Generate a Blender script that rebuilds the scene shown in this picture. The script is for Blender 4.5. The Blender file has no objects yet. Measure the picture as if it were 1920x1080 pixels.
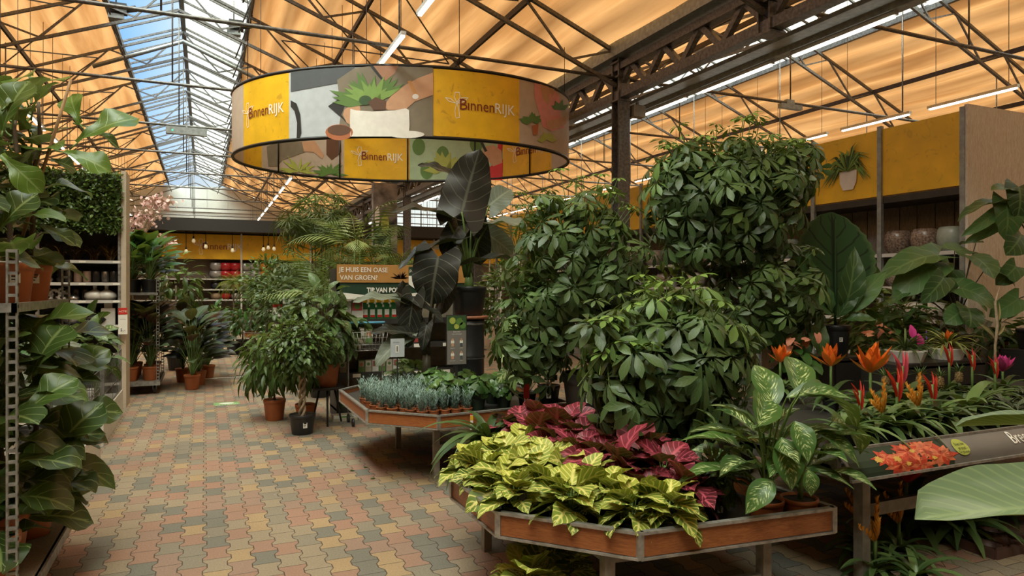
import bpy, math, random
import numpy as np
from mathutils import Vector, Matrix

# ------------------------------------------------------------------ camera, sky, exposure
SC = bpy.context.scene
COL = SC.collection
TH = math.atan(576 / 1300)              # hall axis (+Y) lies this far left of the view axis
EYE = Vector((0, 0, 1.65))
cam_d = bpy.data.cameras.new('camera')
cam_d.sensor_width = 36.0
cam_d.lens = 36.0 * 1300 / 1920
cam_d.clip_start = 0.05
cam_d.clip_end = 300
cam = bpy.data.objects.new('camera', cam_d)
COL.objects.link(cam)
cam.location = EYE
cam.rotation_euler = (math.radians(90.0), 0, -TH)
SC.camera = cam
SC.view_settings.view_transform = 'Standard'
SC.view_settings.look = 'None'
SC.view_settings.gamma = 1.0
SC.view_settings.use_curve_mapping = False
SC.view_settings.exposure = 0.0

SC.cycles.use_denoising = True
SC.cycles.use_adaptive_sampling = True
SC.cycles.adaptive_threshold = 0.02
SC.cycles.max_bounces = 7
SC.cycles.diffuse_bounces = 4
SC.cycles.glossy_bounces = 2
SC.cycles.transmission_bounces = 4
SC.cycles.transparent_max_bounces = 12
SC.cycles.sample_clamp_indirect = 6.0

def sky_world():
    w = bpy.data.worlds.new('sky')
    SC.world = w
    w.use_nodes = True
    nt = w.node_tree
    N, L = nt.nodes, nt.links
    bg = N['Background']
    tc = N.new('ShaderNodeTexCoord')
    sep = N.new('ShaderNodeSeparateXYZ')
    L.new(tc.outputs['Generated'], sep.inputs[0])
    mr = N.new('ShaderNodeMapRange')
    mr.inputs['From Min'].default_value = -0.10
    mr.inputs['From Max'].default_value = 0.06
    L.new(sep.outputs['X'], mr.inputs['Value'])
    no = N.new('ShaderNodeTexNoise')
    no.inputs['Scale'].default_value = 3.0
    no.inputs['Detail'].default_value = 5
    L.new(tc.outputs['Generated'], no.inputs['Vector'])
    ad = N.new('ShaderNodeMath'); ad.operation = 'MULTIPLY_ADD'
    L.new(no.outputs['Fac'], ad.inputs[0]); ad.inputs[1].default_value = 0.7; ad.inputs[2].default_value = -0.3
    a2 = N.new('ShaderNodeMath'); a2.operation = 'ADD'; a2.use_clamp = True
    L.new(mr.outputs[0], a2.inputs[0]); L.new(ad.outputs[0], a2.inputs[1])
    mx = N.new('ShaderNodeMix'); mx.data_type = 'RGBA'
    L.new(a2.outputs[0], mx.inputs['Factor'])
    mx.inputs['A'].default_value = (0.14, 0.40, 0.86, 1)
    mx.inputs['B'].default_value = (0.92, 0.94, 0.90, 1)
    L.new(mx.outputs['Result'], bg.inputs['Color'])
    bg.inputs['Strength'].default_value = SKY
    return w
SKY = 1.35
sky_world()
sun_d = bpy.data.lights.new('sun', 'SUN')
sun_d.energy = 21.0
sun_d.angle = math.radians(70)
sun_d.color = (0.97, 0.97, 0.80)
sun = bpy.data.objects.new('sun', sun_d)
COL.objects.link(sun)
sun.rotation_euler = (math.radians(20), math.radians(-20), 0)
SC.view_settings.exposure = 0.0

# ------------------------------------------------------------------ geometry of the view (only used to read off real positions)
SN, CS = math.sin(TH), math.cos(TH)
def ray(px, py):
    u, v = (px - 960) / 1300, (540 - py) / 1300
    return Vector((SN + CS * u, CS - SN * u, v))
def at(px, py, z=None, y=None, x=None, t=None):
    d = ray(px, py)
    if z is not None: t = (z - EYE.z) / d.z
    elif y is not None: t = y / d.y
    elif x is not None: t = x / d.x
    return EYE + d * t

# ------------------------------------------------------------------ materials
MATS = {}
def newmat(name):
    m = bpy.data.materials.new(name)
    m.use_nodes = True
    nt = m.node_tree
    return m, nt.nodes, nt.links, nt.nodes['Principled BSDF']
def math_n(N, L, op, a, b=None, c=None, clamp=False):
    n = N.new('ShaderNodeMath'); n.operation = op; n.use_clamp = clamp
    for i, v in enumerate((a, b, c)):
        if v is None: continue
        if isinstance(v, (int, float)): n.inputs[i].default_value = v
        else: L.new(v, n.inputs[i])
    return n.outputs[0]
def mix_n(N, L, f, a, b, blend='MIX'):
    n = N.new('ShaderNodeMix'); n.data_type = 'RGBA'; n.blend_type = blend
    for k, v in (('Factor', f), ('A', a), ('B', b)):
        if isinstance(v, (int, float)): n.inputs[k].default_value = v
        elif isinstance(v, tuple): n.inputs[k].default_value = v if len(v) == 4 else (*v, 1)
        else: L.new(v, n.inputs[k])
    return n.outputs['Result']
def M(name, col, rough=0.6, metal=0.0, var=0.12, scale=12, bump=0.0, spec=0.5, emit=None, es=1.0, wood=None, scratch=None):
    """procedural material: base colour broken up by noise, optional bump, optional wood grain colour"""
    if name in MATS: return MATS[name]
    m, N, L, b = newmat(name)
    tc = N.new('ShaderNodeTexCoord')
    no = N.new('ShaderNodeTexNoise')
    no.inputs['Scale'].default_value = scale; no.inputs['Detail'].default_value = 6
    L.new(tc.outputs['Object'], no.inputs['Vector'])
    if wood:
        mp = N.new('ShaderNodeMapping'); mp.inputs['Scale'].default_value = wood[1]
        L.new(tc.outputs['Object'], mp.inputs['Vector']); L.new(mp.outputs[0], no.inputs['Vector'])
        no.inputs['Distortion'].default_value = 1.6
        f = math_n(N, L, 'MULTIPLY_ADD', no.outputs['Fac'], 3.2, -1.1, clamp=True)
        c = mix_n(N, L, f, col, wood[0])
    else:
        lo = tuple(max(0, x * (1 - var * 1.6)) for x in col[:3]); hi = tuple(min(1, x * (1 + var)) for x in col[:3])
        f = math_n(N, L, 'MULTIPLY_ADD', no.outputs['Fac'], 2.2, -0.6, clamp=True)
        c = mix_n(N, L, f, lo, hi)
        if scratch:
            n2 = N.new('ShaderNodeTexNoise'); n2.inputs['Scale'].default_value = 4.5; n2.inputs['Detail'].default_value = 9
            n2.inputs['Distortion'].default_value = 2.5
            L.new(tc.outputs['Object'], n2.inputs['Vector'])
            g = math_n(N, L, 'MULTIPLY_ADD', n2.outputs['Fac'], 9, -5.4, clamp=True)
            g = math_n(N, L, 'MULTIPLY', g, 0.55)
            c = mix_n(N, L, g, c, scratch)
    L.new(c, b.inputs['Base Color'])
    b.inputs['Roughness'].default_value = rough
    b.inputs['Metallic'].default_value = metal
    b.inputs['Specular IOR Level'].default_value = spec
    if bump:
        bp = N.new('ShaderNodeBump'); bp.inputs['Strength'].default_value = bump; bp.inputs['Distance'].default_value = 0.01
        L.new(no.outputs['Fac'], bp.inputs['Height']); L.new(bp.outputs[0], b.inputs['Normal'])
    if emit:
        b.inputs['Emission Color'].default_value = (*emit, 1)
        b.inputs['Emission Strength'].default_value = es
    MATS[name] = m
    return m

def leafmat(name, base, vein=None, tip=None, vw=0.12, nv=9, vs=0.8, rough=0.38, trans=0.14, edge=None, blotch=None, midw=0.06, spec=0.32, under=None):
    """leaf blade material on the blade's own u (along) / v (across) coordinates: midrib, lateral veins, margin"""
    if name in MATS: return MATS[name]
    m, N, L, b = newmat(name)
    uv = N.new('ShaderNodeUVMap')
    sp = N.new('ShaderNodeSeparateXYZ'); L.new(uv.outputs[0], sp.inputs[0])
    u, v = sp.outputs[0], sp.outputs[1]
    av = math_n(N, L, 'ABSOLUTE', math_n(N, L, 'MULTIPLY_ADD', v, 2.0, -1.0))
    at_ = N.new('ShaderNodeAttribute'); at_.attribute_name = 'tint'
    tint = at_.outputs['Fac']
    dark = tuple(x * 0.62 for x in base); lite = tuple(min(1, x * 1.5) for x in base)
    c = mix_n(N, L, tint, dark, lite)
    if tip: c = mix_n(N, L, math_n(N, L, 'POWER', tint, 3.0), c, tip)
    if blotch:
        no = N.new('ShaderNodeTexNoise'); no.inputs['Scale'].default_value = blotch[1]; no.inputs['Detail'].default_value = 3
        mp = N.new('ShaderNodeMapping'); mp.inputs['Scale'].default_value = (2.6, 0.28, 1)
        sk = N.new('ShaderNodeCombineXYZ')
        L.new(math_n(N, L, 'MULTIPLY_ADD', av, -0.35, u), sk.inputs[0]); L.new(av, sk.inputs[1]); L.new(math_n(N, L, 'MULTIPLY', tint, 40), sk.inputs[2])
        L.new(sk.outputs[0], mp.inputs[0]); L.new(mp.outputs[0], no.inputs['Vector'])
        f = math_n(N, L, 'MULTIPLY_ADD', no.outputs['Fac'], 9, -9 * blotch[2], clamp=True)
        inner = math_n(N, L, 'MULTIPLY_ADD', av, -3.2, 3.2 * 0.78, clamp=True)
        c = mix_n(N, L, math_n(N, L, 'MULTIPLY', f, inner), c, blotch[0])
    if under:
        gm = N.new('ShaderNodeNewGeometry')
        c = mix_n(N, L, gm.outputs['Backfacing'], c, under)
    if vein:
        w = math_n(N, L, 'SINE', math_n(N, L, 'MULTIPLY', math_n(N, L, 'MULTIPLY_ADD', av, -0.30, u), nv * 6.283))
        lat = math_n(N, L, 'MULTIPLY_ADD', w, 1 / vw, 1 - 1 / vw, clamp=True)
        mid = math_n(N, L, 'MULTIPLY_ADD', av, -1 / midw, 1.6, clamp=True)
        f = math_n(N, L, 'MULTIPLY', math_n(N, L, 'MAXIMUM', lat, mid), vs)
        c = mix_n(N, L, f, c, vein)
        bp = N.new('ShaderNodeBump'); bp.inputs['Strength'].default_value = 0.25; bp.inputs['Distance'].default_value = 0.004
        L.new(f, bp.inputs['Height']); L.new(bp.outputs[0], b.inputs['Normal'])
    if edge:
        c = mix_n(N, L, math_n(N, L, 'MULTIPLY_ADD', av, 8, -6.8, clamp=True), c, edge)
    L.new(c, b.inputs['Base Color'])
    b.inputs['Roughness'].default_value = rough
    b.inputs['Specular IOR Level'].default_value = spec
    if trans:
        tr = N.new('ShaderNodeBsdfTranslucent')
        L.new(mix_n(N, L, 0.35, c, (0.55, 0.75, 0.08)), tr.inputs['Color'])
        ms = N.new('ShaderNodeMixShader'); ms.inputs[0].default_value = trans
        L.new(b.outputs[0], ms.inputs[1]); L.new(tr.outputs[0], ms.inputs[2])
        L.new(ms.outputs[0], N['Material Output'].inputs['Surface'])
    MATS[name] = m
    return m

# ------------------------------------------------------------------ mesh builder
class MB:
    def __init__(s):
        s.v = []; s.f = []; s.m = []; s.sm = []; s.uv = {}
        s.arr = []          # numpy blocks: verts, quads, uv, tint
    def add(s, vs, fs, mi=0, smooth=False):
        k = len(s.v)
        s.v.extend([tuple(p) for p in vs])
        for f in fs:
            s.f.append(tuple(i + k for i in f)); s.m.append(mi); s.sm.append(smooth)
        return s
    def box(s, c, d, mi=0, rot=None):
        c = Vector(c); hx, hy, hz = d[0] / 2, d[1] / 2, d[2] / 2
        vs = [Vector((x, y, z)) for z in (-hz, hz) for y in (-hy, hy) for x in (-hx, hx)]
        if rot is not None: vs = [rot @ p for p in vs]
        vs = [p + c for p in vs]
        return s.add(vs, [(0, 2, 3, 1), (4, 5, 7, 6), (0, 1, 5, 4), (2, 6, 7, 3), (0, 4, 6, 2), (1, 3, 7, 5)], mi)
    def bx(s, x0, x1, y0, y1, z0, z1, mi=0):
        return s.box(((x0 + x1) / 2, (y0 + y1) / 2, (z0 + z1) / 2), (abs(x1 - x0), abs(y1 - y0), abs(z1 - z0)), mi)
    def bar(s, a, b, w, h=None, mi=0, up=(0, 0, 1)):
        a, b = Vector(a), Vector(b); h = h or w
        d = (b - a); ln = d.length
        if ln < 1e-6: return s
        d.normalize(); up = Vector(up)
        if abs(d.dot(up)) > 0.98: up = Vector((1, 0, 0))
        x = d.cross(up).normalized(); z = x.cross(d)
        R = Matrix((x, d, z)).transposed()
        return s.box((a + b) / 2, (w, ln, h), mi, R)
    def tube(s, pts, r, n=8, mi=0, caps=True, smooth=True):
        pts = [Vector(p) for p in pts]
        rs = r if isinstance(r, (list, tuple)) else [r] * len(pts)
        k = len(s.v); prev = None; vs = []
        for i, p in enumerate(pts):
            d = (pts[min(i + 1, len(pts) - 1)] - pts[max(i - 1, 0)])
            if d.length < 1e-9: d = Vector((0, 0, 1))
            d.normalize()
            if prev is None:
                ref = Vector((0, 0, 1)) if abs(d.z) < 0.9 else Vector((1, 0, 0))
                x = d.cross(ref).normalized()
            else:
                x = (prev - d * prev.dot(d))
                if x.length < 1e-6: x = d.cross(Vector((0.3, 0.8, 0.1)))
                x.normalize()
            prev = x; y = d.cross(x)
            for j in range(n):
                a = 2 * math.pi * j / n
                vs.append(p + (x * math.cos(a) + y * math.sin(a)) * rs[i])
        fs = [(i * n + j, i * n + (j + 1) % n, (i + 1) * n + (j + 1) % n, (i + 1) * n + j) for i in range(len(pts) - 1) for j in range(n)]
        s.add(vs, fs, mi, smooth)
        if caps:
            s.f.append(tuple(k + j for j in range(n))[::-1]); s.m.append(mi); s.sm.append(False)
            e = k + (len(pts) - 1) * n
            s.f.append(tuple(e + j for j in range(n))); s.m.append(mi); s.sm.append(False)
        return s
    def lathe(s, prof, c=(0, 0, 0), n=24, mi=0, smooth=True, sq=0.0):
        vs = []
        for (r, z) in prof:
            for j in range(n):
                a = 2 * math.pi * j / n
                vs.append((c[0] + r * math.cos(a), c[1] + r * math.sin(a), c[2] + z))
        fs = [(i * n + j, i * n + (j + 1) % n, (i + 1) * n + (j + 1) % n, (i + 1) * n + j) for i in range(len(prof) - 1) for j in range(n)]
        s.add(vs, fs, mi, smooth)
        return s
    def prism(s, poly, z0, z1, mi=0):
        n = len(poly)
        vs = [(p[0], p[1], z0) for p in poly] + [(p[0], p[1], z1) for p in poly]
        fs = [tuple(range(n))[::-1], tuple(range(n, 2 * n))] + [(i, (i + 1) % n, n + (i + 1) % n, n + i) for i in range(n)]
        return s.add(vs, fs, mi)
    def plate(s, fn, poly, mi=0, off=0.0):
        """flat polygon given in sign coordinates, mapped by fn(x, y, offset)"""
        vs = [fn(x, y, off) for x, y in poly]
        return s.add(vs, [tuple(range(len(poly)))], mi)
    def text(s, fn, txt, x, y, size, mi=0, off=0.004, align='LEFT', bold=0.0, sx=1.0, shear=0.0):
        cu = bpy.data.curves.new('t', 'FONT'); cu.body = txt; cu.size = size; cu.align_x = align
        cu.resolution_u = 2; cu.offset = bold; cu.shear = shear
        o = bpy.data.objects.new('t', cu); me = bpy.data.meshes.new_from_object(o)
        if me and len(me.vertices):
            s.add([fn(x + p.co.x * sx, y + p.co.y, off) for p in me.vertices], [tuple(q.vertices) for q in me.polygons], mi)
            bpy.data.meshes.remove(me)
        bpy.data.objects.remove(o); bpy.data.curves.remove(cu)
        return s
    def leaves(s, tmpl, pos, dr, nrm, scl, tint, mi=0):
        """many copies of a leaf template; arrays pos/dr/nrm (n,3), scl (n,) or (n,3), tint (n,)"""
        V, Q, U = tmpl
        pos = np.asarray(pos, float); n = len(pos)
        if n == 0: return s
        dr = np.asarray(dr, float); nrm = np.asarray(nrm, float)
        dr = dr / (np.linalg.norm(dr, axis=1, keepdims=True) + 1e-9)
        x = np.cross(dr, nrm); ln = np.linalg.norm(x, axis=1, keepdims=True)
        x = np.where(ln < 1e-4, np.cross(dr, np.array([0.3, 0.7, 0.2])), x); x /= (np.linalg.norm(x, axis=1, keepdims=True) + 1e-9)
        z = np.cross(x, dr)
        scl = np.asarray(scl, float)
        if scl.ndim == 1: scl = np.repeat(scl[:, None], 3, 1)
        W = (V[None, :, 0, None] * (x * scl[:, :1])[:, None, :] + V[None, :, 1, None] * (dr * scl[:, 1:2])[:, None, :]
             + V[None, :, 2, None] * (z * scl[:, 2:3])[:, None, :] + pos[:, None, :])
        q = Q[None] + (np.arange(n) * len(V))[:, None, None]
        s.arr.append((W.reshape(-1, 3), q.reshape(-1, Q.shape[1]), np.tile(U, (n, 1)), np.repeat(np.asarray(tint, float), len(V)), mi))
        return s
    def build(s, name, mats, parent=None, loc=None, rz=None):
        me = bpy.data.meshes.new(name)
        if not isinstance(mats, (list, tuple)): mats = [mats]
        if not s.arr:
            me.from_pydata(s.v, [], s.f)
            if s.f:
                me.polygons.foreach_set('material_index', s.m)
                me.polygons.foreach_set('use_smooth', s.sm)
        else:
            nv0 = len(s.v)
            Vs = [np.array(s.v, float).reshape(-1, 3)]; tin = [np.full(nv0, 0.5)]; uvs = [np.full((nv0, 2), 0.3)]
            loops = []; tot = []; mi = []; sm = []
            for f, m_, q in zip(s.f, s.m, s.sm):
                loops.append(np.array(f)); tot.append(len(f)); mi.append(m_); sm.append(q)
            loops = [np.concatenate(loops)] if loops else []
            tot = [np.array(tot, int)]; mi = [np.array(mi, int)]; sm = [np.array(sm, bool)]
            off = nv0
            for (W, q, U, t, m_) in s.arr:
                Vs.append(W); uvs.append(U); tin.append(t)
                loops.append((q + off).reshape(-1)); tot.append(np.full(len(q), q.shape[1])); mi.append(np.full(len(q), m_)); sm.append(np.ones(len(q), bool))
                off += len(W)
            V = np.concatenate(Vs); lp = np.concatenate(loops).astype(np.int32); tt = np.concatenate(tot).astype(np.int32)
            me.vertices.add(len(V)); me.vertices.foreach_set('co', V.astype(np.float32).ravel())
            me.loops.add(len(lp)); me.loops.foreach_set('vertex_index', lp)
            me.polygons.add(len(tt)); st = np.concatenate([[0], np.cumsum(tt)[:-1]]).astype(np.int32)
            me.polygons.foreach_set('loop_start', st)
            me.polygons.foreach_set('material_index', np.concatenate(mi).astype(np.int32))
            me.polygons.foreach_set('use_smooth', np.concatenate(sm))
            me.update(calc_edges=True)
            ul = me.uv_layers.new(name='UVMap')
            ul.data.foreach_set('uv', np.concatenate(uvs)[lp].astype(np.float32).ravel())
            at_ = me.attributes.new('tint', 'FLOAT', 'POINT')
            at_.data.foreach_set('value', np.concatenate(tin).astype(np.float32))
        for m_ in mats: me.materials.append(m_)
        me.update()
        o = bpy.data.objects.new(name, me); COL.objects.link(o)
        if parent is not None: o.parent = parent
        if loc is not None: o.location = loc
        if rz is not None: o.rotation_euler.z = rz
        return o

def tag(o, label=None, cat=None, group=None, kind=None):
    if label: o['label'] = label
    if cat: o['category'] = cat
    if group: o['group'] = group
    if kind: o['kind'] = kind
    return o
def struct(o, label=None):
    o['kind'] = 'structure'
    if label: o['label'] = label
    return o
def thing(name, label, cat, loc=(0, 0, 0), rz=0, group=None):
    o = bpy.data.objects.new(name, None); COL.objects.link(o)
    o.empty_display_size = 0.1
    o.location = loc; o.rotation_euler = (0, 0, rz)
    return tag(o, label, cat, group)
def dup(root, loc, rz=0, label=None, group=None, scale=None):
    r = root.copy(); COL.objects.link(r); r.location = loc
    r.rotation_euler = (root.rotation_euler.x, root.rotation_euler.y, rz)
    if scale is not None: r.scale = (scale,) * 3 if isinstance(scale, (int, float)) else scale
    if label: r['label'] = label
    if group: r['group'] = group
    for ch in list(root.children):
        c = ch.copy(); COL.objects.link(c); c.parent = r
        for g in list(ch.children):
            d = g.copy(); COL.objects.link(d); d.parent = c
    return r

# ------------------------------------------------------------------ leaf templates  (x across, y along, z up)
def blade(wf, W=0.4, nt=6, ns=1, droop=0.4, fold=0.15, wave=0.0, wf_freq=3, t0=0.0, cup=0.0, back=0.0, seed=0, pet=0.0, droop0=0.0):
    """leaf blade of unit length; wf(t) half width shape 0..1; back: heart lobes behind the petiole"""
    V = []; U = []
    cols = [j / ns for j in range(-ns, ns + 1)]
    rr = random.Random(seed)
    ph = rr.random() * 6.28
    y = 0.0; z = 0.0; ang = -droop0
    cy, cz = [0.0], [0.0]
    for i in range(1, nt + 1):
        ang2 = -droop0 - droop * (i - 0.5) / nt
        cy.append(cy[-1] + math.cos(ang2) / nt); cz.append(cz[-1] + math.sin(ang2) / nt)
    for i in range(nt + 1):
        t = i / nt
        w = wf(t) * W / 2
        for c in cols:
            lob = -back * abs(c) * max(0, 1 - t * 2.2)
            zz = cz[i] + abs(c) * w * fold * 2 - cup * (abs(c) ** 2) * w
            if wave: zz += wave * abs(c) * math.sin(ph + t * wf_freq * 6.28 + (2.1 if c > 0 else 0)) * W
            V.append((c * w, cy[i] + lob, zz)); U.append((t, 0.5 + c / 2))
    nc = len(cols)
    Q = [(i * nc + j, i * nc + j + 1, (i + 1) * nc + j + 1, (i + 1) * nc + j) for i in range(nt) for j in range(nc - 1)]
    return np.array(V), np.array(Q), np.array(U)
def combine(ts):
    """ts: list of (template, 4x4 matrix) -> one template"""
    V = []; Q = []; U = []; k = 0
    for (tv, tq, tu), mtx in ts:
        A = np.array(mtx)
        V.append(tv @ A[:3, :3].T + A[:3, 3]); Q.append(tq + k); U.append(tu); k += len(tv)
    return np.concatenate(V), np.concatenate(Q), np.concatenate(U)
def f_ovate(t): return max(0.02, math.sin(math.pi * min(1, t) ** 0.72) ** 0.8)
def f_lance(t): return max(0.02, math.sin(math.pi * t ** 0.85))
def f_obov(t): return max(0.03, math.sin(math.pi * t ** 1.45) ** 0.75)
def f_heart(t): return max(0.02, (1 - t) ** 0.62 * (0.82 + 0.9 * t) if t > 0.001 else 0.62)
def f_fiddle(t): return max(0.05, (0.35 + 0.75 * t - 0.25 * math.sin(t * 7)) * (1 - t ** 6) ** 0.5 if t < 1 else 0.12)
def f_strap(t): return max(0.02, (1 - t ** 3) * (0.75 + 0.25 * math.sin(math.pi * t)))
def f_round(t): return max(0.02, math.sqrt(max(0, 1 - (2 * t - 1) ** 2)))
R_ = random.Random(7)
NP = np.random.RandomState(11)
def unit(a): return a / (np.linalg.norm(a, axis=-1, keepdims=True) + 1e-9)
# ------------------------------------------------------------------ the hall: roof geometry
A_ = 7.07; SL = 0.4; HALF = 7.17
RX1 = -0.53; RX2 = RX1 + 2 * HALF; GX0 = RX1 - HALF; GX1 = RX1 + HALF; GX2 = RX2 + HALF
ZR = 1.65 + A_; ZG = ZR - SL * HALF; WS = 1.5           # ridge z, gutter z, half width of the skylight
Y0, Y1 = -4.0, 47.0
TR = [10.3 + 3.5 * k for k in range(-3, 11)]
steel = M('galvanised_steel', (0.15, 0.145, 0.14), 0.45, 0.3, 0.35, 22, 0.15)
steel_l = M('pale_steel', (0.30, 0.33, 0.33), 0.45, 0.4, 0.2, 14, 0.05)
dark_bar = M('dark_purlin', (0.045, 0.035, 0.03), 0.6, 0.2, 0.2, 9)

def cloth_mat(name, tint):
    m, N, L, b = newmat(name)
    tc = N.new('ShaderNodeTexCoord')
    mp = N.new('ShaderNodeMapping'); mp.inputs['Scale'].default_value = (1.5, 0.10, 1)
    L.new(tc.outputs['Object'], mp.inputs[0])
    no = N.new('ShaderNodeTexNoise'); no.inputs['Scale'].default_value = 2.2; no.inputs['Detail'].default_value = 5
    L.new(mp.outputs[0], no.inputs['Vector'])
    fine = N.new('ShaderNodeTexNoise'); fine.inputs['Scale'].default_value = 60
    L.new(tc.outputs['Object'], fine.inputs['Vector'])
    f = math_n(N, L, 'MULTIPLY_ADD', no.outputs['Fac'], 3.6, -1.35, clamp=True)
    f = math_n(N, L, 'MULTIPLY_ADD', fine.outputs['Fac'], 0.25, f)
    c = mix_n(N, L, f, tuple(x * k for x, k in zip(tint, (0.62, 0.52, 0.42))), tint)
    tr = N.new('ShaderNodeBsdfTranslucent'); L.new(c, tr.inputs['Color'])
    L.new(c, b.inputs['Base Color']); b.inputs['Roughness'].default_value = 0.9; b.inputs['Specular IOR Level'].default_value = 0.1
    ms = N.new('ShaderNodeMixShader'); ms.inputs[0].default_value = 0.62
    L.new(b.outputs[0], ms.inputs[1]); L.new(tr.outputs[0], ms.inputs[2])
    L.new(ms.outputs[0], N['Material Output'].inputs['Surface'])
    return m
cloth = cloth_mat('orange_shade_cloth', (0.285, 0.150, 0.062))

def roof_z(x, rx): return ZR - SL * abs(x - rx)
def cloth_panel(xa, xb, rx, ya, yb):
    """pleated cloth between two trusses: sagging folds that run along the hall"""
    b = MB(); L_ = abs(xb - xa); n = max(4, int(round(L_ / 0.62))) ; sub = 6
    N_ = n * sub; ny = 4
    vs = []
    for j in range(ny + 1):
        yy = ya + (yb - ya) * j / ny
        for i in range(N_ + 1):
            x = xa + (xb - xa) * i / N_
            ph = (i % sub) / sub
            sag = -0.13 * (math.sin(math.pi * ph) ** 0.7 if ph else 0) * (1 + 0.25 * math.sin(i * 0.9))
            sag -= 0.05 * math.sin(math.pi * j / ny)
            vs.append((x, yy, roof_z(x, rx) + 0.07 + sag))
    fs = [(j * (N_ + 1) + i, j * (N_ + 1) + i + 1, (j + 1) * (N_ + 1) + i + 1, (j + 1) * (N_ + 1) + i) for j in range(ny) for i in range(N_)]
    b.add(vs, fs, 0, True)
    return b
cl = MB()
edges = [Y0] + TR + [Y1]
for rx, xs in ((RX1, (GX0, RX1 - WS)), (RX1, (RX1 + WS, GX1)), (RX2, (GX1, RX2 - WS)), (RX2, (RX2 + WS, GX2))):
    for a, b_ in zip(edges[:-1], edges[1:]):
        p = cloth_panel(xs[0], xs[1], rx, a, b_)
        cl.add(p.v, p.f, 0, True)
struct(cl.build('ceiling', cloth))

# skylight glazing
def pane_mat(name, col, fr, tint=(1, 1, 1)):
    m, N, L, b = newmat(name)
    tr = N.new('ShaderNodeBsdfTransparent'); tr.inputs[0].default_value = (*tint, 1)
    tl = N.new('ShaderNodeBsdfTranslucent')
    tc = N.new('ShaderNodeTexCoord')
    no = N.new('ShaderNodeTexNoise'); no.inputs['Scale'].default_value = 1.6; no.inputs['Detail'].default_value = 6
    L.new(tc.outputs['Object'], no.inputs['Vector'])
    c = mix_n(N, L, no.outputs['Fac'], tuple(x * 0.8 for x in col), col)
    L.new(c, tl.inputs['Color'])
    ms = N.new('ShaderNodeMixShader'); ms.inputs[0].default_value = fr
    L.new(tr.outputs[0], ms.inputs[1]); L.new(tl.outputs[0], ms.inputs[2])
    L.new(ms.outputs[0], N['Material Output'].inputs['Surface'])
    return m
gl_clear = pane_mat('clear_roof_glass', (0.7, 0.8, 0.9), 0.03, (0.82, 0.87, 0.90))
gl_milky = pane_mat('milky_roof_glass', (0.72, 0.74, 0.68), 0.30, (0.85, 0.86, 0.80))
wn = 0
for rx in (RX1, RX2):
    for sgn in (-1, 1):
        wn += 1
        b = MB()
        x0, x1 = rx + sgn * 0.04, rx + sgn * WS
        b.add([(x0, Y0, roof_z(x0, rx) + .1), (x1, Y0, roof_z(x1, rx) + .1), (x1, Y1, roof_z(x1, rx) + .1), (x0, Y1, roof_z(x0, rx) + .1)], [(0, 1, 2, 3)])
        w = struct(b.build('window_%d' % wn, gl_clear if sgn < 0 else gl_milky))
        fr = MB()
        y = Y0
        while y < Y1:
            fr.bar((x0, y, roof_z(x0, rx) + .06), (x1, y, roof_z(x1, rx) + .06), 0.045, 0.05)
            y += 1.0
        xm = (x0 + x1) / 2
        fr.bar((x1, Y0, roof_z(x1, rx) + .0), (x1, Y1, roof_z(x1, rx) + .0), 0.10, 0.14)
        fr.build('window_frame', steel, w)
    rb = MB(); rb.bar((rx, Y0, ZR + .05), (rx, Y1, ZR + .05), 0.11, 0.16)
    struct(rb.build('trim_%d' % wn, steel))

# purlins
k = 10
for rx, side, offs in ((RX1, -1, (3.4, 5.3, 7.1)), (RX1, 1, (3.45, 5.4)), (RX2, -1, (3.45, 5.4)), (RX2, 1, (3.45, 5.4))):
    for o in offs:
        x = rx + side * o; k += 1
        p = MB(); p.bar((x, Y0, roof_z(x, rx) - .16), (x, Y1, roof_z(x, rx) - .16), 0.05, 0.11)
        struct(p.build('trim_%d' % k, dark_bar))

# lattice rafters: one object per bay and truss
def rafter(rx, y, half=HALF):
    b = MB(); dz = 0.62
    for sg in (-1, 1):
        pts_t = []; pts_b = []
        n = 4
        for i in range(n + 1):
            x = rx + sg * (half - 0.15) * i / n
            pts_t.append(Vector((x, y, roof_z(x, rx) - 0.14)))
            xb = rx + sg * ((half - 0.15) * (i + 0.5) / n)
            pts_b.append(Vector((xb, y, roof_z(xb, rx) - 0.14 - dz)))
        b.bar(pts_t[0], pts_t[-1], 0.06, 0.06)
        e = rx + sg * (half - 0.1)
        s0 = Vector((rx, y, ZR - 0.2 - dz)); s1 = Vector((e, y, roof_z(e, rx) - 0.1 - dz))
        b.bar(s0, s1, 0.06, 0.06)
        for i in range(n):
            b.bar(pts_t[i], pts_b[i], 0.035, 0.035); b.bar(pts_b[i], pts_t[i + 1], 0.035, 0.035)
    zt = ZG - 0.55
    b.tube([(rx - half, y, zt), (rx + half, y, zt)], 0.028, 6)
    b.tube([(rx - half * .45, y, zt), (rx - half * .45, y, roof_z(rx - half * .45, rx) - dz - .1)], 0.014, 5)
    b.tube([(rx + half * .45, y, zt), (rx + half * .45, y, roof_z(rx + half * .45, rx) - dz - .1)], 0.014, 5)
    b.tube([(rx, y, ZR - dz - .2), (rx, y, zt)], 0.014, 5)
    return b
for y in TR:
    struct(rafter(RX1, y).build('roof_truss', steel))
    struct(rafter(RX2, y).build('roof_truss', steel))
# wind bracing rods between the rafters of the first hall
for i in range(len(TR) - 1):
    b = MB()
    for sg, xa, xb in ((-1, 2.0, 4.6), (1, 2.2, 5.2)):
        for q in (0, 1):
            ya, yb = (TR[i], TR[i + 1]) if q else (TR[i + 1], TR[i])
            x0, x1 = RX1 + sg * xa, RX1 + sg * xb
            b.tube([(x0, ya, roof_z(x0, RX1) - .3), (x1, yb, roof_z(x1, RX1) - .3)], 0.016, 5)
    struct(b.build('roof_bracing', steel))

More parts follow.
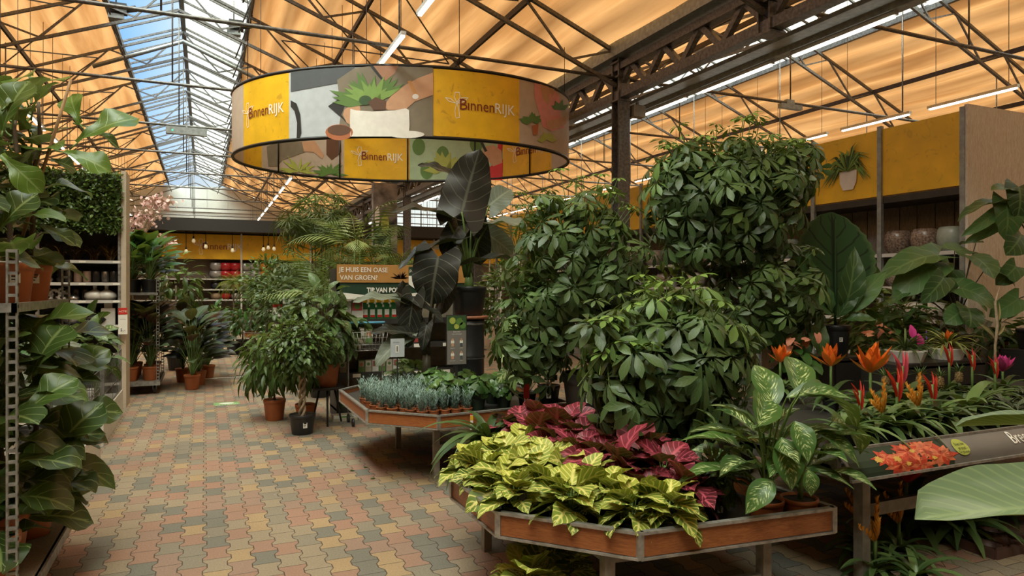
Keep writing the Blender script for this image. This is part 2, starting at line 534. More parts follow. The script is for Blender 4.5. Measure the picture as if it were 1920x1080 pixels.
# gutter girder between the two spans and its columns
ZB, ZT = 1.65 + 2.35 * 1.4, ZG - 0.30
g = MB()
g.bx(GX1 - .09, GX1 + .09, Y0, Y1, ZB, ZB + .14)
g.bx(GX1 - .09, GX1 + .09, Y0, Y1, ZT - .12, ZT)
ys = Y0
while ys < Y1:
    g.bar((GX1, ys, ZB + .1), (GX1, ys + .45, ZT - .06), 0.09, 0.09)
    g.bar((GX1, ys + .45, ZT - .06), (GX1, ys + .9, ZB + .1), 0.09, 0.09)
    ys += 0.9
struct(g.build('beam', steel))
gb = MB()
gb.bx(GX1 - .22, GX1 + .22, Y0, Y1, ZG - .22, ZG + .02)
struct(gb.build('roof_gutter', steel_l))
g2 = MB()
g2.bx(GX1 + .55, GX1 + .72, Y0, Y1, ZB - .10, ZB + .04)
g2.bx(GX1 + .25, GX1 + .50, Y0, Y1, ZB - .04, ZB + .02)
struct(g2.build('cable_tray', steel_l))
for y in [10.3 - 3.5 * 1, 10.3] + [10.3 + 7 * k for k in range(1, 6)]:
    c = MB()
    w = 0.115
    z0 = 0 if abs(y - 6.8) > .1 else ZB
    c.bx(GX1 - w, GX1 + w, y - w, y - w + .03, z0, ZG - .1)
    c.bx(GX1 - w, GX1 + w, y + w - .03, y + w, z0, ZG - .1)
    c.bx(GX1 - .012, GX1 + .012, y - w, y + w, z0, ZG - .1)
    if z0 == 0: c.bx(GX1 - .2, GX1 + .2, y - .2, y + .2, 0, .03)
    for zz in (ZB - .05, ZB + .35, ZT):
        c.bx(GX1 - w - .02, GX1 + w + .02, y - w - .02, y + w + .02, zz, zz + .03)
    struct(c.build('column', steel))

# walls
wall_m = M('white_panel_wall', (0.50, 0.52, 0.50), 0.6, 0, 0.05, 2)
wall_d = M('dark_board_wall', (0.16, 0.13, 0.10), 0.8, 0, 0.2, 3)  # dark brown boards, tone varied by noise
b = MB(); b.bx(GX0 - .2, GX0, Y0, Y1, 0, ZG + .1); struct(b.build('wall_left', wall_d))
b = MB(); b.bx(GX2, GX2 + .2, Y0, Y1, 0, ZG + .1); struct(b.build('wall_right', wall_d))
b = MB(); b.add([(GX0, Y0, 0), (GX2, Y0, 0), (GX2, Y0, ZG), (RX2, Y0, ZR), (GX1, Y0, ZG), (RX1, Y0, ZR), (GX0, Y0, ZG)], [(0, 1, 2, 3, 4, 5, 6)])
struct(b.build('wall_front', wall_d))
b = MB()
b.add([(GX0, Y1, 0), (GX0, Y1, ZG), (RX1 - 2.0, Y1, roof_z(RX1 - 2.0, RX1)), (RX1 + 2.0, Y1, roof_z(RX1 + 2.0, RX1)), (GX1, Y1, ZG), (GX1, Y1, 0)], [(0, 1, 2, 3, 4, 5)])
for i in range(12):
    x = GX0 + .6 + i * 1.2
    b.bx(x - .012, x + .012, Y1 - .02, Y1, 3, min(roof_z(x, RX1), ZR - .9))
b.bx(GX0, GX1, Y1 - .06, Y1, 6.35, 6.42)
struct(b.build('wall_back', wall_m))
b = MB(); b.add([(RX1 - 2.0, Y1, roof_z(RX1 - 2.0, RX1)), (RX1 + 2.0, Y1, roof_z(RX1 + 2.0, RX1)), (RX1, Y1, ZR)], [(0, 1, 2)])
struct(b.build('window_5', gl_milky))
# glazed gable of the second span
b = MB(); b.add([(GX1, Y1, 5.0), (GX2, Y1, 5.0), (GX2, Y1, ZG), (RX2, Y1, ZR), (GX1, Y1, ZG)], [(0, 1, 2, 3, 4)])
w = struct(b.build('window_6', gl_milky))
fr = MB()
for i in range(13):
    x = GX1 + .3 + i * 1.15
    fr.bx(x - .04, x + .04, Y1 - .08, Y1 - .02, 5.0, roof_z(x, RX2))
for z in (5.0, 5.9, 6.8): fr.bx(GX1, GX2, Y1 - .08, Y1 - .02, z - .05, z + .05)
fr.build('window_frame', steel, w)
b = MB(); b.bx(GX1, GX2, Y1, Y1 + .1, 0, 5.0); struct(b.build('wall_back_right', wall_m))

# floor of interlocking H-shaped pavers
def paver_mat():
    m, N, L, b = newmat('interlocking_pavers')
    tc = N.new('ShaderNodeTexCoord'); sp = N.new('ShaderNodeSeparateXYZ'); L.new(tc.outputs['Object'], sp.inputs[0])
    X, Y = sp.outputs[0], sp.outputs[1]
    mn = lambda op, a, b_=None, c=None, clamp=False: math_n(N, L, op, a, b_, c, clamp)
    s_, t_ = 0.136, 0.202
    nb = mn('ROUND', mn('DIVIDE', X, s_))
    par = mn('PINGPONG', nb, 1.0)                       # 0 even, 1 odd
    sgn = mn('MULTIPLY_ADD', par, -2.0, 1.0)
    wv = mn('SINE', mn('MULTIPLY', Y, 6.28318 / t_))
    wv = mn('MINIMUM', mn('MAXIMUM', mn('MULTIPLY', wv, 1.7), -1.0), 1.0)
    off = mn('MULTIPLY', mn('MULTIPLY', wv, sgn), 0.0125)
    dx = mn('SUBTRACT', X, mn('ADD', mn('MULTIPLY', nb, s_), off))
    colk = mn('SUBTRACT', nb, mn('LESS_THAN', dx, 0.0))
    cp = mn('PINGPONG', colk, 1.0)
    ry = mn('ADD', mn('SUBTRACT', mn('DIVIDE', Y, t_), 0.75), mn('MULTIPLY', cp, 0.5))
    row = mn('FLOOR', ry); fr_ = mn('SUBTRACT', ry, row)
    dy = mn('MULTIPLY', mn('MINIMUM', fr_, mn('SUBTRACT', 1.0, fr_)), t_)
    d = mn('MINIMUM', mn('ABSOLUTE', dx), dy)
    joint = mn('MULTIPLY_ADD', d, -380.0, 1.5, clamp=True)
    cb = N.new('ShaderNodeCombineXYZ'); L.new(colk, cb.inputs[0]); L.new(row, cb.inputs[1])
    wn_ = N.new('ShaderNodeTexWhiteNoise'); wn_.noise_dimensions = '3D'; L.new(cb.outputs[0], wn_.inputs['Vector'])
    rp = N.new('ShaderNodeValToRGB'); rp.color_ramp.interpolation = 'CONSTANT'
    cols = [(0.0, (0.285, 0.170, 0.120)), (0.20, (0.27, 0.215, 0.148)), (0.42, (0.160, 0.150, 0.122)), (0.60, (0.33, 0.232, 0.130)), (0.74, (0.215, 0.185, 0.138)), (0.88, (0.265, 0.175, 0.130))]
    e = rp.color_ramp.elements
    e[0].color = (*cols[0][1], 1); e[0].position = 0
    e[1].position = cols[1][0]; e[1].color = (*cols[1][1], 1)
    for p_, c_ in cols[2:]:
        q = e.new(p_); q.color = (*c_, 1)
    L.new(wn_.outputs['Value'], rp.inputs[0])
    no = N.new('ShaderNodeTexNoise'); no.inputs['Scale'].default_value = 90; no.inputs['Detail'].default_value = 4; L.new(tc.outputs['Object'], no.inputs['Vector'])
    n2 = N.new('ShaderNodeTexNoise'); n2.inputs['Scale'].default_value = 1.1; n2.inputs['Detail'].default_value = 4; L.new(tc.outputs['Object'], n2.inputs['Vector'])
    g = mn('MULTIPLY_ADD', no.outputs['Fac'], 0.8, 0.58)
    g = mn('MULTIPLY', g, mn('MULTIPLY_ADD', n2.outputs['Fac'], 0.5, 0.75))
    gc = N.new('ShaderNodeCombineColor')
    for i in range(3): L.new(g, gc.inputs[i])
    c = mix_n(N, L, 1.0, rp.outputs[0], gc.outputs[0], 'MULTIPLY')
    # pale scuffs
    n3 = N.new('ShaderNodeTexNoise'); n3.inputs['Scale'].default_value = 26; n3.inputs['Detail'].default_value = 2; L.new(tc.outputs['Object'], n3.inputs['Vector'])
    c = mix_n(N, L, mn('MULTIPLY_ADD', n3.outputs['Fac'], 14, -10.6, clamp=True), c, (0.5, 0.45, 0.36))
    c = mix_n(N, L, joint, c, (0.055, 0.042, 0.03))
    L.new(c, b.inputs['Base Color'])
    b.inputs['Roughness'].default_value = 0.72; b.inputs['Specular IOR Level'].default_value = 0.3
    bp = N.new('ShaderNodeBump'); bp.inputs['Strength'].default_value = 0.5; bp.inputs['Distance'].default_value = 0.006
    L.new(mn('MULTIPLY_ADD', joint, -1.0, mn('MULTIPLY', no.outputs['Fac'], 0.3)), bp.inputs['Height'])
    L.new(bp.outputs[0], b.inputs['Normal'])
    return m
b = MB(); b.add([(GX0 - 1, Y0 - 1, 0), (GX2 + 1, Y0 - 1, 0), (GX2 + 1, Y1 + 1, 0), (GX0 - 1, Y1 + 1, 0)], [(0, 1, 2, 3)])
struct(b.build('floor', paver_mat()))

# fluorescent strip lights in rows along the hall
tube_m = M('lit_tube', (0.9, 0.88, 0.8), 0.5, emit=(1.0, 0.93, 0.78), es=4.0)
body_m = M('white_light_body', (0.62, 0.62, 0.6), 0.5)
def strip(x, y, z, ln=1.55, label='', group=''):
    t = thing('strip_light', label, 'light', (x, y, z), 0, group)
    b = MB(); b.box((0, ln / 2, 0.03), (0.07, ln, 0.05)); b.build('light_body', body_m, t)
    b = MB(); b.box((0, ln / 2, -0.008), (0.05, ln - .06, 0.026)); b.build('light_tube', tube_m, t)
    top = roof_z(x, RX1 if x < GX1 else RX2) - .02 - z if abs(x - 7.275) > .01 else .07
    for yy in (0.15, ln - .15):
        b = MB(); b.tube([(0, yy, .05), (0, yy, top)], 0.006, 4); b.build('hanger', steel, t)
    return t
for x, ys, dz, lab in ((2.55, 2.6, 3.55, 'fluorescent strip light of the row hanging above the round banner'),
                   (-3.3, 3.2, 3.55, 'fluorescent strip light of the row under the left roof slope'),
                   (7.275, 3.6, 3.14, 'warm lit strip light of the row running along the gutter girder'),
                   (12.15, 7.0, 3.28, 'strip light of the row above the yellow-topped pot racks at right')):
    y = ys; n = 0; proto = None
    while y < 44:
        if proto is None: proto = strip(x, y, 1.65 + dz, label=lab, group=lab.replace('light of', 'lights of')); o = proto
        else: o = dup(proto, (x, y, 1.65 + dz), 0, lab, lab.replace('light of', 'lights of'))
        y += 2.3 if x < 7 else 1.9

# pipe over the skylight, vent gear boxes, emergency light, sensor box
pz = 20.6
b = MB(); b.tube([(RX1 - 2.1, pz, roof_z(RX1 - 2.1, RX1) - .55), (RX1, pz, ZR - .45), (RX1 + 3.2, pz, roof_z(RX1 + 3.2, RX1) - .5)], .055, 10)
tag(b.build('ventilation_pipe', steel_l), 'pale grey pipe bent over the skylight ridge near the top left', 'pipe')
for i, sg in enumerate((-1, 1)):
    x = RX1 + sg * 1.2; z = roof_z(x, RX1) - .55
    t = thing('vent_motor', ('vent motor box at the left edge of the skylight', 'vent motor box at the right edge of the skylight')[i], 'motor', (x, 17.3 + .15, z))
    b = MB(); b.bx(-.16, .16, -.12, .12, 0, .2); b.build('gear_box', potlike := M('motor_black', (.03, .03, .03), .5), t)
    b = MB(); b.tube([(.12, 0, .1), (.34, 0, .16)], .07, 10); b.build('motor_drum', potlike, t)
    b = MB(); b.bx(-.2, .1, -.1, .1, -.14, -.04); b.bx(-.1, .0, -.02, .02, -.05, .02); b.build('control_box', steel_l, t)
    b = MB(); b.tube([(-.05, -.02, .15), (-.05, -.02, .66)], .015, 5); b.build('bracket', steel, t)
q = at(350, 92, y=17.3); t = thing('emergency_light', 'grey emergency light box with a green lamp on the truss under the skylight', 'light', (q.x, 17.27, ZG - .55))
b = MB(); b.bx(-.42, .42, -.06, .06, -.20, -.04); b.bx(-.02, .02, -.02, .02, -.05, .03); b.build('light_body', steel_l, t)
b = MB(); b.bx(-.30, -.27, -.068, -.06, -.14, -.11); b.build('indicator', M('green_led', (.02, .5, .2), .4, emit=(.05, 1, .4), es=2.0), t)
q = at(1195, 218, x=GX1 + .3); t = thing('sensor_box', 'small beige sensor box hanging under the girder right of the column', 'box', (q.x, q.y, ZB - .30))
b = MB(); b.bx(-.12, .12, -.08, .08, 0, .20); b.bx(-.02, .02, -.02, .02, .2, .31); b.build('box_body', M('beige_box', (.35, .30, .22), .6), t)
q = at(1480, 190, y=10.3)
t = thing('linear_fixture', 'short grey light fitting clamped to the tie rod of the right bay', 'light', (q.x, 10.3, ZG - .55)); b = MB(); b.bx(-.25, .3, -.05, .05, -.12, -.03); b.bx(-.1, .1, -.04, .04, -.05, .06); b.build('fitting_body', steel_l, t)
for i in range(1, len(TR) - 1):
    for sg in (-1, 1):
        x = RX1 + sg * 1.45; b = MB()
        for k_ in range(2):
            yy = TR[i] + k_ * 1.7; b.tube([(x + sg * .1, yy, roof_z(x, RX1) - .1), (x - sg * .25, yy + .5, roof_z(x, RX1) - 1.0)], .018, 5)
        b.tube([(x, TR[i], roof_z(x, RX1) - .35), (x, TR[i] + 3.5, roof_z(x, RX1) - .35)], .02, 5)
        struct(b.build('roof_vent_rack', steel))
# ------------------------------------------------------------------ signs and printed panels
yellow = M('yellow_print', (0.76, 0.43, 0.014), 0.42, 0, 0.10, 3, scratch=(0.40, 0.22, 0.02))
maroon = M('maroon_print', (0.16, 0.012, 0.01), 0.5)
white_p = M('white_print', (0.80, 0.78, 0.72), 0.5, 0, 0.03)
black_m = M('black_metal', (0.012, 0.012, 0.012), 0.4, 0.2)
alu = M('aluminium_trim', (0.42, 0.41, 0.38), 0.35, 0.6, 0.25, 30)
def flat(name, c, r=0.6): return M(name, c, r, 0, 0.06, 8)
P = {'grey': flat('p_grey', (.46, .50, .54)), 'dgrey': flat('p_dgrey', (.07, .08, .09)), 'skin': flat('p_skin', (.55, .30, .17)),
     'skin2': flat('p_skin2', (.38, .19, .11)), 'knit': flat('p_knit', (.20, .165, .115)), 'green': flat('p_green', (.10, .20, .04)),
     'green2': flat('p_green2', (.20, .34, .07)), 'dgreen': flat('p_dgreen', (.03, .08, .02)), 'brown': flat('p_brown', (.11, .045, .02)),
     'terra': flat('p_terra', (.42, .13, .05)), 'white': flat('p_white', (.78, .75, .70)), 'pink': flat('p_pink', (.68, .27, .25)),
     'beige': flat('p_beige', (.48, .38, .30)), 'red': flat('p_red', (.62, .03, .03)), 'mint': flat('p_mint', (.36, .48, .30)),
     'black': flat('p_black', (.015, .015, .015)), 'strap': flat('p_strap', (.55, .26, .08)), 'lime': flat('p_lime', (.38, .42, .08))}
PK = list(P); PM = [P[k] for k in PK]
def pi_(k): return PK.index(k)

def clip_strip(poly, x0, x1):
    def half(pl, x, keep_right):
        out = []
        for i in range(len(pl)):
            a, b = pl[i], pl[(i + 1) % len(pl)]
            ina = a[0] >= x if keep_right else a[0] <= x
            inb = b[0] >= x if keep_right else b[0] <= x
            if ina: out.append(a)
            if ina != inb:
                t = (x - a[0]) / (b[0] - a[0]); out.append((x, a[1] + t * (b[1] - a[1])))
        return out
    p = half(poly, x0, True)
    return half(p, x1, False) if len(p) > 2 else []

# --- big oval banner ring
RC = at(757, 298, t=13.0); RC.z = 0
Rv, Fv = Vector((CS, -SN, 0)), Vector((SN, CS, 0))
RA, RB, RZ, RH = 3.08, 2.25, 4.0, 1.10
def ring_xy(phi, off=0.0):
    p = RC + Rv * (RA * math.sin(phi)) - Fv * (RB * math.cos(phi))
    n = (Rv * (math.sin(phi) / RA) - Fv * (math.cos(phi) / RB)).normalized()
    return p + n * off
TBL = [0.0]; NS = 1440
for i in range(NS): TBL.append(TBL[-1] + (ring_xy(2 * math.pi * (i + 1) / NS) - ring_xy(2 * math.pi * i / NS)).length)
PER = TBL[-1]
def phi_at(s): return float(np.interp(s % PER, TBL, np.linspace(0, 2 * math.pi, NS + 1)))
def s_at(phi): return float(np.interp(phi % (2 * math.pi), np.linspace(0, 2 * math.pi, NS + 1), TBL))
def ring_hit(px, py, inner, off):
    d = ray(px, py); sgn = -1 if inner else 1
    a, b = RA + off * sgn, RB + off * sgn
    o = EYE - RC
    ox, oy = o.dot(Rv) / a, o.dot(Fv) / b; dx, dy = d.dot(Rv) / a, d.dot(Fv) / b
    A, B, C_ = dx * dx + dy * dy, 2 * (ox * dx + oy * dy), ox * ox + oy * oy - 1
    D = B * B - 4 * A * C_
    if D < 0: t = -B / (2 * A)
    else: t = (-B + (math.sqrt(D) if inner else -math.sqrt(D))) / (2 * A)
    return EYE + d * t
def ring_plate(mb, poly, mi, inner, off):
    xs = [p[0] for p in poly]; x = min(xs)
    while x < max(xs):
        q = clip_strip(poly, x, x + 14); x += 14
        if len(q) > 2: mb.add([ring_hit(a, b, inner, off) for a, b in q], [tuple(range(len(q)))], mi)
def ell(cx, cy, rx, ry, n=18): return [(cx + rx * math.cos(6.283 * i / n), cy + ry * math.sin(6.283 * i / n)) for i in range(n)]
def petals(cx, cy, n, ln, w, seed, a0=-3.3, a1=0.2):
    r = random.Random(seed); out = []
    for i in range(n):
        a = a0 + (a1 - a0) * i / max(1, n - 1) + r.uniform(-.15, .15); l = ln * r.uniform(.6, 1.1)
        x1, y1 = cx + l * math.cos(a), cy + l * math.sin(a) * .8
        nx, ny = -math.sin(a) * w, math.cos(a) * w
        out.append([(cx, cy), (cx * .5 + x1 * .5 + nx, cy * .5 + y1 * .5 + ny), (x1, y1), (cx * .5 + x1 * .5 - nx, cy * .5 + y1 * .5 - ny)])
    return out

ring = thing('banner_ring', 'large hanging oval banner ring with yellow and photo printed panels', 'banner', (0, 0, 0))
def ring_seg(mb, s0, s1, mi, off0=-0.012, off1=0.012):
    n = max(2, int(abs(s1 - s0) / 0.12)); ph = [phi_at(s0 + (s1 - s0) * i / n) for i in range(n + 1)]
    for o_, fl in ((off1, 0), (off0, 1)):
        vs = []
        for p in ph:
            q = ring_xy(p, o_); vs += [(q.x, q.y, RZ), (q.x, q.y, RZ + RH)]
        mb.add(vs, [(2 * i, 2 * i + 2, 2 * i + 3, 2 * i + 1) for i in range(n)], mi, True)
def s_of_px(px, inner):
    p = ring_hit(px, 250, inner, 0) - RC
    return s_at(math.atan2(p.dot(Rv) / RA, -p.dot(Fv) / RB))
def ring_text(mb, s_start, sgn, z, mi_a, mi_b, w, size, inner):
    def fn(x, y, off):
        p = ring_xy(phi_at(s_start + sgn * x), -off if inner else off); return (p.x, p.y, z + y)
    brand(mb, fn, 0, 0, w, size, mi_a, mi_b)
def brand(mb, fn, x, y, w, size, mi_a, mi_b, off=0.022):
    tw = MB(); idf = lambda a, b, o: (a, b, o)
    for txt, mi, x0, x1 in (('B', mi_a, 0, .125), ('\u0131nnen', mi_a, .135, .60), ('RIJK', mi_b, .62, 1.0)):
        t = MB(); t.text(idf, txt, 0, 0, size * (1.0 if len(txt) != 4 else .92), 0)
        xs = [p[0] for p in t.v]; a, b = min(xs), max(xs); k = (x1 - x0) * w / (b - a)
        mb.add([fn(x + x0 * w + (p[0] - a) * k, y + p[1], off) for p in t.v], t.f, mi)
    # outline flower beside the word
    for pts in ([(-.05, .3), (-.16, .5), (-.30, .55), (-.22, .38), (-.05, .3)], [(-.02, .35), (-.08, .6), (-.06, .85), (.04, .85), (.06, .6), (-.02, .35)],
                [(.0, .3), (.10, .6), (.26, .62), (.16, .42), (.0, .3)], [(-.02, .35), (-.07, -.1), (-.04, -.45), (.05, -.4), (.03, 0), (-.02, .35)]):
        for (ax, ay), (bx_, by) in zip(pts[:-1], pts[1:]):
            sc = size * 2.6; sy = size * 1.25; A, B = Vector((ax * sc - size * .15, ay * sy)), Vector((bx_ * sc - size * .15, by * sy))
            d = (B - A).normalized(); nn = Vector((-d.y, d.x)) * size * .018
            mb.add([fn(x + q.x, y + q.y, off - .002) for q in (A + nn, B + nn, B - nn, A - nn)], [(0, 1, 2, 3)], mi_b)

near_px = [(543, 812), (812, 973)]
# yellow and photo panels; boundaries read as arc positions on the ring
sN = {k: s_of_px(k, False) for k in (458, 543, 812, 973, 1062)}
sF = {k: s_of_px(k, True) for k in (456, 490, 645, 768, 943, 1035, 1060)}
def ypanel(s0, s1, label=None):
    b = MB(); ring_seg(b, s0, s1, 0)
    return b
b = ypanel(sN[812], sN[973])
ring_text(b, s_of_px(862, False), 1, RZ + .46, 1, 2, s_of_px(964, False) - s_of_px(862, False), .25, False)
b.build('yellow_panel', [yellow, maroon, white_p], ring)
b = ypanel(sN[458] - 0, sN[543] + (PER if sN[543] < sN[458] else 0))
ss = s_of_px(469, False)
ring_text(b, ss, 1, RZ + .46, 1, 2, (s_of_px(534, False) - ss) % PER, .25, False)
b.build('yellow_panel', [yellow, maroon, white_p], ring)
for a, c, tx in ((768, 645, (678, 756)), (1035, 943, (969, 1027)), (490, 456, None)):
    b = ypanel(sF[a], sF[c])
    if tx:
        s0 = s_of_px(tx[0], True); s1 = s_of_px(tx[1], True)
        ring_text(b, s0, -1, RZ + .44, 1, 2, (s0 - s1) % PER, .25, True)
    b.build('yellow_panel', [yellow, maroon, white_p], ring)
# photo panel: hands potting a plant
b = MB(); ring_seg(b, sN[543] - (PER if sN[543] > sN[812] else 0), sN[812], pi_('grey'))
pl = lambda k, poly, off=0.018: ring_plate(b, poly, pi_(k), False, off)
pl('dgrey', [(545, 133), (600, 125), (665, 121), (665, 150), (545, 172)])
pl('black', [(545, 188), (556, 194), (563, 215), (565, 250), (560, 262), (556, 262), (557, 230), (552, 208), (545, 200)], .02)
pl('knit', [(632, 150), (664, 128), (705, 122), (812, 123), (812, 256), (632, 256), (640, 212)], .020)
pl('black', [(615, 199), (636, 185), (650, 190), (640, 215), (655, 236), (642, 222)], .022)
pl('skin2', [(699, 122), (748, 121), (740, 138), (722, 152), (708, 140)], .023)
pl('black', [(692, 122), (699, 122), (722, 152), (718, 154)], .024)
pl('skin', [(812, 136), (785, 146), (762, 158), (735, 178), (718, 200), (728, 206), (760, 206), (778, 190), (812, 178)], .026)
pl('strap', [(764, 152), (770, 151), (783, 176), (778, 182)], .028)
pl('white', ell(779, 181, 6, 5), .029)
pl('skin', [(646, 205), (672, 190), (676, 205), (660, 236), (650, 230), (643, 215)], .026)
for q in petals(690, 195, 18, 78, 8, 3, -3.0, -0.6): pl('green', [(max(560, x), max(126, y)) for x, y in q], .028)
for q in petals(700, 190, 14, 60, 6, 5, -2.9, -0.4): pl('green2', [(x, max(126, y)) for x, y in q], .030)
pl('dgreen', ell(685, 188, 12, 9), .031)
pl('brown', [(690, 192), (704, 182), (724, 190), (722, 206), (700, 206)], .032)
pl('white', [(657, 204), (668, 207), (700, 209), (740, 207), (760, 203), (767, 206), (768, 235), (766, 256), (657, 256), (656, 225)], .034)
pl('white', ell(762, 252, 34, 7), .035)
pl('terra', ell(636, 248, 26, 15), .034)
pl('brown', ell(636, 244, 22, 10), .036)
b.build('photo_panel', PM, ring)
# photo panel: person in pink with herb pots
b = MB(); ring_seg(b, sN[973], sN[1062], pi_('beige'))
pl = lambda k, poly, off=0.018: ring_plate(b, poly, pi_(k), False, off)
pl('pink', [(1002, 155), (1012, 158), (1022, 172), (1034, 176), (1042, 170), (1050, 182), (1052, 225), (1060, 240), (1034, 246), (1018, 238), (1010, 210), (1002, 180)])
pl('skin', [(1012, 156), (1040, 163), (1038, 176), (1028, 196), (1018, 186)], .020)
pl('skin', [(1024, 228), (1050, 222), (1060, 218), (1062, 232), (1048, 240), (1028, 244)], .022)
pl('terra', [(997, 236), (1010, 232), (1008, 252), (1000, 254)], .022)
for q in petals(998, 228, 9, 26, 5, 9, -3.2, 0): pl('green', q, .024)
for q in petals(1050, 206, 9, 24, 4, 10, -2.6, -.5): pl('green', q, .024)
for q in petals(1025, 262, 8, 20, 5, 12, -3.2, .1): pl('lime', q, .024)
b.build('photo_panel', PM, ring)
# inside, far side: hands with spider plants
b = MB(); ring_seg(b, sF[645], sF[490], pi_('beige'))
pl = lambda k, poly, off=0.018: ring_plate(b, poly, pi_(k), True, off)
pl('knit', [(500, 275), (520, 266), (566, 266), (572, 285), (530, 300), (520, 312), (503, 312)])
pl('skin', [(566, 266), (590, 264), (607, 290), (604, 298), (588, 285), (570, 284)], .02)
pl('brown', [(612, 262), (638, 260), (640, 285), (622, 300), (612, 290)], .02)
for q in petals(560, 322, 15, 40, 2.5, 20): pl('lime', q, .022)
for q in petals(618, 326, 15, 36, 3, 21): pl('green', q, .024)
b.build('photo_panel', PM, ring)
b = MB(); ring_seg(b, sF[943], sF[768], pi_('mint'))
pl = lambda k, poly, off=0.018: ring_plate(b, poly, pi_(k), True, off)
for cx_, cy_ in ((785, 275), (830, 290), (893, 270), (800, 320)): pl('green', ell(cx_, cy_, 12, 16), .018)
for q in petals(832, 318, 15, 42, 7, 30): pl('lime', q, .022)
pl('skin', [(905, 276), (925, 272), (940, 282), (942, 305), (925, 312), (908, 295)], .022)
pl('black', [(898, 262), (903, 262), (914, 283), (909, 285)], .024)
pl('red', [(943, 265), (934, 268), (932, 285), (943, 300), (942, 338), (898, 338), (902, 325), (925, 308)], .020)
b.build('photo_panel', PM, ring)
# remaining plain stretches
for a, c in ((s_of_px(1062, False), sF[1035]), (sF[456], sN[458] + (PER if sN[458] < sF[456] else 0))):
    if (c - a) % PER < 3: 
        b = MB(); ring_seg(b, a, a + (c - a) % PER, pi_('beige')); b.build('photo_panel', PM, ring)
# rims and hanging wires
for z in (RZ, RZ + RH):
    b = MB(); pts = [ring_xy(2 * math.pi * i / 96) + Vector((0, 0, z)) for i in range(97)]
    b.tube(pts, 0.03, 6); b.build('rim', black_m, ring)
for ph in (0.4, 1.3, 2.3, 3.3, 4.4, 5.4):
    p = ring_xy(ph); b = MB()
    b.tube([(p.x, p.y, RZ + RH), (p.x, p.y, roof_z(p.x, RX1) - .2)], 0.006, 4); b.build('hanging_wire', black_m, ring)
for i, px in enumerate((522, 637, 764, 890, 993)):
    p = ring_hit(px, 300, True, 0.03); b = MB()
    b.tube([(p.x, p.y, RZ), (p.x, p.y, RZ + RH)], 0.014, 6); b.build('stay', black_m, ring)

# --- generic plane sign helper: sign coordinates in metres on a vertical plane facing -Y
def yplane(x0, z0, y): return lambda x, zz, off: (x0 + x, y - off, z0 + zz)
def rect(x0, y0, x1, y1): return [(x0, y0), (x1, y0), (x1, y1), (x0, y1)]
# ------------------------------------------------------------------ racks, tables, trolleys
wood_pan = M('cherry_panel', (0.38, 0.135, 0.042), 0.4, 0, wood=((0.22, 0.065, 0.02), (1.2, 1.2, 16)))
wood_grey = M('weathered_boards', (0.78, 0.74, 0.66), 0.75, 0, wood=((0.56, 0.49, 0.40), (9, 9, 0.8)), bump=.1)
wood_dark = M('dark_boards', (0.30, 0.25, 0.20), 0.8, 0, wood=((0.16, 0.125, 0.095), (9, 9, 0.8)))
terra = M('terracotta_plastic', (0.40, 0.115, 0.035), 0.45, 0, 0.12, 6)
potblack = M('black_plastic', (0.016, 0.016, 0.017), 0.42, 0, 0.2, 9)
potgrey = M('grey_plastic', (0.06, 0.062, 0.062), 0.5, 0, 0.15, 9)
potwhite = M('white_plastic', (0.62, 0.60, 0.55), 0.5, 0, 0.06, 9)
soil = M('potting_soil', (0.03, 0.02, 0.013), 0.95, 0, 0.4, 40, 0.5)
dark_wood = M('black_wood', (0.02, 0.018, 0.016), 0.5)
zinc = M('zinc_trolley_steel', (0.33, 0.32, 0.30), 0.4, 0.5, 0.3, 25)
shelf_w = M('white_shelf_steel', (0.55, 0.54, 0.52), 0.45, 0, 0.08, 6)
shelf_d = M('dark_shelf_steel', (0.035, 0.033, 0.03), 0.5, 0, 0.2, 6)
green_p = M('bottle_green', (0.03, 0.16, 0.05), 0.35)
dgreen_s = M('dark_green_sign', (0.018, 0.05, 0.028), 0.5)
ochre = M('ochre_sign', (0.44, 0.22, 0.06), 0.5, 0, 0.08, 4)
redpl = M('red_print', (0.55, 0.03, 0.02), 0.5)
greyp = M('grey_card', (0.20, 0.18, 0.165), 0.5, 0, 0.05, 3)

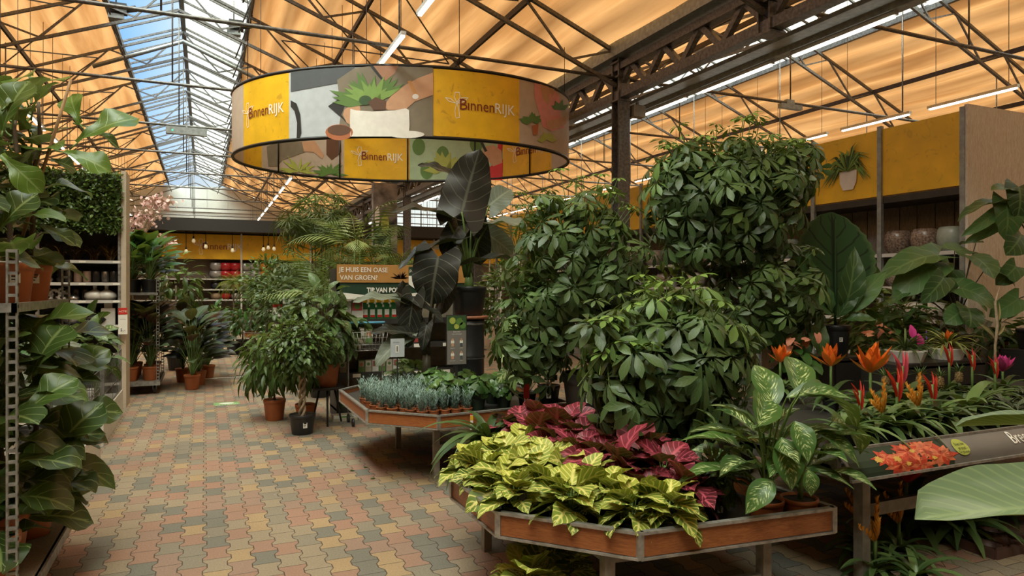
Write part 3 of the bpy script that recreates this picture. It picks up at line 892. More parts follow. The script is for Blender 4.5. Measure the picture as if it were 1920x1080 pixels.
def display_table(name, label, poly, rim, h=0.115, legs=(), lift=0.0, board=wood_pan):
    """tray table: poly corner list (anticlockwise), rim height, legs (x, y)"""
    t = thing(name, label, 'table', (poly[0][0], poly[0][1], 0))
    o = Vector((poly[0][0], poly[0][1], 0)); pl = [Vector((x, y, 0)) - o for x, y in poly]; n = len(pl)
    b = MB(); b.prism([(p.x, p.y) for p in pl], rim - h - .01, rim - h + .012 + lift); b.build('tray', shelf_d, t)
    for i in range(n):
        a, c = pl[i], pl[(i + 1) % n]
        d = (c - a).normalized(); out = Vector((d.y, -d.x, 0))
        zc = rim - h / 2
        b = MB(); b.bar(a + Vector((0, 0, zc)), c + Vector((0, 0, zc)), 0.012, h - .016)
        b.build('side_panel', board, t)
        b = MB()
        b.bar(a + Vector((0, 0, rim - .004)) + out * .004, c + Vector((0, 0, rim - .004)) + out * .004, 0.03, 0.014)
        b.bar(a + Vector((0, 0, rim - h)) + out * .004, c + Vector((0, 0, rim - h)) + out * .004, 0.026, 0.010)
        b.build('edge_trim', alu, t)
        b = MB(); b.box(a + Vector((0, 0, zc)), (0.028, 0.028, h + .006), 0, Matrix.Rotation(math.atan2(d.y, d.x) , 3, 'Z')); b.build('corner_post', alu, t)
    for (x, y) in legs:
        b = MB(); b.box((x - o.x, y - o.y, (rim - h) / 2), (0.05, 0.05, rim - h)); b.build('leg', alu_leg, t)
    for i in range(len(legs)):
        a, c = legs[i], legs[(i + 1) % len(legs)]
        for zz in ((rim - h - .04,) if i % 2 else (rim - h - .04, .28)):
            b = MB(); b.bar((a[0] - o.x, a[1] - o.y, zz), (c[0] - o.x, c[1] - o.y, zz), .03, .045); b.build('crossbar', alu_leg, t)
    return t
alu_leg = M('table_leg_steel', (0.27, 0.24, 0.20), 0.5, 0.3, 0.2, 18)
T1 = display_table('display_table', 'nearest wood-sided display tray table, full of yellow and red veined plants',
                   [(1.24, 2.95), (1.68, 2.46), (2.70, 2.37), (2.70, 4.35), (1.68, 4.35), (1.24, 3.60)], 0.62,
                   legs=[(1.62, 2.62), (2.42, 2.52), (2.42, 4.05), (1.62, 4.05)])
T2 = display_table('display_table', 'second wood-sided tray table, holding blue-grey and round-leaved plants',
                   [(1.27, 5.90), (1.745, 5.42), (3.05, 5.56), (3.05, 7.7), (1.75, 7.7), (1.27, 7.2)], 0.61,
                   legs=[(1.82, 5.72), (2.9, 5.75), (2.9, 7.4), (1.82, 7.0)], lift=.05)
T3 = display_table('display_table', 'small distant wood-sided tray table with low flowers beyond the aisle',
                   [(0.85, 17.2), (1.25, 16.7), (3.2, 16.9), (3.2, 18.3), (1.25, 18.3), (0.85, 17.8)], 0.62, legs=[(1.3, 17), (2.9, 17.1), (2.9, 18.1), (1.3, 18.1)])
T4 = display_table('display_table', 'small distant tray table, nearer of the two with price cards',
                   [(1.55, 13.4), (1.9, 13.0), (3.3, 13.2), (3.3, 14.6), (1.9, 14.6), (1.55, 14.2)], 0.62, legs=[(2.0, 13.3), (3.0, 13.5), (3.0, 14.3), (2.0, 14.3)])

# bromeliad bench with tilted printed fascia
bench = thing('plant_bench', 'grey bench with a tilted flower-print front, crowded with bromeliads', 'table', (2.97, 2.6, 0))
b = MB(); b.bx(0, 4.4, 0.02, 1.9, .70, .73); b.build('tray', shelf_d, bench)
fas = M('grey_fascia', (0.16, 0.145, 0.13), 0.45, 0, 0.15, 3)
def ffn(x, y, off):          # x along, y 0..1 up the curved fascia
    c = -0.10 * (1 - y) - 0.03 * math.sin(math.pi * y)
    return (x, c - off, .675 + .135 * y)
b = MB(); nx = 40; ny = 5
for i in range(2):
    vs = [ffn(4.4 * a / nx, c / ny, -.006 * i) for c in range(ny + 1) for a in range(nx + 1)]
    b.add(vs, [(c * (nx + 1) + a, c * (nx + 1) + a + 1, (c + 1) * (nx + 1) + a + 1, (c + 1) * (nx + 1) + a) for c in range(ny) for a in range(nx)], 0, True)
def fplate(k, poly, off):
    xs = [p[1] for p in poly]
    for s_ in range(5):
        q = [(y, x) for x, y in poly]; q = clip_strip(q, s_ / 5, (s_ + 1) / 5)
        if len(q) > 2: b.add([ffn(x, y, off) for y, x in q], [tuple(range(len(q)))], k)
fpm = [fas, flat('p_night_green', (.014, .030, .014)), M('print_red', (0.48, 0.05, 0.02), .45, 0, .3, 30), M('print_orange', (0.62, 0.16, 0.07), .45, 0, .3, 30), M('print_yellow', (0.62, 0.38, 0.08), .45), white_p, P['lime']]
fplate(1, rect(.02, .04, .80, .96), .002)
r_ = random.Random(12)
for i_, (cx_, cy_, rr, kk) in enumerate((q_[0] * .66, q_[1], q_[2] * .72, q_[3]) for q_ in ((1.08, .45, .26, 3), (.92, .75, .22, 3), (.58, .35, .27, 2), (.72, .70, .22, 2), (.44, .62, .17, 2), (.80, .25, .20, 2), (.56, .55, .06, 4), (.36, .60, .07, 4), (.66, .35, .05, 4), (.78, .72, .045, 4), (.98, .42, .05, 4))):
    for j_ in range(11):
        a = j_ * .571 + r_.uniform(-.2, .2); l = rr * r_.uniform(.6, 1.05) * .85; w = rr * .19
        cl_ = lambda v: max(.03, min(.97, v))
        x1, y1 = cx_ + l * math.cos(a), cy_ + l * math.sin(a) * 3.2; mx_, my = (cx_ + x1) / 2, (cy_ + y1) / 2
        fplate(kk if kk == 4 or j_ % 3 else 5 - kk, [(cx_, cl_(cy_)), (mx_ - w * math.sin(a), cl_(my + w * 3 * math.cos(a))), (max(.04, x1), cl_(y1)), (mx_ + w * math.sin(a), cl_(my - w * 3 * math.cos(a)))], .003 + .0004 * i_)
fplate(6, ell(.90, .62, .060, .28, 20), .006)
for k_, tx in enumerate(('Doen, hoe', 'en groei!', 'De groeten')):
    b.text(lambda x, y, off: ffn(x, y / .135, off), tx, .90, (.70 - k_ * .13) * .135, .018, 1, .009, 'CENTER')
b.text(lambda x, y, off: ffn(x, y / .135, off), 'Breemhaar Bromelia', 1.35, .5 * .135, .082, 5, .008)
b.build('printed_fascia', fpm, bench)
for y in (0.0, 1.0):
    b = MB(); b.bar(ffn(0, y, .005), ffn(4.4, y, .005), .014, .014); b.build('edge_trim', alu, bench)
b = MB(); b.bx(.0, .03, -.02, 1.9, .66, .80); b.build('end_panel', alu, bench)
for x in (.35, 2.2, 4.1):
    for y in (.12, 1.7):
        b = MB(); b.box((x, y, .35), (.06, .06, .70)); b.build('leg', alu_leg, bench)
for y in (.12, 1.7):
    b = MB(); b.bar((.35, y, .42), (4.1, y, .42), .03, .07); b.build('crossbar', alu_leg, bench)
# second tier riser on the bench
def crate(name, label, cat, x0, x1, y0, y1, z0, z1, mat, group=None):
    t = thing(name, label, cat, ((x0 + x1) / 2, (y0 + y1) / 2, z0), 0, group); w, d, h = x1 - x0, y1 - y0, z1 - z0
    b = MB(); b.bx(-w / 2, w / 2, -d / 2, d / 2, h - .03, h); b.build('top_board', mat, t)
    b = MB()
    for s_ in (-1, 1): b.bx(s_ * w / 2 - .01, s_ * w / 2 + .01, -d / 2, d / 2, 0, h - .03)
    b.bx(-w / 2, w / 2, d / 2 - .02, d / 2, 0, h - .03); b.bx(-w / 2, w / 2, -d / 2, -d / 2 + .02, h * .15, h - .05)
    b.build('crate_body', mat, t)
    return t

# Danish trolley
def ladder_post(b, x, y, h, z0=.16):
    b.bx(x - .022, x - .014, y - .012, y + .012, z0, h); b.bx(x + .014, x + .022, y - .012, y + .012, z0, h)
    z = z0
    while z < h: b.bx(x - .022, x + .022, y - .010, y + .010, z, z + .014); z += .05
def trolley(label, loc, rz, shelves, W=.565, L=1.35, h=1.82):
    t = thing('plant_trolley', label, 'trolley', loc, rz, None)
    b = MB(); b.bx(-W / 2, W / 2, -L / 2, L / 2, .17, .20); b.build('base', wood_dark, t)
    b = MB()
    for s_ in (-1, 1):
        b.bx(s_ * W / 2 - .012, s_ * W / 2 + .012, -L / 2, L / 2, .14, .20)
        b.bx(-W / 2, W / 2, s_ * L / 2 - .012, s_ * L / 2 + .012, .14, .20)
    b.build('base_frame', zinc, t)
    for sx in (-1, 1):
        for sy in (-1, 1):
            b = MB(); ladder_post(b, sx * (W / 2 - .02), sy * (L / 2 - .02), h); b.build('post', zinc, t)
            b = MB(); b.tube([(sx * (W / 2 - .07) - .018, sy * (L / 2 - .12), .065), (sx * (W / 2 - .07) + .018, sy * (L / 2 - .12), .065)], .065, 14)
            b.build('wheel', terra if False else potblack, t)
            b = MB(); b.bx(sx * (W / 2 - .07) - .028, sx * (W / 2 - .07) + .028, sy * (L / 2 - .12) - .02, sy * (L / 2 - .12) + .02, .06, .15); b.build('wheel_fork', zinc, t)
    for z in shelves:
        b = MB(); b.bx(-W / 2 + .01, W / 2 - .01, -L / 2 + .01, L / 2 - .01, z - .012, z); b.bx(-W / 2, W / 2, -L / 2, -L / 2 + .02, z - .03, z + .012)
        b.bx(-W / 2, W / 2, L / 2 - .02, L / 2, z - .03, z + .012); b.bx(W / 2 - .02, W / 2, -L / 2, L / 2, z - .03, z + .012); b.bx(-W / 2, -W / 2 + .02, -L / 2, L / 2, z - .03, z + .012)
        b.build('shelf', zinc, t)
    return t
trolley('zinc plant trolley at the left edge, loaded with fiddle-leaf figs', (-1.055, 4.42, 0), 0, [1.57])
trolley('zinc plant trolley with peace lilies on its upper shelf', (-0.93, 12.75, 0), 0, [1.57])

# low white cage benches behind the fig trolley
def cage_bench(label, x0, x1, y0, y1):
    t = thing('cage_bench', label, 'bench', (x0, y0, 0)); w, d = x1 - x0, y1 - y0
    b = MB(); b.bx(0, w, 0, d, .05, .30); b.build('plinth', shelf_w, t)
    b = MB(); b.bx(w - .02, w + .015, -.02, d, 0, .34); b.bx(-.02, w, -.03, 0, .0, .34); b.build('white_board', potwhite, t)
    b = MB()
    n = int(d / .09)
    for i in range(n + 1): b.bar((w, d * i / n, .34), (w, d * i / n, .86), .006, .006)
    for z in (.36, .52, .69, .86): b.bar((w, 0, z), (w, d, z), .006, .008)
    for i in range(7): b.bar((w * i / 6, 0, .34), (w * i / 6, 0, .86), .006, .006)
    for z in (.52, .69, .86): b.bar((0, 0, z), (w, 0, z), .008, .006)
    b.build('wire_cage', steel, t)
    b = MB(); b.bx(w - .02, w + .02, -.02, .02, .3, .92); b.build('post', steel, t)
    return t
cage_bench('white plinth with a grey wire cage, half hidden by the fig leaves', -1.75, -.98, 8.35, 10.2)
cage_bench('low white bench with wire cage directly behind the fig trolley', -1.7, -.92, 6.1, 7.6)
c1 = thing('price_card', 'red and white price card on the post by the vase rack', 'price card', (-1.02, 10.78, 1.02))
b = MB(); b.bx(-.055, .055, -.004, .004, 0, .36, 0); fn = yplane(-.055, 0, -.005)
b.plate(fn, rect(0, .27, .11, .36), 1, .002)
b.text(fn, 'ACTIE', .055, .30, .035, 0, .004, 'CENTER'); b.text(fn, '5.-', .055, .04, .06, 2, .004, 'CENTER'); b.text(fn, 'aanbieding', .055, .2, .016, 2, .004, 'CENTER')
b.build('card', [white_p, redpl, P['black']], c1)
b = MB(); b.bx(-.01, .01, -.0, .1, .1, .14); b.build('clip', steel, c1)

# rack of vases with a hedge-covered top
RKY = 10.9
rack = thing('vase_rack', 'tall rack of vases with an artificial hedge box on top', 'rack', (-3.0, RKY, 0))
W_ = 1.95
b = MB(); b.bx(0, W_, .44, .47, 0, 2.45); b.build('back_panel', shelf_d, rack)
for z in (1.14, 1.48, 1.72, 2.02, .75, .35):
    b = MB(); b.bx(0, W_, 0, .44, z - .012, z); b.bx(0, W_, -.012, 0, z - .035, z + .005, 1)
    for i in range(5): b.bx(.25 + i * .4, .33 + i * .4, -.015, -.012, z - .028, z - .004, 2)
    b.build('shelf', [shelf_d, shelf_w, white_p], rack)
for x in (0.98, W_ - .02):
    b = MB(); b.bx(x - .02, x + .02, -.01, .03, 0, 2.45); b.build('upright', zinc, rack)
b = MB(); b.bx(W_ + .0, W_ + .06, -.03, .5, 0, 3.26); b.build('side_board', M('pale_board', (.50, .42, .33), .6, 0, .1, 4), rack)
b = MB(); b.bx(0, W_, 0, .48, 2.42, 3.2); b.build('hedge_box', shelf_d, rack)

# shelving with the care products
SHY = 8.9; SHX = 1.52; SHW = 1.75
shv = thing('product_shelving', 'black shelving of plant care products under an ochre sign', 'shelving', (SHX, SHY, 0))
for z, d0 in ((.12, .0), (.56, .0), (.92, .05), (1.24, .1)):
    b = MB(); b.bx(0, SHW, d0, .5, z - .03, z); b.bx(0, SHW, d0 - .02, d0, z - .06, z + .01, 1); b.build('shelf', [shelf_d, shelf_d], shv)
b = MB(); b.bx(0, SHW, .47, .5, 0, 1.6); b.build('back_panel', M('light_backboard', (.45, .38, .28), .6), shv)
for x in (0.02, SHW - .02):
    b = MB(); b.bx(x - .02, x + .02, .0, .5, 0, 1.9); b.build('side_panel', shelf_d, shv)
sg = MB(); fn = yplane(0, 1.55, -.01)
sg.bx(0, SHW, 0, .03, 1.55, 1.95, 1); sg.plate(fn, rect(0, .17, SHW, .40), 0, .004)
sg.text(fn, 'JE HUIS EEN OASE', .03, .305, .085, 2, .008, bold=.001, sx=.92); sg.text(fn, 'VAN GROEN?', .04, .205, .085, 2, .008, bold=.001, sx=.92)
sg.text(fn, 'TIP VAN POKON', .38, .045, .085, 2, .008, bold=.003, sx=.85)
sg.plate(fn, rect(.93, .2, 1.1, .38), 1, .006); sg.text(fn, 'Pokon', .94, .30, .06, 2, .008)
sg.plate(fn, [(.93, .26), (1.1, .26), (1.1, .15), (1.015, .09), (.93, .15)], 2, .007)
for q in petals(.82, .22, 15, .14, .012, 40, 0.2, 3.0): sg.plate(fn, q, 3, .006)
sg.plate(fn, [(0, .0), (0, .05), (.62, -.02), (1.2, .06), (SHW, .05), (SHW, -.04), (0, -.04)], 2, .006)
sg.build('header_sign', [ochre, dgreen_s, white_p, P['brown']], shv)
for z in (.12, .56, .92):
    b = MB()
    for i in range(4): b.bx(.2 + i * .4, .3 + i * .4, d0 * 0 - .024, -.02, z - .05, z - .005)
    b.build('price_strip', white_p, shv)

# wall rack at right with yellow fascia, pots and board end
RX = 8.0
yellow_bright = M('yellow_print_brightened', (0.88, 0.54, 0.03), 0.5, 0, 0.10, 3, scratch=(0.55, 0.32, 0.03))  # same yellow print, its colour brightened to stand in for missing light
rr = thing('pot_rack', 'tall right-hand rack with yellow fascia and glazed pots', 'rack', (RX, 5.2, 0))
LN = 15.0
for i in range(14):
    y = i * 1.075
    b = MB(); b.bx(-.03, .02, y - .03, y + .03, 0, 3.74); 
    b.build('upright', steel_l, rr)
for i in range(14):
    y = i * 1.075
    b = MB(); b.bx(.0, .02, y + .03, y + 1.045, 2.84, 3.70); b.build('fascia_panel', yellow_bright, rr)
b = MB(); b.bx(.0, .6, 0, LN, 2.74, 2.82); b.build('top_beam', shelf_d, rr)
b = MB(); b.bx(.6, .64, 0, LN, 0, 3.7)
for i in range(60): b.bx(.585, .6, i * .25, i * .25 + .235, 1.0, 2.75)
b.build('back_boards', wood_dark, rr)
for z in (2.08, 1.66, 1.26, .8):
    b = MB(); b.bx(0, .58, 0, LN, z - .02, z); b.bx(-.012, 0, 0, LN, z - .035, z + .01, 1); b.build('shelf', [shelf_d, shelf_w], rr)
b = MB(); b.bx(-.02, .10, -.06, -.02, 0, 3.76); b.bx(.10, 4.2, -.06, -.02, 0, 3.76)
b.build('end_boards', wood_grey, rr)
# fern picture on the fascia
b = MB()
def xfn(yc, zc): return lambda a, c, off: (-off, yc - a, zc + c)
f_ = xfn(1.56, 2.98)
pm_ = [P['white'], P['green2'], P['dgreen'], M('picture_shadow_grey', (.30, .26, .20), .6)]
b.plate(f_, [(-.14, .26), (.14, .26), (.13, .1), (.08, 0), (-.08, 0), (-.13, .1)], 0, .016)
r_ = random.Random(4)
for i in range(95):
    a = r_.uniform(-.25, 3.4); l = r_.uniform(.22, .46)
    x1, y1 = l * math.cos(a) * 1.0, .27 + l * math.sin(a); w = .014
    mx_, my = x1 * .55, .27 + (y1 - .27) * .62 + .03
    b.plate(f_, [(0, .25), (mx_ + w, my), (x1, y1 - .03 - .12 * abs(math.cos(a))), (mx_ - w, my)], 1 if i % 3 else 2, .018 + i * .0003)
b.build('fern_picture', pm_, rr)

# far wall rack with BinnenRijk fascia
FY = 28.9
fr_ = thing('pot_rack', 'far rack across the end of the aisle, yellow fascia and coloured pots', 'rack', (-4.2, FY, 0))
FX0 = -4.2; FLN = 16.5
for i in range(7):
    x = i * 2.6 + .3
    b = MB(); b.bx(x - .03, x + .03, -.02, .03, 0, 3.75); b.build('upright', shelf_w, fr_)
b = MB(); b.bx(0, FLN, .0, .03, 2.75, 3.70); fn = yplane(0, 0, -.0)
xw = at(380, 470, y=FY).x - FX0; xe = at(455, 470, y=FY).x - FX0
brand(b, yplane(0, 3.13, 0), xw, 0, xe - xw, .36, 1, 2, .01)
b.build('fascia_panel', [yellow, maroon, white_p], fr_)
b = MB(); b.bx(0, FLN, .6, .64, 0, 2.8); b.build('back_boards', wood_dark, fr_)
for z in (2.0, 1.6, 1.2, .75, .2):
    b = MB(); b.bx(0, FLN, 0, .6, z - .02, z); b.bx(0, FLN, -.012, 0, z - .04, z + .01, 1); b.build('shelf', [shelf_d, shelf_w], fr_)
b = MB(); b.bx(GX0, GX1 + 6, FY - .9, FY + 1.0, 3.76, 4.22); struct(b.build('beam', M('black_board', (.02, .017, .015), .7)))
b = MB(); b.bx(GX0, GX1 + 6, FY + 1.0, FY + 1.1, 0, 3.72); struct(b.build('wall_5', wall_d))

# column banner
CBY = 22.0
p0 = at(700, 475, y=CBY); p1 = at(745, 345, y=CBY)
cbn = thing('banner_board', 'tall photo-printed banner board standing among the far palms', 'banner', (p0.x, CBY, 0))
w_ = p1.x - p0.x; h_ = p1.z - p0.z; z_ = p0.z
b = MB(); b.bx(0, w_, 0, .25, z_, p1.z, 0); fn = yplane(0, z_, 0)
marb = M('stone_print', (.20, .18, .17), .5, 0, .9, 2.5)
b.plate(fn, rect(0, 0, w_ * .72, h_ * .45), 1, .004)
b.plate(fn, ell(w_ * .16, h_ * .52, w_ * .10, h_ * .15), 2, .006); b.plate(fn, ell(w_ * .48, h_ * .42, w_ * .17, h_ * .14), 3, .006)
for i, tx in enumerate(('Doen,', 'hoe', 'en groei')): b.text(fn, tx, w_ * .48, h_ * (.46 - .06 * i), .10, 1, .01, 'CENTER')
b.text(fn, 'Plantenstek', w_ * .05, h_ * .10, .11, 2, .01); b.text(fn, 'groendirect', w_ * .05, h_ * .04, .07, 2, .01)
b.build('printed_panel', [marb, dgreen_s, white_p, P['lime']], cbn)
b = MB(); b.bx(w_ * .4, w_ * .4 + .12, .06, .18, 0, z_); b.build('post', steel, cbn)

# round stool
st = thing('round_stool', 'round black stool carrying the variegated plant in terracotta', 'stool', (1.36, 8.62, 0))
b = MB(); b.lathe([(0, .43), (.20, .43), (.205, .445), (.20, .46), (0, .46)], n=28); b.build('seat', dark_wood, st)
for i in range(3):
    a = i * 2.09 + .4; b = MB(); b.tube([(.10 * math.cos(a), .10 * math.sin(a), .43), (.20 * math.cos(a), .20 * math.sin(a), 0)], [.014, .011], 8); b.build('leg', dark_wood, st)
# ------------------------------------------------------------------ plant building kit
def rotm(rx=0, ry=0, rz=0, t=(0, 0, 0), s=1.0):
    return Matrix.Translation(t) @ Matrix.Rotation(rz, 4, 'Z') @ Matrix.Rotation(ry, 4, 'Y') @ Matrix.Rotation(rx, 4, 'X') @ Matrix.Scale(s, 4)
def stick_t(n=3):
    V = []; Q = []
    for i in (0, 1):
        for j in range(n):
            a = 6.283 * j / n; V.append((math.cos(a), i, math.sin(a)))
    for j in range(n): Q.append((j, (j + 1) % n, n + (j + 1) % n, n + j))
    return np.array(V, float), np.array(Q), np.full((len(V), 2), 0.3)
STICK = stick_t()
T = {}
T['ovate'] = blade(f_ovate, .5, 4, 1, .5, .12)
T['ovate_big'] = blade(f_ovate, .55, 7, 2, .7, .12, wave=.04, seed=3)
T['lance'] = blade(f_lance, .24, 5, 1, .7, .15)
T['lance_b'] = blade(f_lance, .34, 7, 2, .8, .12, wave=.04, seed=2)
T['obov'] = blade(f_obov, .37, 4, 1, .5, .10)
T['heart'] = blade(f_heart, .85, 8, 2, .8, .10, back=.22, wave=.03, seed=5)
T['fiddle'] = blade(f_fiddle, .62, 10, 3, .7, .12, wave=.07, wf_freq=2, seed=6)
T['fiddle2'] = blade(f_fiddle, .66, 10, 3, 1.2, .10, wave=.09, wf_freq=1.6, seed=9)
T['strap'] = blade(f_strap, .11, 7, 1, 1.6, .25)
T['strap_w'] = blade(f_strap, .17, 7, 1, 1.5, .22)
T['grass'] = blade(f_strap, .035, 5, 1, 1.7, .2)
T['round'] = blade(f_round, 1.0, 5, 2, .1, -.10)
T['iris'] = blade(f_ovate, .80, 6, 2, .8, .10, wave=.05, seed=8, wf_freq=2.5)
T['dieff'] = blade(f_lance, .46, 10, 3, .9, .18, wave=.03, seed=4)
T['aloc'] = blade(f_heart, .80, 10, 3, .6, .10, back=.30, wave=.05, wf_freq=2.5, seed=12)
T['needle'] = blade(f_lance, .12, 2, 1, .3, .1)
T['bract'] = blade(f_lance, .32, 4, 1, -.5, .3)
T['spear'] = blade(f_lance, .16, 4, 1, .2, .4)
def whorl(leaf, n, ln, tilt, r0=.03, arc=6.283, jit=.12, seed=1, var=.12):
    r = random.Random(seed); out = []
    for i in range(n):
        a = arc * i / n + r.uniform(-jit, jit); k = ln * (1 + r.uniform(-var, var)) * (1.0 if i % 2 else .93)
        out.append((leaf, Matrix.Rotation(a, 4, 'Z') @ Matrix.Translation((0, r0, 0)) @ Matrix.Rotation(-tilt + r.uniform(-.12, .12), 4, 'X') @ Matrix.Scale(k, 4)))
    return combine(out)
T['scheff'] = [whorl(T['obov'], 8, .150, .22 + .12 * s_, .028, seed=s_) for s_ in range(3)]
T['scheff_s'] = [whorl(T['obov'], 7, .10, .1, .02, seed=s_ + 5) for s_ in range(2)]
T['fan'] = [whorl(T['needle'], 9, .24, .25, .02, arc=5.2, seed=s_ + 9) for s_ in range(2)]
T['lily_w'] = [whorl(T['lance'], 6, .16, .2, .02, seed=s_ + 19) for s_ in range(2)]
def frond(n=16, ln=1.0, leaf=.32, droop=1.0, w='needle', seed=1):
    out = []; r = random.Random(seed); cy = cz = 0; pts = [(0, 0)]
    for i in range(1, n + 1):
        a = -droop * (i / n) ** 1.3; cy += math.cos(a) * ln / n; cz += math.sin(a) * ln / n; pts.append((cy, cz))
        if i < 3: continue
        k = leaf * math.sin(math.pi * (i / n) ** .7 * .92 + .12) * r.uniform(.85, 1.1)
        for s_ in (-1, 1):
            out.append((T[w], Matrix.Translation((0, cy, cz)) @ Matrix.Rotation(a, 4, 'X') @ Matrix.Rotation(-s_ * (1.05 - .5 * i / n), 4, 'Z') @ Matrix.Rotation(-.35, 4, 'X') @ Matrix.Scale(k, 4)))
    for (y0, z0), (y1, z1) in zip(pts[:-1:2], pts[2::2]):
        d = math.hypot(y1 - y0, z1 - z0)
        out.append((STICK, Matrix.Translation((0, y0, z0)) @ Matrix.Rotation(math.atan2(z1 - z0, y1 - y0), 4, 'X') @ Matrix.Diagonal((.006, d, .006, 1))))
    return combine(out)
T['frond'] = [frond(seed=s_, droop=.8 + .3 * s_) for s_ in range(3)]
T['fern'] = [frond(14, 1.0, .16, 1.5, seed=s_ + 4) for s_ in range(2)]

def rdirs(n, zmin=-1.0, rs=NP):
    d = unit(rs.normal(size=(n * 4, 3))); d = d[d[:, 2] > zmin]
    return d[:n]
def bush(mb, tmpls, n, c, r, size, mi=0, zmin=-.7, fill=(.62, 1.0), up=.55, hang=.35, rs=None, noise=.35, front=None, tint=(0, 1), stick=None):
    """leaves through the outer shell of an ellipsoid; brighter growth towards the top shoots"""
    rs = rs or NP
    if not isinstance(tmpls, list): tmpls = [tmpls]
    d = rdirs(n, zmin, rs); n = len(d)
    f = fill[0] + (fill[1] - fill[0]) * rs.rand(n, 1) ** .6
    lump = 1 + .16 * np.sin(d[:, :1] * 7 + 1.3) * np.cos(d[:, 1:2] * 6 + d[:, 2:] * 5)
    p = np.array(c) + d * np.array(r) * f * lump
    o = unit(d / np.array(r)) ; rnd = rs.normal(size=(n, 3)) * noise
    dr = unit(o + rnd - np.array([0, 0, hang]))
    nr = unit(o * (1 - up) + np.array([0, 0, up]) + rs.normal(size=(n, 3)) * .25)
    sc = size * (0.75 + .5 * rs.rand(n))
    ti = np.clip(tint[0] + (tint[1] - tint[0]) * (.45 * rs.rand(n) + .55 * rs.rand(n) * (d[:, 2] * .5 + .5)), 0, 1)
    which = rs.randint(0, len(tmpls), n)
    for k, t in enumerate(tmpls):
        m_ = which == k
        mb.leaves(t, p[m_], dr[m_], nr[m_], sc[m_], ti[m_], mi)
    if stick:
        base = p - o * size * stick[1] - np.array([0, 0, size * .3]); v = p - base; ln = np.linalg.norm(v, axis=1)
        mb.leaves(STICK, base, v, np.tile([0., 1., .3], (n, 1)), np.stack([np.full(n, stick[0]), ln, np.full(n, stick[0])], 1), np.full(n, .4), stick[2])
    return p
def whorls(mb, tmpls, n, c, r, size, mi=0, zmin=-.75, fill=(.55, 1.0), up=.45, rs=None, tip=.0, stick=(.004, 1), cam_side=True):
    """compound leaves: template z axis = face direction"""
    rs = rs or NP
    d = rdirs(n, zmin, rs); n = len(d)
    f = fill[0] + (fill[1] - fill[0]) * rs.rand(n, 1) ** .5
    lump = 1 + .14 * np.sin(d[:, :1] * 6 + 2.3) * np.cos(d[:, 1:2] * 5 + d[:, 2:] * 4)
    p = np.array(c) + d * np.array(r) * f * lump
    o = unit(d / np.array(r)); nr = unit(o * (1 - up) + np.array([0, 0, up]) + rs.normal(size=(n, 3)) * .18)
    dr = unit(rs.normal(size=(n, 3)))
    dr = unit(dr - nr * (dr * nr).sum(1, keepdims=True))
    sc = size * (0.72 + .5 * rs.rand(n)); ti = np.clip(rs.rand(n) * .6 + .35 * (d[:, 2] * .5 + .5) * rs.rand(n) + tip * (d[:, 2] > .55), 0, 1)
    which = rs.randint(0, len(tmpls), n)
    for k, t in enumerate(tmpls):
        m_ = which == k; mb.leaves(t, p[m_], dr[m_], nr[m_], sc[m_], ti[m_], mi)
    base = p - nr * .10 * size - o * size * .30 - np.array([0, 0, size * .12]); v = p - base; ln = np.linalg.norm(v, axis=1)
    mb.leaves(STICK, base, v, np.tile([0.1, 1., .3], (n, 1)), np.stack([np.full(n, stick[0]), ln, np.full(n, stick[0])], 1), np.full(n, .5), stick[1])
    return p
def rosette(mb, tmpl, n, c, ln, elev=(0.2, 1.2), mi=0, rs=None, tint=(0, 1), var=.25, w=1.0, a0=0, arc=6.283, r0=.01):
    rs = rs or NP
    a = a0 + arc * (np.arange(n) * .382 % 1) + rs.normal(size=n) * .12
    e = elev[0] + (elev[1] - elev[0]) * (np.arange(n) / max(1, n - 1)) + rs.normal(size=n) * .07
    dr = np.stack([np.cos(a) * np.cos(e), np.sin(a) * np.cos(e), np.sin(e)], 1)
    nr = np.stack([-np.cos(a) * np.sin(e), -np.sin(a) * np.sin(e), np.cos(e)], 1)
    sc = ln * (1 - var + 2 * var * rs.rand(n)); p = np.array(c) + np.stack([np.cos(a), np.sin(a), np.zeros(n)], 1) * r0
    mb.leaves(tmpl, p, dr, nr, np.stack([sc * w, sc, sc], 1), tint[0] + (tint[1] - tint[0]) * rs.rand(n), mi)
def petioled(mb, tmpl, specs, mi=0, mp=1, pr=.006, tint=None):
    """specs: (base, tip, leaf length, direction, normal) - a curved petiole carrying one blade each"""
    for i, (a, b, ln, dr, nr) in enumerate(specs):
        a, b = Vector(a), Vector(b); m_ = (a + b) / 2 + Vector((0, 0, .12 * (b - a).length)) - (b - a) * .06
        mb.tube([a, a.lerp(m_, .5) + (b - a) * -.02, m_, m_.lerp(b, .6) + Vector((0, 0, .02)), b], [pr * 1.6, pr * 1.3, pr, pr * .8, pr * .6], 5, mp, caps=False)
        sc = ln if isinstance(ln, (tuple, list)) else (ln, ln, ln)
        mb.leaves(tmpl, [tuple(b)], [dr], [nr], np.array([sc], float), [R_.random() if tint is None else tint], mi)

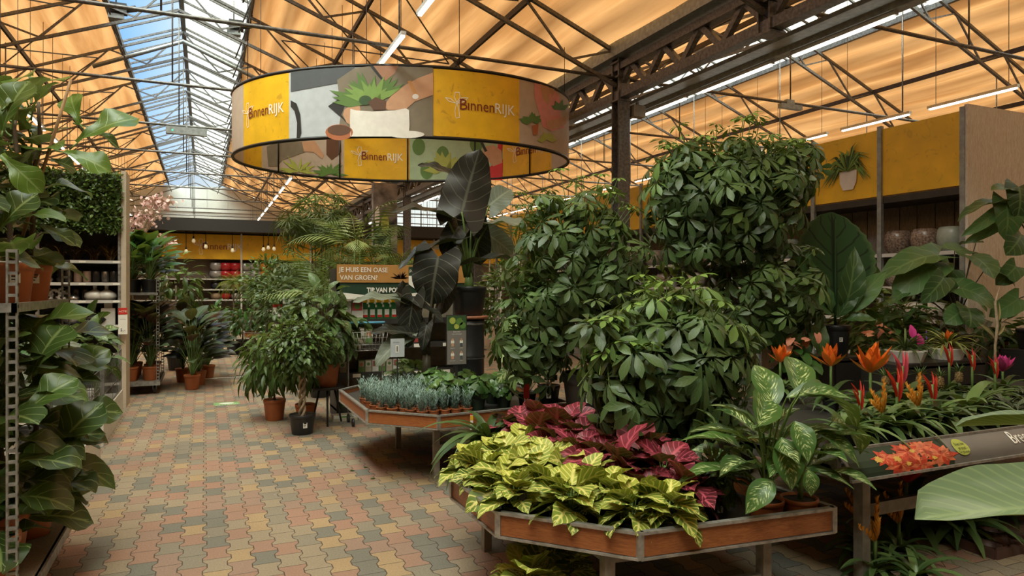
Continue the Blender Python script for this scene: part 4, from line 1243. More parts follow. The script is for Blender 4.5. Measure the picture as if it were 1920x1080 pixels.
def pot_mesh(r, h, style='round'):
    b = MB(); rb = r * .78
    pr = [(rb * .96, 0), (rb, .006), (r * .955, h * .80), (r * .965, h * .82), (r * 1.0, h * .83), (r * 1.02, h * .99), (r * 1.0, h), (r * .93, h), (r * .90, h * .88)]
    b.lathe(pr, n=28); b.add([(rb * .96 * math.cos(6.283 * j / 28), rb * .96 * math.sin(6.283 * j / 28), 0) for j in range(28)][::-1], [tuple(range(28))])
    return b
def soil_mesh(r, h):
    b = MB(); pts = [(r * .91 * math.cos(6.283 * j / 24), r * .91 * math.sin(6.283 * j / 24), h * .9) for j in range(24)]
    b.add(pts + [(0, 0, h * .93)], [(j, (j + 1) % 24, 24) for j in range(24)]); return b
def sticker(parent, r, h, ang, z=.55, s=.035):
    b = MB(); k = .955 - (1 - z) * .12
    a0 = s / r / 2
    q = []
    for a, zz in ((-a0, -s * .6), (a0, -s * .6), (a0, s * .6), (-a0, s * .6)):
        q.append(((r * k + .003) * math.cos(ang + a), (r * k + .003) * math.sin(ang + a), h * z + zz))
    b.add(q, [(0, 1, 2, 3)], 0)
    for i in range(3):
        q = []
        for a, zz in ((-a0 * .7, s * (.3 - i * .3)), (a0 * (.6 - .25 * i), s * (.3 - i * .3)), (a0 * (.6 - .25 * i), s * (.42 - i * .3)), (-a0 * .7, s * (.42 - i * .3))):
            q.append(((r * k + .0045) * math.cos(ang + a), (r * k + .0045) * math.sin(ang + a), h * z + zz))
        b.add(q, [(0, 1, 2, 3)], 1)
    b.build('price_sticker', [white_p, P['black']], parent)
FACE = math.atan2(-CS, -SN)          # towards the aisle end from which the hall is entered
def plant(name, label, cat, loc, r, h, potm, group=None, stick_ang=None, rz=0, ss=.035, sz=.55):
    t = thing(name, label, cat, loc, rz, group)
    pot_mesh(r, h).build('pot', potm, t); soil_mesh(r, h).build('soil', soil, t)
    if stick_ang is not None: sticker(t, r, h, stick_ang, sz, ss)
    return t
def trunk_pts(h, lean=(0, 0), wob=.03, n=7, seed=1, z0=0):
    r = random.Random(seed); return [Vector((lean[0] * i / n + r.uniform(-wob, wob) * (i > 0), lean[1] * i / n + r.uniform(-wob, wob) * (i > 0), z0 + (h - z0) * i / n)) for i in range(n + 1)]

bark = M('brown_bark', (0.11, 0.075, 0.045), 0.8, 0, 0.3, 25, 0.4)
barkl = M('pale_bark', (0.34, 0.26, 0.17), 0.75, 0, 0.25, 30, 0.3)
cane = M('bamboo_cane', (0.36, 0.20, 0.09), 0.6, 0, 0.2, 8)
stemg = M('green_stalk', (0.12, 0.20, 0.05), 0.5, 0, 0.2, 10)
stemd = M('dark_stalk', (0.05, 0.045, 0.025), 0.5, 0, 0.2, 10)
L_scheff = leafmat('schefflera_leaf', (0.050, 0.088, 0.032), (0.13, 0.18, 0.08), tip=(0.17, 0.30, 0.06), nv=5, vs=.35, rough=.36, trans=.12, vw=.3)
L_ficus = leafmat('ficus_leaf', (0.055, 0.10, 0.025), tip=(0.17, 0.27, 0.07), rough=.35, trans=.15)
L_fiddle = leafmat('fiddle_leaf', (0.026, 0.048, 0.013), (0.20, 0.26, 0.09), tip=(0.085, 0.15, 0.022), nv=5, vs=.7, vw=.05, midw=.06, rough=.32, trans=.14, under=(.085, .115, .045))
L_lily = leafmat('peace_lily_leaf', (0.028, 0.085, 0.018), (0.06, 0.14, 0.03), nv=9, vs=.4, vw=.2, rough=.3, trans=.15)
L_dark = leafmat('black_alocasia_leaf', (0.014, 0.015, 0.012), (0.11, 0.115, 0.085), nv=7, vs=.65, vw=.05, midw=.05, rough=.40, trans=.02, under=(.030, .026, .022))
L_silver = leafmat('grey_alocasia_leaf', (0.11, 0.13, 0.10), (0.26, 0.29, 0.21), nv=8, vs=.6, vw=.10, rough=.42, trans=.08)
L_calathea = leafmat('calathea_leaf', (0.036, 0.055, 0.028), (0.15, 0.21, 0.12), nv=10, vs=.5, vw=.25, rough=.42, trans=.10, under=(.10, .03, .03))
L_rubber = leafmat('rubber_plant_leaf', (0.024, 0.018, 0.013), (0.07, 0.06, 0.04), nv=10, vs=.3, vw=.2, rough=.3, trans=.04)
L_yel = leafmat('yellow_veined_leaf', (0.085, 0.155, 0.022), (0.70, 0.64, 0.20), nv=5.5, vs=.95, vw=.55, midw=.11, rough=.48, trans=.10, tip=(.58, .56, .08))
L_red = leafmat('red_veined_leaf', (0.085, 0.012, 0.020), (0.50, 0.09, 0.13), nv=5.5, vs=.85, vw=.28, midw=.10, rough=.42, trans=.06, tip=(.22, .022, .035))
L_dieff = leafmat('dieffenbachia_leaf', (0.026, 0.066, 0.018), None, tip=(.07, .15, .03), rough=.33, trans=.12, blotch=((.50, .58, .26), 9.0, .515))
L_phil = leafmat('philodendron_leaf', (0.048, 0.105, 0.034), (0.14, 0.22, 0.08), nv=5, vs=.6, vw=.12, rough=.36, trans=.10)
L_serr = leafmat('serrated_leaf', (0.014, 0.045, 0.012), (0.002, 0.008, 0.002), nv=6, vs=.9, vw=.12, rough=.6, spec=.2, trans=.02, edge=(.05, .09, .03))
L_palm = leafmat('palm_leaf', (0.075, 0.125, 0.035), rough=.45, trans=.15, tip=(.28, .34, .12))
L_palmy = leafmat('yellow_palm_leaf', (0.12, 0.11, 0.02), rough=.5, trans=.15, tip=(.28, .24, .06))
L_fern = leafmat('asparagus_fern_leaf', (0.13, 0.17, 0.02), rough=.5, trans=.2, tip=(.25, .28, .04))
L_blue = leafmat('blue_grey_leaf', (0.15, 0.23, 0.20), rough=.6, trans=.05, tip=(.32, .43, .38))
L_pil = leafmat('pilea_leaf', (0.042, 0.095, 0.024), rough=.3, trans=.10, tip=(.11, .20, .05))
L_cal = leafmat('caladium_leaf', (0.10, 0.19, 0.05), (0.50, 0.58, 0.28), nv=4, vs=.85, vw=.5, midw=.18, rough=.45, trans=.2, tip=(.40, .5, .2))
L_var = leafmat('variegated_leaf', (0.06, 0.11, 0.035), (0.14, .2, .08), nv=5, vs=.4, rough=.35, trans=.14, blotch=((.46, .48, .28), 6.0, .56))
L_croton = leafmat('croton_leaf', (0.045, 0.08, 0.02), (.3, .3, .06), nv=6, vs=.6, vw=.3, rough=.3, trans=.08)
L_brom = leafmat('bromeliad_leaf', (0.055, 0.105, 0.035), rough=.3, trans=.12, tip=(.15, .23, .07))
L_bromv = leafmat('striped_bromeliad_leaf', (0.10, 0.15, 0.05), (.52, .5, .16), nv=1, vs=.0, rough=.35, trans=.15, tip=(.5, .5, .16), edge=(.5, .48, .18))
L_zebra = leafmat('banded_bromeliad_leaf', (0.05, 0.075, 0.04), (.22, .25, .17), nv=7, vs=.8, vw=.5, midw=.001, rough=.4, trans=.05)
L_pale = leafmat('pale_banana_leaf', (0.15, 0.21, 0.115), (.38, .46, .20), nv=14, vs=.25, vw=.5, midw=.05, rough=.42, trans=.08, under=(.10, .18, .02), blotch=((.24, .30, .20), 2.0, .5))
L_strapg = leafmat('strap_leaf', (0.045, 0.09, 0.03), rough=.35, trans=.1, tip=(.14, .2, .07))
def fl_mat(n, a, b): return leafmat(n, a, rough=.4, trans=.12, tip=b)
F_red = fl_mat('red_bract', (.50, .025, .015), (.75, .07, .04)); F_org = fl_mat('orange_bract', (.62, .10, .01), (.85, .22, .03))
F_pink = fl_mat('pink_bract', (.60, .06, .10), (.78, .16, .16)); F_mag = fl_mat('magenta_bract', (.50, .03, .22), (.68, .08, .32))
F_yel = fl_mat('yellow_orange_bract', (.60, .22, .02), (.75, .36, .06)); F_sal = fl_mat('salmon_flower', (.75, .25, .17), (.85, .45, .30))
F_blos = fl_mat('pink_blossom', (.78, .46, .45), (.88, .66, .62)); F_vio = fl_mat('violet_flower', (.14, .06, .5), (.3, .15, .6))
F_wht = fl_mat('white_flower', (.55, .6, .35), (.75, .75, .6))
# ------------------------------------------------------------------ nearest table: umbrella trees, yellow and red veined plants
ZT1 = 0.517; ZT2 = 0.557
def schefflera(label, loc, pot, crowns, size, trunk_h, seed, pm=None, fill=(.55, 1), tipv=0):
    rs = np.random.RandomState(seed)
    t = plant('umbrella_tree', label, 'plant', loc, pot[0], pot[1], pm or potblack, stick_ang=-2.25, ss=.05, sz=.6)
    b = MB()
    for k in range(3):
        b.tube(trunk_pts(trunk_h, (.05 * (k - 1), .04 * (k % 2)), .02, 6, seed + k, pot[1] * .85), [.018] * 4 + [.012] * 3, 7)
    b.build('trunk', bark, t)
    b = MB()
    for (c, r, n) in crowns:
        whorls(b, T['scheff'], n, c, r, size, 0, fill=fill, rs=rs, stick=(.0045, 1))
        whorls(b, T['scheff_s'], max(4, n // 9), (c[0], c[1], c[2] + r[2] * .25), (r[0] * .95, r[1] * .95, r[2] * .88), size * 1.05, 0, zmin=.45, fill=(.95, 1.12), rs=rs, up=.8, tip=.5, stick=(.004, 1))
    b.build('foliage', [L_scheff, stemg], t)
    return t
S1 = at(1262, 900, y=3.42)
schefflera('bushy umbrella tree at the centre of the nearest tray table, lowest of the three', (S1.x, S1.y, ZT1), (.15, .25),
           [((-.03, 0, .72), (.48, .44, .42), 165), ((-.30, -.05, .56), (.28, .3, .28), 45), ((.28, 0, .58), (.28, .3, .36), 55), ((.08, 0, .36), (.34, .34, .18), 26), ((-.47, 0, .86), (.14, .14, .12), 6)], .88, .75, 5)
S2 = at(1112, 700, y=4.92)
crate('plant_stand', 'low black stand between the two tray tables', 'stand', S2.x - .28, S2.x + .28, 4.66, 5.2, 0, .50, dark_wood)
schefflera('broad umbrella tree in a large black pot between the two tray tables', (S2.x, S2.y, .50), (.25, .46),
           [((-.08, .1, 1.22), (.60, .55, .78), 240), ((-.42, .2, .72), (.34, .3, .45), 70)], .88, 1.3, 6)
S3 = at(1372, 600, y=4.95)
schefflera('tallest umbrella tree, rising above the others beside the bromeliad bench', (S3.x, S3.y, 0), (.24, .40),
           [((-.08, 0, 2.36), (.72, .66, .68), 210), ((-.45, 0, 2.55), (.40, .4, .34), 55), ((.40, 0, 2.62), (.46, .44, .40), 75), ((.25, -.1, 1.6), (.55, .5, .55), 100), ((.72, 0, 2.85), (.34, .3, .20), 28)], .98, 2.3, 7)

def veined(label, group, leaf, ptint, seed, ln, n=24, r=.15):
    rs = np.random.RandomState(seed)
    t = plant('foliage_plant', label, 'plant', (0, 0, 0), .062, .10, potgrey, group, -2.2, ss=.022)
    b = MB()
    b.tube([(0, 0, .08), (.01, 0, .18)], .006, 5, 1)
    nn = n
    a = np.arange(nn) * 2.4 + rs.rand(nn) * .6; f = (np.arange(nn) / nn)
    e = .1 + 1.05 * f ** 1.2; z = .10 + .10 * f + rs.rand(nn) * .02; rr = (r * .42) * (1 - f * .8)
    dr = np.stack([np.cos(a) * np.cos(e * .8), np.sin(a) * np.cos(e * .8), np.sin(e) * .6 + .12 - .25 * (f < .35)], 1) + rs.normal(size=(nn, 3)) * .18
    nr = np.stack([-np.cos(a) * .5, -np.sin(a) * .5, np.ones(nn)], 1) + rs.normal(size=(nn, 3)) * .42
    p = np.stack([np.cos(a) * rr, np.sin(a) * rr, z], 1)
    b.leaves(T['iris'], p, dr, nr, ln * (.72 + .45 * rs.rand(nn)), ptint[0] + (ptint[1] - ptint[0]) * np.clip(f * .45 + .55 * rs.rand(nn), 0, 1), 0)
    base = np.tile([[0, 0, .11]], (nn, 1)); v = p - base; l = np.linalg.norm(v, axis=1) + .01
    b.leaves(STICK, base, v, np.tile([.1, 1, .2], (nn, 1)), np.stack([np.full(nn, .0025), l, np.full(nn, .0025)], 1), np.full(nn, .5), 1)
    b.build('foliage', [leaf, stemg], t)
    return t
lab_y = 'cream-veined yellow plant in the block at the front left of the nearest tray'
lab_r = 'pink-veined red plant in the block behind the yellow ones on the nearest tray'
gy, gr = 'yellow veined plants on the nearest tray', 'red veined plants on the nearest tray'
yp = [veined(lab_y, gy, L_yel, (0, 1), 20 + i, .150, 24) for i in range(3)]
spots = []
for x, ys in ((1.36, (3.02, 3.22, 3.42, 3.6)), (1.55, (2.80, 2.99, 3.18, 3.37, 3.56, 3.75)), (1.73, (2.62, 2.81, 3.0, 3.2, 3.4, 3.6, 3.8)), (1.90, (2.55,))):
    for y in ys: spots.append((x + R_.uniform(-.015, .015), y + R_.uniform(-.02, .02)))
for i, (x, y) in enumerate(spots):
    if i < 3: o = yp[i]; o.location = (x, y, ZT1); o.rotation_euler.z = 0
    else: o = dup(yp[i % 3], (x, y, ZT1), R_.uniform(-.4, .4) if i % 2 else R_.uniform(1.8, 2.4), scale=R_.uniform(.95, 1.12))
rp = [veined(lab_r, gr, L_red, (0, .95), 40 + i, .185, 18) for i in range(2)]
spots = [(1.93, 2.80), (2.10, 2.68), (2.12, 2.90), (1.93, 3.02), (1.93, 3.24), (2.12, 3.12), (1.93, 3.46), (2.10, 3.38), (1.92, 3.68), (1.90, 3.9), (2.08, 3.72), (2.06, 3.95), (1.88, 4.12), (2.05, 4.18), (2.22, 4.1)]
for i, (x, y) in enumerate(spots):
    if i < 2: o = rp[i]; o.location = (x, y, ZT1)
    else: o = dup(rp[i % 2], (x, y, ZT1), R_.uniform(0, 6), scale=R_.uniform(1.12, 1.32))
# small plant markers
def marker(loc, label, c=None, h=.10, w=.035, ph=.05, group=None):
    t = thing('plant_label', label, 'label', loc, 0, group)
    b = MB(); b.box((0, 0, h + ph / 2), (w, .002, ph), 0, Matrix.Rotation(-.35, 3, 'Z')); b.build('card', c or P['black'], t)
    b = MB(); b.bx(-.004, .004, -.0015, .0015, 0, h); b.build('stake', P['black'], t)
for i, (px, py, y) in enumerate(((903, 883, 3.34), (883, 870, 3.5), (981, 930, 2.92))):
    q = at(px, py, y=y); marker((q.x, q.y, ZT1), ('small dark plant marker among the yellow leaves, right one of the left pair', 'small dark plant marker at the left rim of the yellow plants', 'small dark plant marker in the pot by the front corner of the nearest tray')[i], h=q.z - ZT1 - .02)
# croton, dieffenbachias
t = plant('croton', 'small dark croton in a grey pot right of the red veined plants', 'plant', (2.31, 2.72, ZT1), .068, .11, potgrey, stick_ang=-2.0, ss=.028)
b = MB(); bush(b, T['lance_b'], 70, (0, 0, .19), (.10, .10, .10), .10, fill=(.3, 1), rs=np.random.RandomState(3)); b.build('foliage', L_croton, t)
def dieff(label, loc, specs, n, h, seed, ang):
    t = plant('dieffenbachia', label, 'plant', loc, .086, .13, terra, stick_ang=ang, ss=.034)
    rs = np.random.RandomState(seed); b = MB()
    b.tube([(0, 0, .1), (.01, 0, h * .5), (.0, .01, h)], [.014, .012, .008], 7, 1)
    sp = []
    for i in range(n):
        a = i * 2.4 + rs.rand() * .5; f = i / n; z0 = .16 + (h - .18) * f; e = .50 + .65 * f
        ln = .31 * (1 - .2 * f) * rs.uniform(.85, 1.15); pl_ = .16 - .06 * f
        d = np.array([math.cos(a) * math.cos(e), math.sin(a) * math.cos(e), math.sin(e)])
        tip = np.array([0, 0, z0]) + d * pl_
        d2 = d * np.array([1, 1, .55]); sp.append(((0, 0, z0), tuple(tip), ln, tuple(d2), (-math.cos(a) * .4, -math.sin(a) * .4, 1)))
    petioled(b, T['dieff'], sp, 0, 1, .006)
    for (bp, tp, nrm, w) in specs:
        A = at(*bp[:2], t=bp[2]); B = at(*tp[:2], t=tp[2]); L_ = (B - A).length; o = Vector(loc)
        petioled(b, T['dieff'], [((0, 0, h * .45), tuple(A - o), (L_ * w, L_, L_), tuple(B - A), nrm)], 0, 1, .006, .8)
    b.build('foliage', [L_dieff, stemg], t)
cv = (-SN, -CS, .25)
dieff('large-leaved dieffenbachia with cream-mottled leaves in a terracotta pot at the tray corner', (2.44, 2.53, ZT1),
      [((1497, 745, 3.3), (1505, 628, 3.5), cv, .95), ((1450, 770, 3.25), (1428, 650, 3.4), cv, 1.0), ((1475, 745, 3.2), (1600, 707, 3.1), (-.2, -.6, 1), .75),
       ((1490, 790, 3.1), (1530, 855, 2.95), (-.3, -.8, .6), 1.3), ((1465, 820, 3.1), (1500, 915, 2.95), (-.4, -.8, .4), 1.3), ((1450, 900, 3.1), (1398, 950, 3.0), (-.6, -.6, .6), 1.2),
       ((1420, 800, 3.1), (1465, 700, 3.3), cv, 1.0), ((1500, 735, 3.1), (1655, 735, 3.3), (-.2, -.4, 1), .8)], 15, .42, 4, 0.2)
dieff('smaller dieffenbachia in the terracotta pot with a price sticker at the right rim', (2.61, 2.485, ZT1),
      [((1530, 810, 3.2), (1640, 850, 3.1), (-.2, -.5, 1), 1.0), ((1515, 880, 3.0), (1530, 935, 2.95), (-.4, -.8, .3), 1.3), ((1560, 790, 3.3), (1650, 800, 3.5), (-.2, -.4, 1), 1.0)], 11, .30, 8, -2.15)
# dark plants filling the back of the nearest tray
rs = np.random.RandomState(77)
for i, (x, y, h) in enumerate(((2.52, 2.95, .42), (2.5, 3.25, .45), (2.45, 3.75, .5), (2.2, 3.5, .35))):
    t = plant('foliage_plant', ('dark leafy plant in black pot behind the croton', 'dark plant in black pot tucked under the umbrella tree at right', 'dark leafy plant behind the lowest umbrella tree', 'low dark plant at the foot of the lowest umbrella tree')[i], 'plant', (x, y, ZT1), .08, .13, potblack)
    b = MB(); bush(b, T['dieff'] if i < 2 else T['ovate_big'], 34, (0, 0, h * .6), (.13, .14, h * .42), .15, rs=rs, fill=(.3, 1)); b.build('foliage', L_dieff if i < 2 else L_ficus, t)
# trailing plant at the back left corner
t = plant('trailing_cactus', 'dark trailing plant hanging over the back left edge of the nearest tray', 'plant', (1.66, 4.12, ZT1), .10, .16, potblack)
b = MB(); rosette(b, T['strap_w'], 42, (0, 0, .15), .42, (-.1, 1.1), rs=np.random.RandomState(5), w=.8); b.build('foliage', L_strapg, t)
# yellow plants on the floor under the tray
for i, (x, y, s_) in enumerate(((1.42, 3.0, 1.5), (1.66, 3.15, 1.45))):
    dup(yp[i], (x, y, 0), i * 1.3, label=('yellow veined plant standing on the paving under the tray corner, left one', 'yellow veined plant on the paving under the tray, deeper in shade')[i], group='yellow veined plants under the nearest table', scale=s_)
    yp_ = None

# ------------------------------------------------------------------ second table
def blue_plant(seed):
    rs = np.random.RandomState(seed)
    t = plant('curry_plant', 'tiny blue-grey needle-leaved plant in terracotta, in the block on the second tray', 'plant', (0, 0, 0), .046, .06, terra, 'blue-grey plants on the second tray')
    b = MB()
    n = 11; a = rs.rand(n) * 6.28; l = rs.uniform(.12, .19, n)
    for i in range(n):
        d = Vector((math.cos(a[i]) * .28 * rs.rand(), math.sin(a[i]) * .28 * rs.rand(), 1)).normalized()
        o = Vector((math.cos(a[i]) * .02, math.sin(a[i]) * .02, .05))
        b.tube([o, o + d * l[i]], .0015, 3, 0)
        m_ = 20; f = rs.rand(m_); aa = rs.rand(m_) * 6.28
        p = np.array(o)[None] + np.array(d)[None] * (f * l[i])[:, None]
        dd = np.stack([np.cos(aa), np.sin(aa), np.full(m_, 1.1)], 1)
        b.leaves(T['needle'], p, dd, np.stack([-np.cos(aa), -np.sin(aa), np.ones(m_)], 1), np.full(m_, .042), .35 + .6 * rs.rand(m_) * f, 0)
    b.build('foliage', L_blue, t); return t
bp = [blue_plant(i) for i in range(3)]
k = 0
for iy in range(10):
    for ix in range(8):
        x = 1.375 + ix * .10 + (iy % 2) * .03; y = 5.64 + iy * .115
        if x + y < 1.745 + 5.42 + .13 or x > 1.38 + .85 - iy * .02: continue
        if k < 3: bp[k].location = (x, y, ZT2)
        else: dup(bp[k % 3], (x, y, ZT2), R_.uniform(0, 6), scale=R_.uniform(.92, 1.08))
        k += 1
def pilea(label, loc, s_, seed):
    rs = np.random.RandomState(seed)
    t = plant('pilea', label, 'plant', loc, .085, .12, M('olive_plastic', (.03, .045, .025), .5))
    b = MB(); n = 75; d = rdirs(n, -.25, rs); p = np.array([0, 0, .17]) + d * np.array([.16, .16, .12]) * (.6 + .4 * rs.rand(n, 1))
    o = unit(d); nr = unit(o * .7 + [0, 0, .4] + rs.normal(size=(n, 3)) * .2 + np.array([-SN, -CS, 0]) * .3); dr = unit(np.cross(nr, rs.normal(size=(n, 3))))
    b.leaves(T['round'], p - dr * .03, dr, nr, .052 + .03 * rs.rand(n), rs.rand(n) ** 1.5, 0)
    base = np.tile([[0, 0, .10]], (n, 1)); v = p - base; l = np.linalg.norm(v, axis=1)
    b.leaves(STICK, base, v, np.tile([.1, 1, .2], (n, 1)), np.stack([np.full(n, .0015), l, np.full(n, .0015)], 1), np.full(n, .4), 1)
    b.build('foliage', [L_pil, stemg], t); t.scale = (s_,) * 3; return t
for i, (px, y, s_) in enumerate(((838, 5.85, 1.15), (893, 5.85, 1.05), (868, 6.2, 1.1), (925, 6.1, 1.05), (815, 6.45, 1.1), (945, 5.85, .8))):
    q = at(px, 700, y=y)
    pilea(('round-leaved plant at the front rim, right beside the blue-grey block', 'round-leaved plant second along the front rim of the second tray', 'round-leaved plant just behind the front pair', 'round-leaved plant below the yellow-white caladium', 'round-leaved plant at the back of the blue-grey block', 'smallest round-leaved plant at the caladium pot')[i], (q.x, q.y, ZT2), s_, 60 + i)
q = at(988, 760, y=5.78)
t = plant('caladium', 'caladium with white-centred leaves at the front rim of the second tray', 'plant', (q.x, q.y, ZT2), .085, .13, potblack, stick_ang=-2.1, ss=.04)
b = MB(); rs = np.random.RandomState(9); n = 36; d = rdirs(n, -.3, rs); p = np.array([0, 0, .42]) + d * np.array([.20, .20, .30])
b.leaves(T['heart'], p, unit(d + [0, 0, -.5]), unit(d + [-.4, -.9, .6]), .12 + .05 * rs.rand(n), rs.rand(n), 0)
v = p - np.array([0, 0, .1]); b.leaves(STICK, np.tile([[0, 0, .1]], (n, 1)), v, np.tile([.1, 1, .2], (n, 1)), np.stack([np.full(n, .002), np.linalg.norm(v, axis=1), np.full(n, .002)], 1), np.full(n, .4), 1)
b.build('foliage', [L_cal, stemg], t)
t = tag(thing('price_tag', 'red price tag standing in front of the caladium', 'label', (q.x - .06, q.y - .12, ZT2)), None); 
b = MB(); b.bx(-.028, .028, -.002, .002, .10, .24); b.bx(-.004, .004, -.002, .002, 0, .1); b.build('card', redpl, t)
q = at(1029, 745, y=5.78)
t = plant('braided_money_tree', 'braided-stem plant in a black pot with a dark name plate at the tray end', 'plant', (q.x, q.y, ZT2), .105, .19, potblack, stick_ang=-2.05, ss=.045)
b = MB()
for k in range(3): b.tube([(.022 * math.cos(2.1 * k + i * .9), .022 * math.sin(2.1 * k + i * .9), .16 + i * .035) for i in range(14)], .010, 6)
b.build('braided_trunk', barkl, t)
b = MB(); b.box((-.03, -.1, .27), (.12, .004, .05), 0, Matrix.Rotation(-.4, 3, 'Z')); b.text(lambda x, y, o_: (-.075 + x, -.104 - o_ + .0 - x * .42 * -.0, .26 + y), 'KOMME', 0, 0, .025, 1, .003); b.build('name_plate', [P['black'], white_p], t)
b = MB(); whorls(b, T['scheff_s'], 26, (0, .05, .75), (.22, .2, .22), 1.2, rs=rs, stick=(.003, 1)); b.build('foliage', [L_scheff, stemg], t)
# variegated plant and price cards behind the blue block
q = at(770, 690, y=6.95)
t = plant('variegated_pothos', 'small white-variegated plant behind the blue-grey block', 'plant', (q.x, q.y, ZT2), .08, .12, potblack)
b = MB(); bush(b, T['heart'], 60, (0, 0, .2), (.22, .2, .16), .10, rs=rs, fill=(.4, 1)); b.build('foliage', L_var, t)
q = at(745, 690, y=6.3)
t = thing('price_stand', 'small grey price card on a black stake among the blue-grey plants', 'label', (q.x, q.y, ZT2))
z = at(745, 651, y=6.3).z - ZT2
b = MB(); b.bx(-.006, .006, -.004, .004, 0, z); b.build('stake', P['black'], t)
b = MB(); b.bx(-.065, .065, -.01, -.004, z - .09, z + .08); fn = yplane(-.065, z - .09, -.01 + .0); fn = lambda x, y, o_: (-.065 + x, -.0105 - o_, z - .09 + y)
b.plate(fn, rect(.045, .04, .075, .11), 1, .001); b.text(fn, 'alocasia', .02, .13, .02, 2, .001); b.plate(fn, rect(.055, .05, .065, .1), 2, .002); b.build('card', [P['grey'], white_p, P['dgrey']], t)
q = at(856, 700, y=6.05)
t = thing('care_sign', 'tall grey plant-care sign with four small pictures on a black frame', 'sign', (q.x, q.y, ZT2))
z1 = at(856, 592, y=6.05).z - ZT2; z0 = at(856, 683, y=6.05).z - ZT2; hh = z1 - z0
b = MB(); b.bx(-.012, .012, 0, .01, 0, z1); b.bx(-.1, .1, -.002, .006, z0 - .008, z1 + .008); b.build('frame', P['black'], t)
b = MB(); b.bx(-.092, .092, -.008, -.002, z0, z1); fn = lambda x, y, o_: (-.092 + x, -.0085 - o_, z0 + y)
b.plate(fn, rect(0, hh * .70, .184, hh), 1, .001)
for cx_, cy_, r_k, m_ in ((.05, .9, .03, 2), (.12, .88, .035, 3), (.15, .80, .03, 3), (.09, .78, .025, 2), (.16, .94, .02, 1)): b.plate(fn, ell(cx_, hh * cy_, r_k, r_k), m_, .002)
b.text(fn, 'Doe mee', .092, hh * .66, .018, 4, .002, 'CENTER'); b.text(fn, 'met verzorgen', .092, hh * .615, .016, 4, .002, 'CENTER')
for i, (ix, iy) in enumerate(((.05, .46), (.135, .46), (.05, .20), (.135, .20))):
    b.plate(fn, ell(ix, hh * iy, .017, .022, 10), 4, .002); b.plate(fn, ell(ix, hh * (iy + .05), .010, .012, 10), 5, .003); b.plate(fn, rect(ix - .012, hh * (iy - .09), ix + .012, hh * (iy - .02)), 6 if i % 2 else 5, .003)
    b.text(fn, ('verpotten', 'stekken', 'water geven', 'voeden')[i], ix, hh * (iy - .13), .011, 4, .002, 'CENTER')
b.build('printed_card', [greyp, P['dgreen'], P['lime'], P['green'], white_p, P['skin'], P['dgrey']], t)
for i, (px, py, lab) in enumerate(((884, 760, 'yellow-white price tag hanging on the front rim of the second tray'), (963, 752, 'pale price tag hanging on the rim below the caladium'))):
    yy = 5.42 + (at(px, py, y=5.45).x - 1.745) * .107 - .03; q = at(px, py, y=yy)
    t = thing('hanging_tag', lab, 'label', (q.x, yy, .61)); b = MB(); b.bx(-.012, .012, -.006, -.003, -.14, -.02); b.build('tag', white_p, t)
    b = MB(); b.bx(-.012, .012, -.008, -.0061, -.06, -.025); b.build('tag_top', yellow, t); b = MB(); b.bx(-.006, .006, -.008, .012, -.02, .012); b.build('hook', redpl, t)

# ------------------------------------------------------------------ black alocasias
def aloc(label, loc, pot, specs, hb, petm, pm=potblack, seed=1):
    t = plant('black_alocasia', label, 'plant', loc, pot[0], pot[1], pm)
    b = MB(); st = MB(); o = Vector(loc)
    for i, (bp_, tp_, nrm, w, mi) in enumerate(specs):
        A = at(*bp_[:2], t=bp_[2]) - o; B = at(*tp_[:2], t=tp_[2]) - o; L_ = (B - A).length
        b.leaves(T['aloc'], [tuple(A)], [tuple(B - A)], [nrm], np.array([(L_ * w, L_, L_)]), [.5], mi)
        a0 = Vector((R_.uniform(-.03, .03), R_.uniform(-.03, .03), hb)); m_ = a0.lerp(A, .5) + Vector((0, 0, .10)) * (1 if A.z > hb else 0)
        pts = [a0, a0.lerp(m_, .5) + Vector((0, 0, .03)), m_, A]
        st.tube(pts, [.022, .016, .012, .008], 7, 0)
    st.tube([(0, 0, pot[1] * .8), (0, 0, hb + .05)], [.06, .035], 9, 0)
    b.build('leaf_blades', [L_dark, L_silver], t); st.build('stalks', petm, t)
    return t
AX = at(879, 560, y=7.0)
zb = at(879, 592, y=7.0).z; zt = at(879, 537, y=7.0).z
t = thing('planter_barrel', 'tall black ribbed planter barrel with a terracotta saucer carrying the black alocasia', 'planter', (AX.x, AX.y, ZT2))
b = MB(); b.lathe([(.0, 0), (.15, 0), (.165, .10), (.165, .34), (.175, .36), (.165, .38), (.165, .70), (.17, zb - ZT2 - .03), (0, zb - ZT2 - .03)], n=30); b.build('barrel', potblack, t)
b = MB(); b.lathe([(0, zb - ZT2 - .03), (.20, zb - ZT2 - .03), (.215, zb - ZT2), (.0, zb - ZT2)], n=30); b.build('saucer', M('saucer_terracotta', (.45, .17, .09), .5), t)
for zz in (.34, .70): b = MB(); b.lathe([(.166, zz), (.172, zz + .01), (.166, zz + .02)], n=30); b.build('hoop', steel, t)
CAMN = (-SN * .9, -CS * .9, .25)
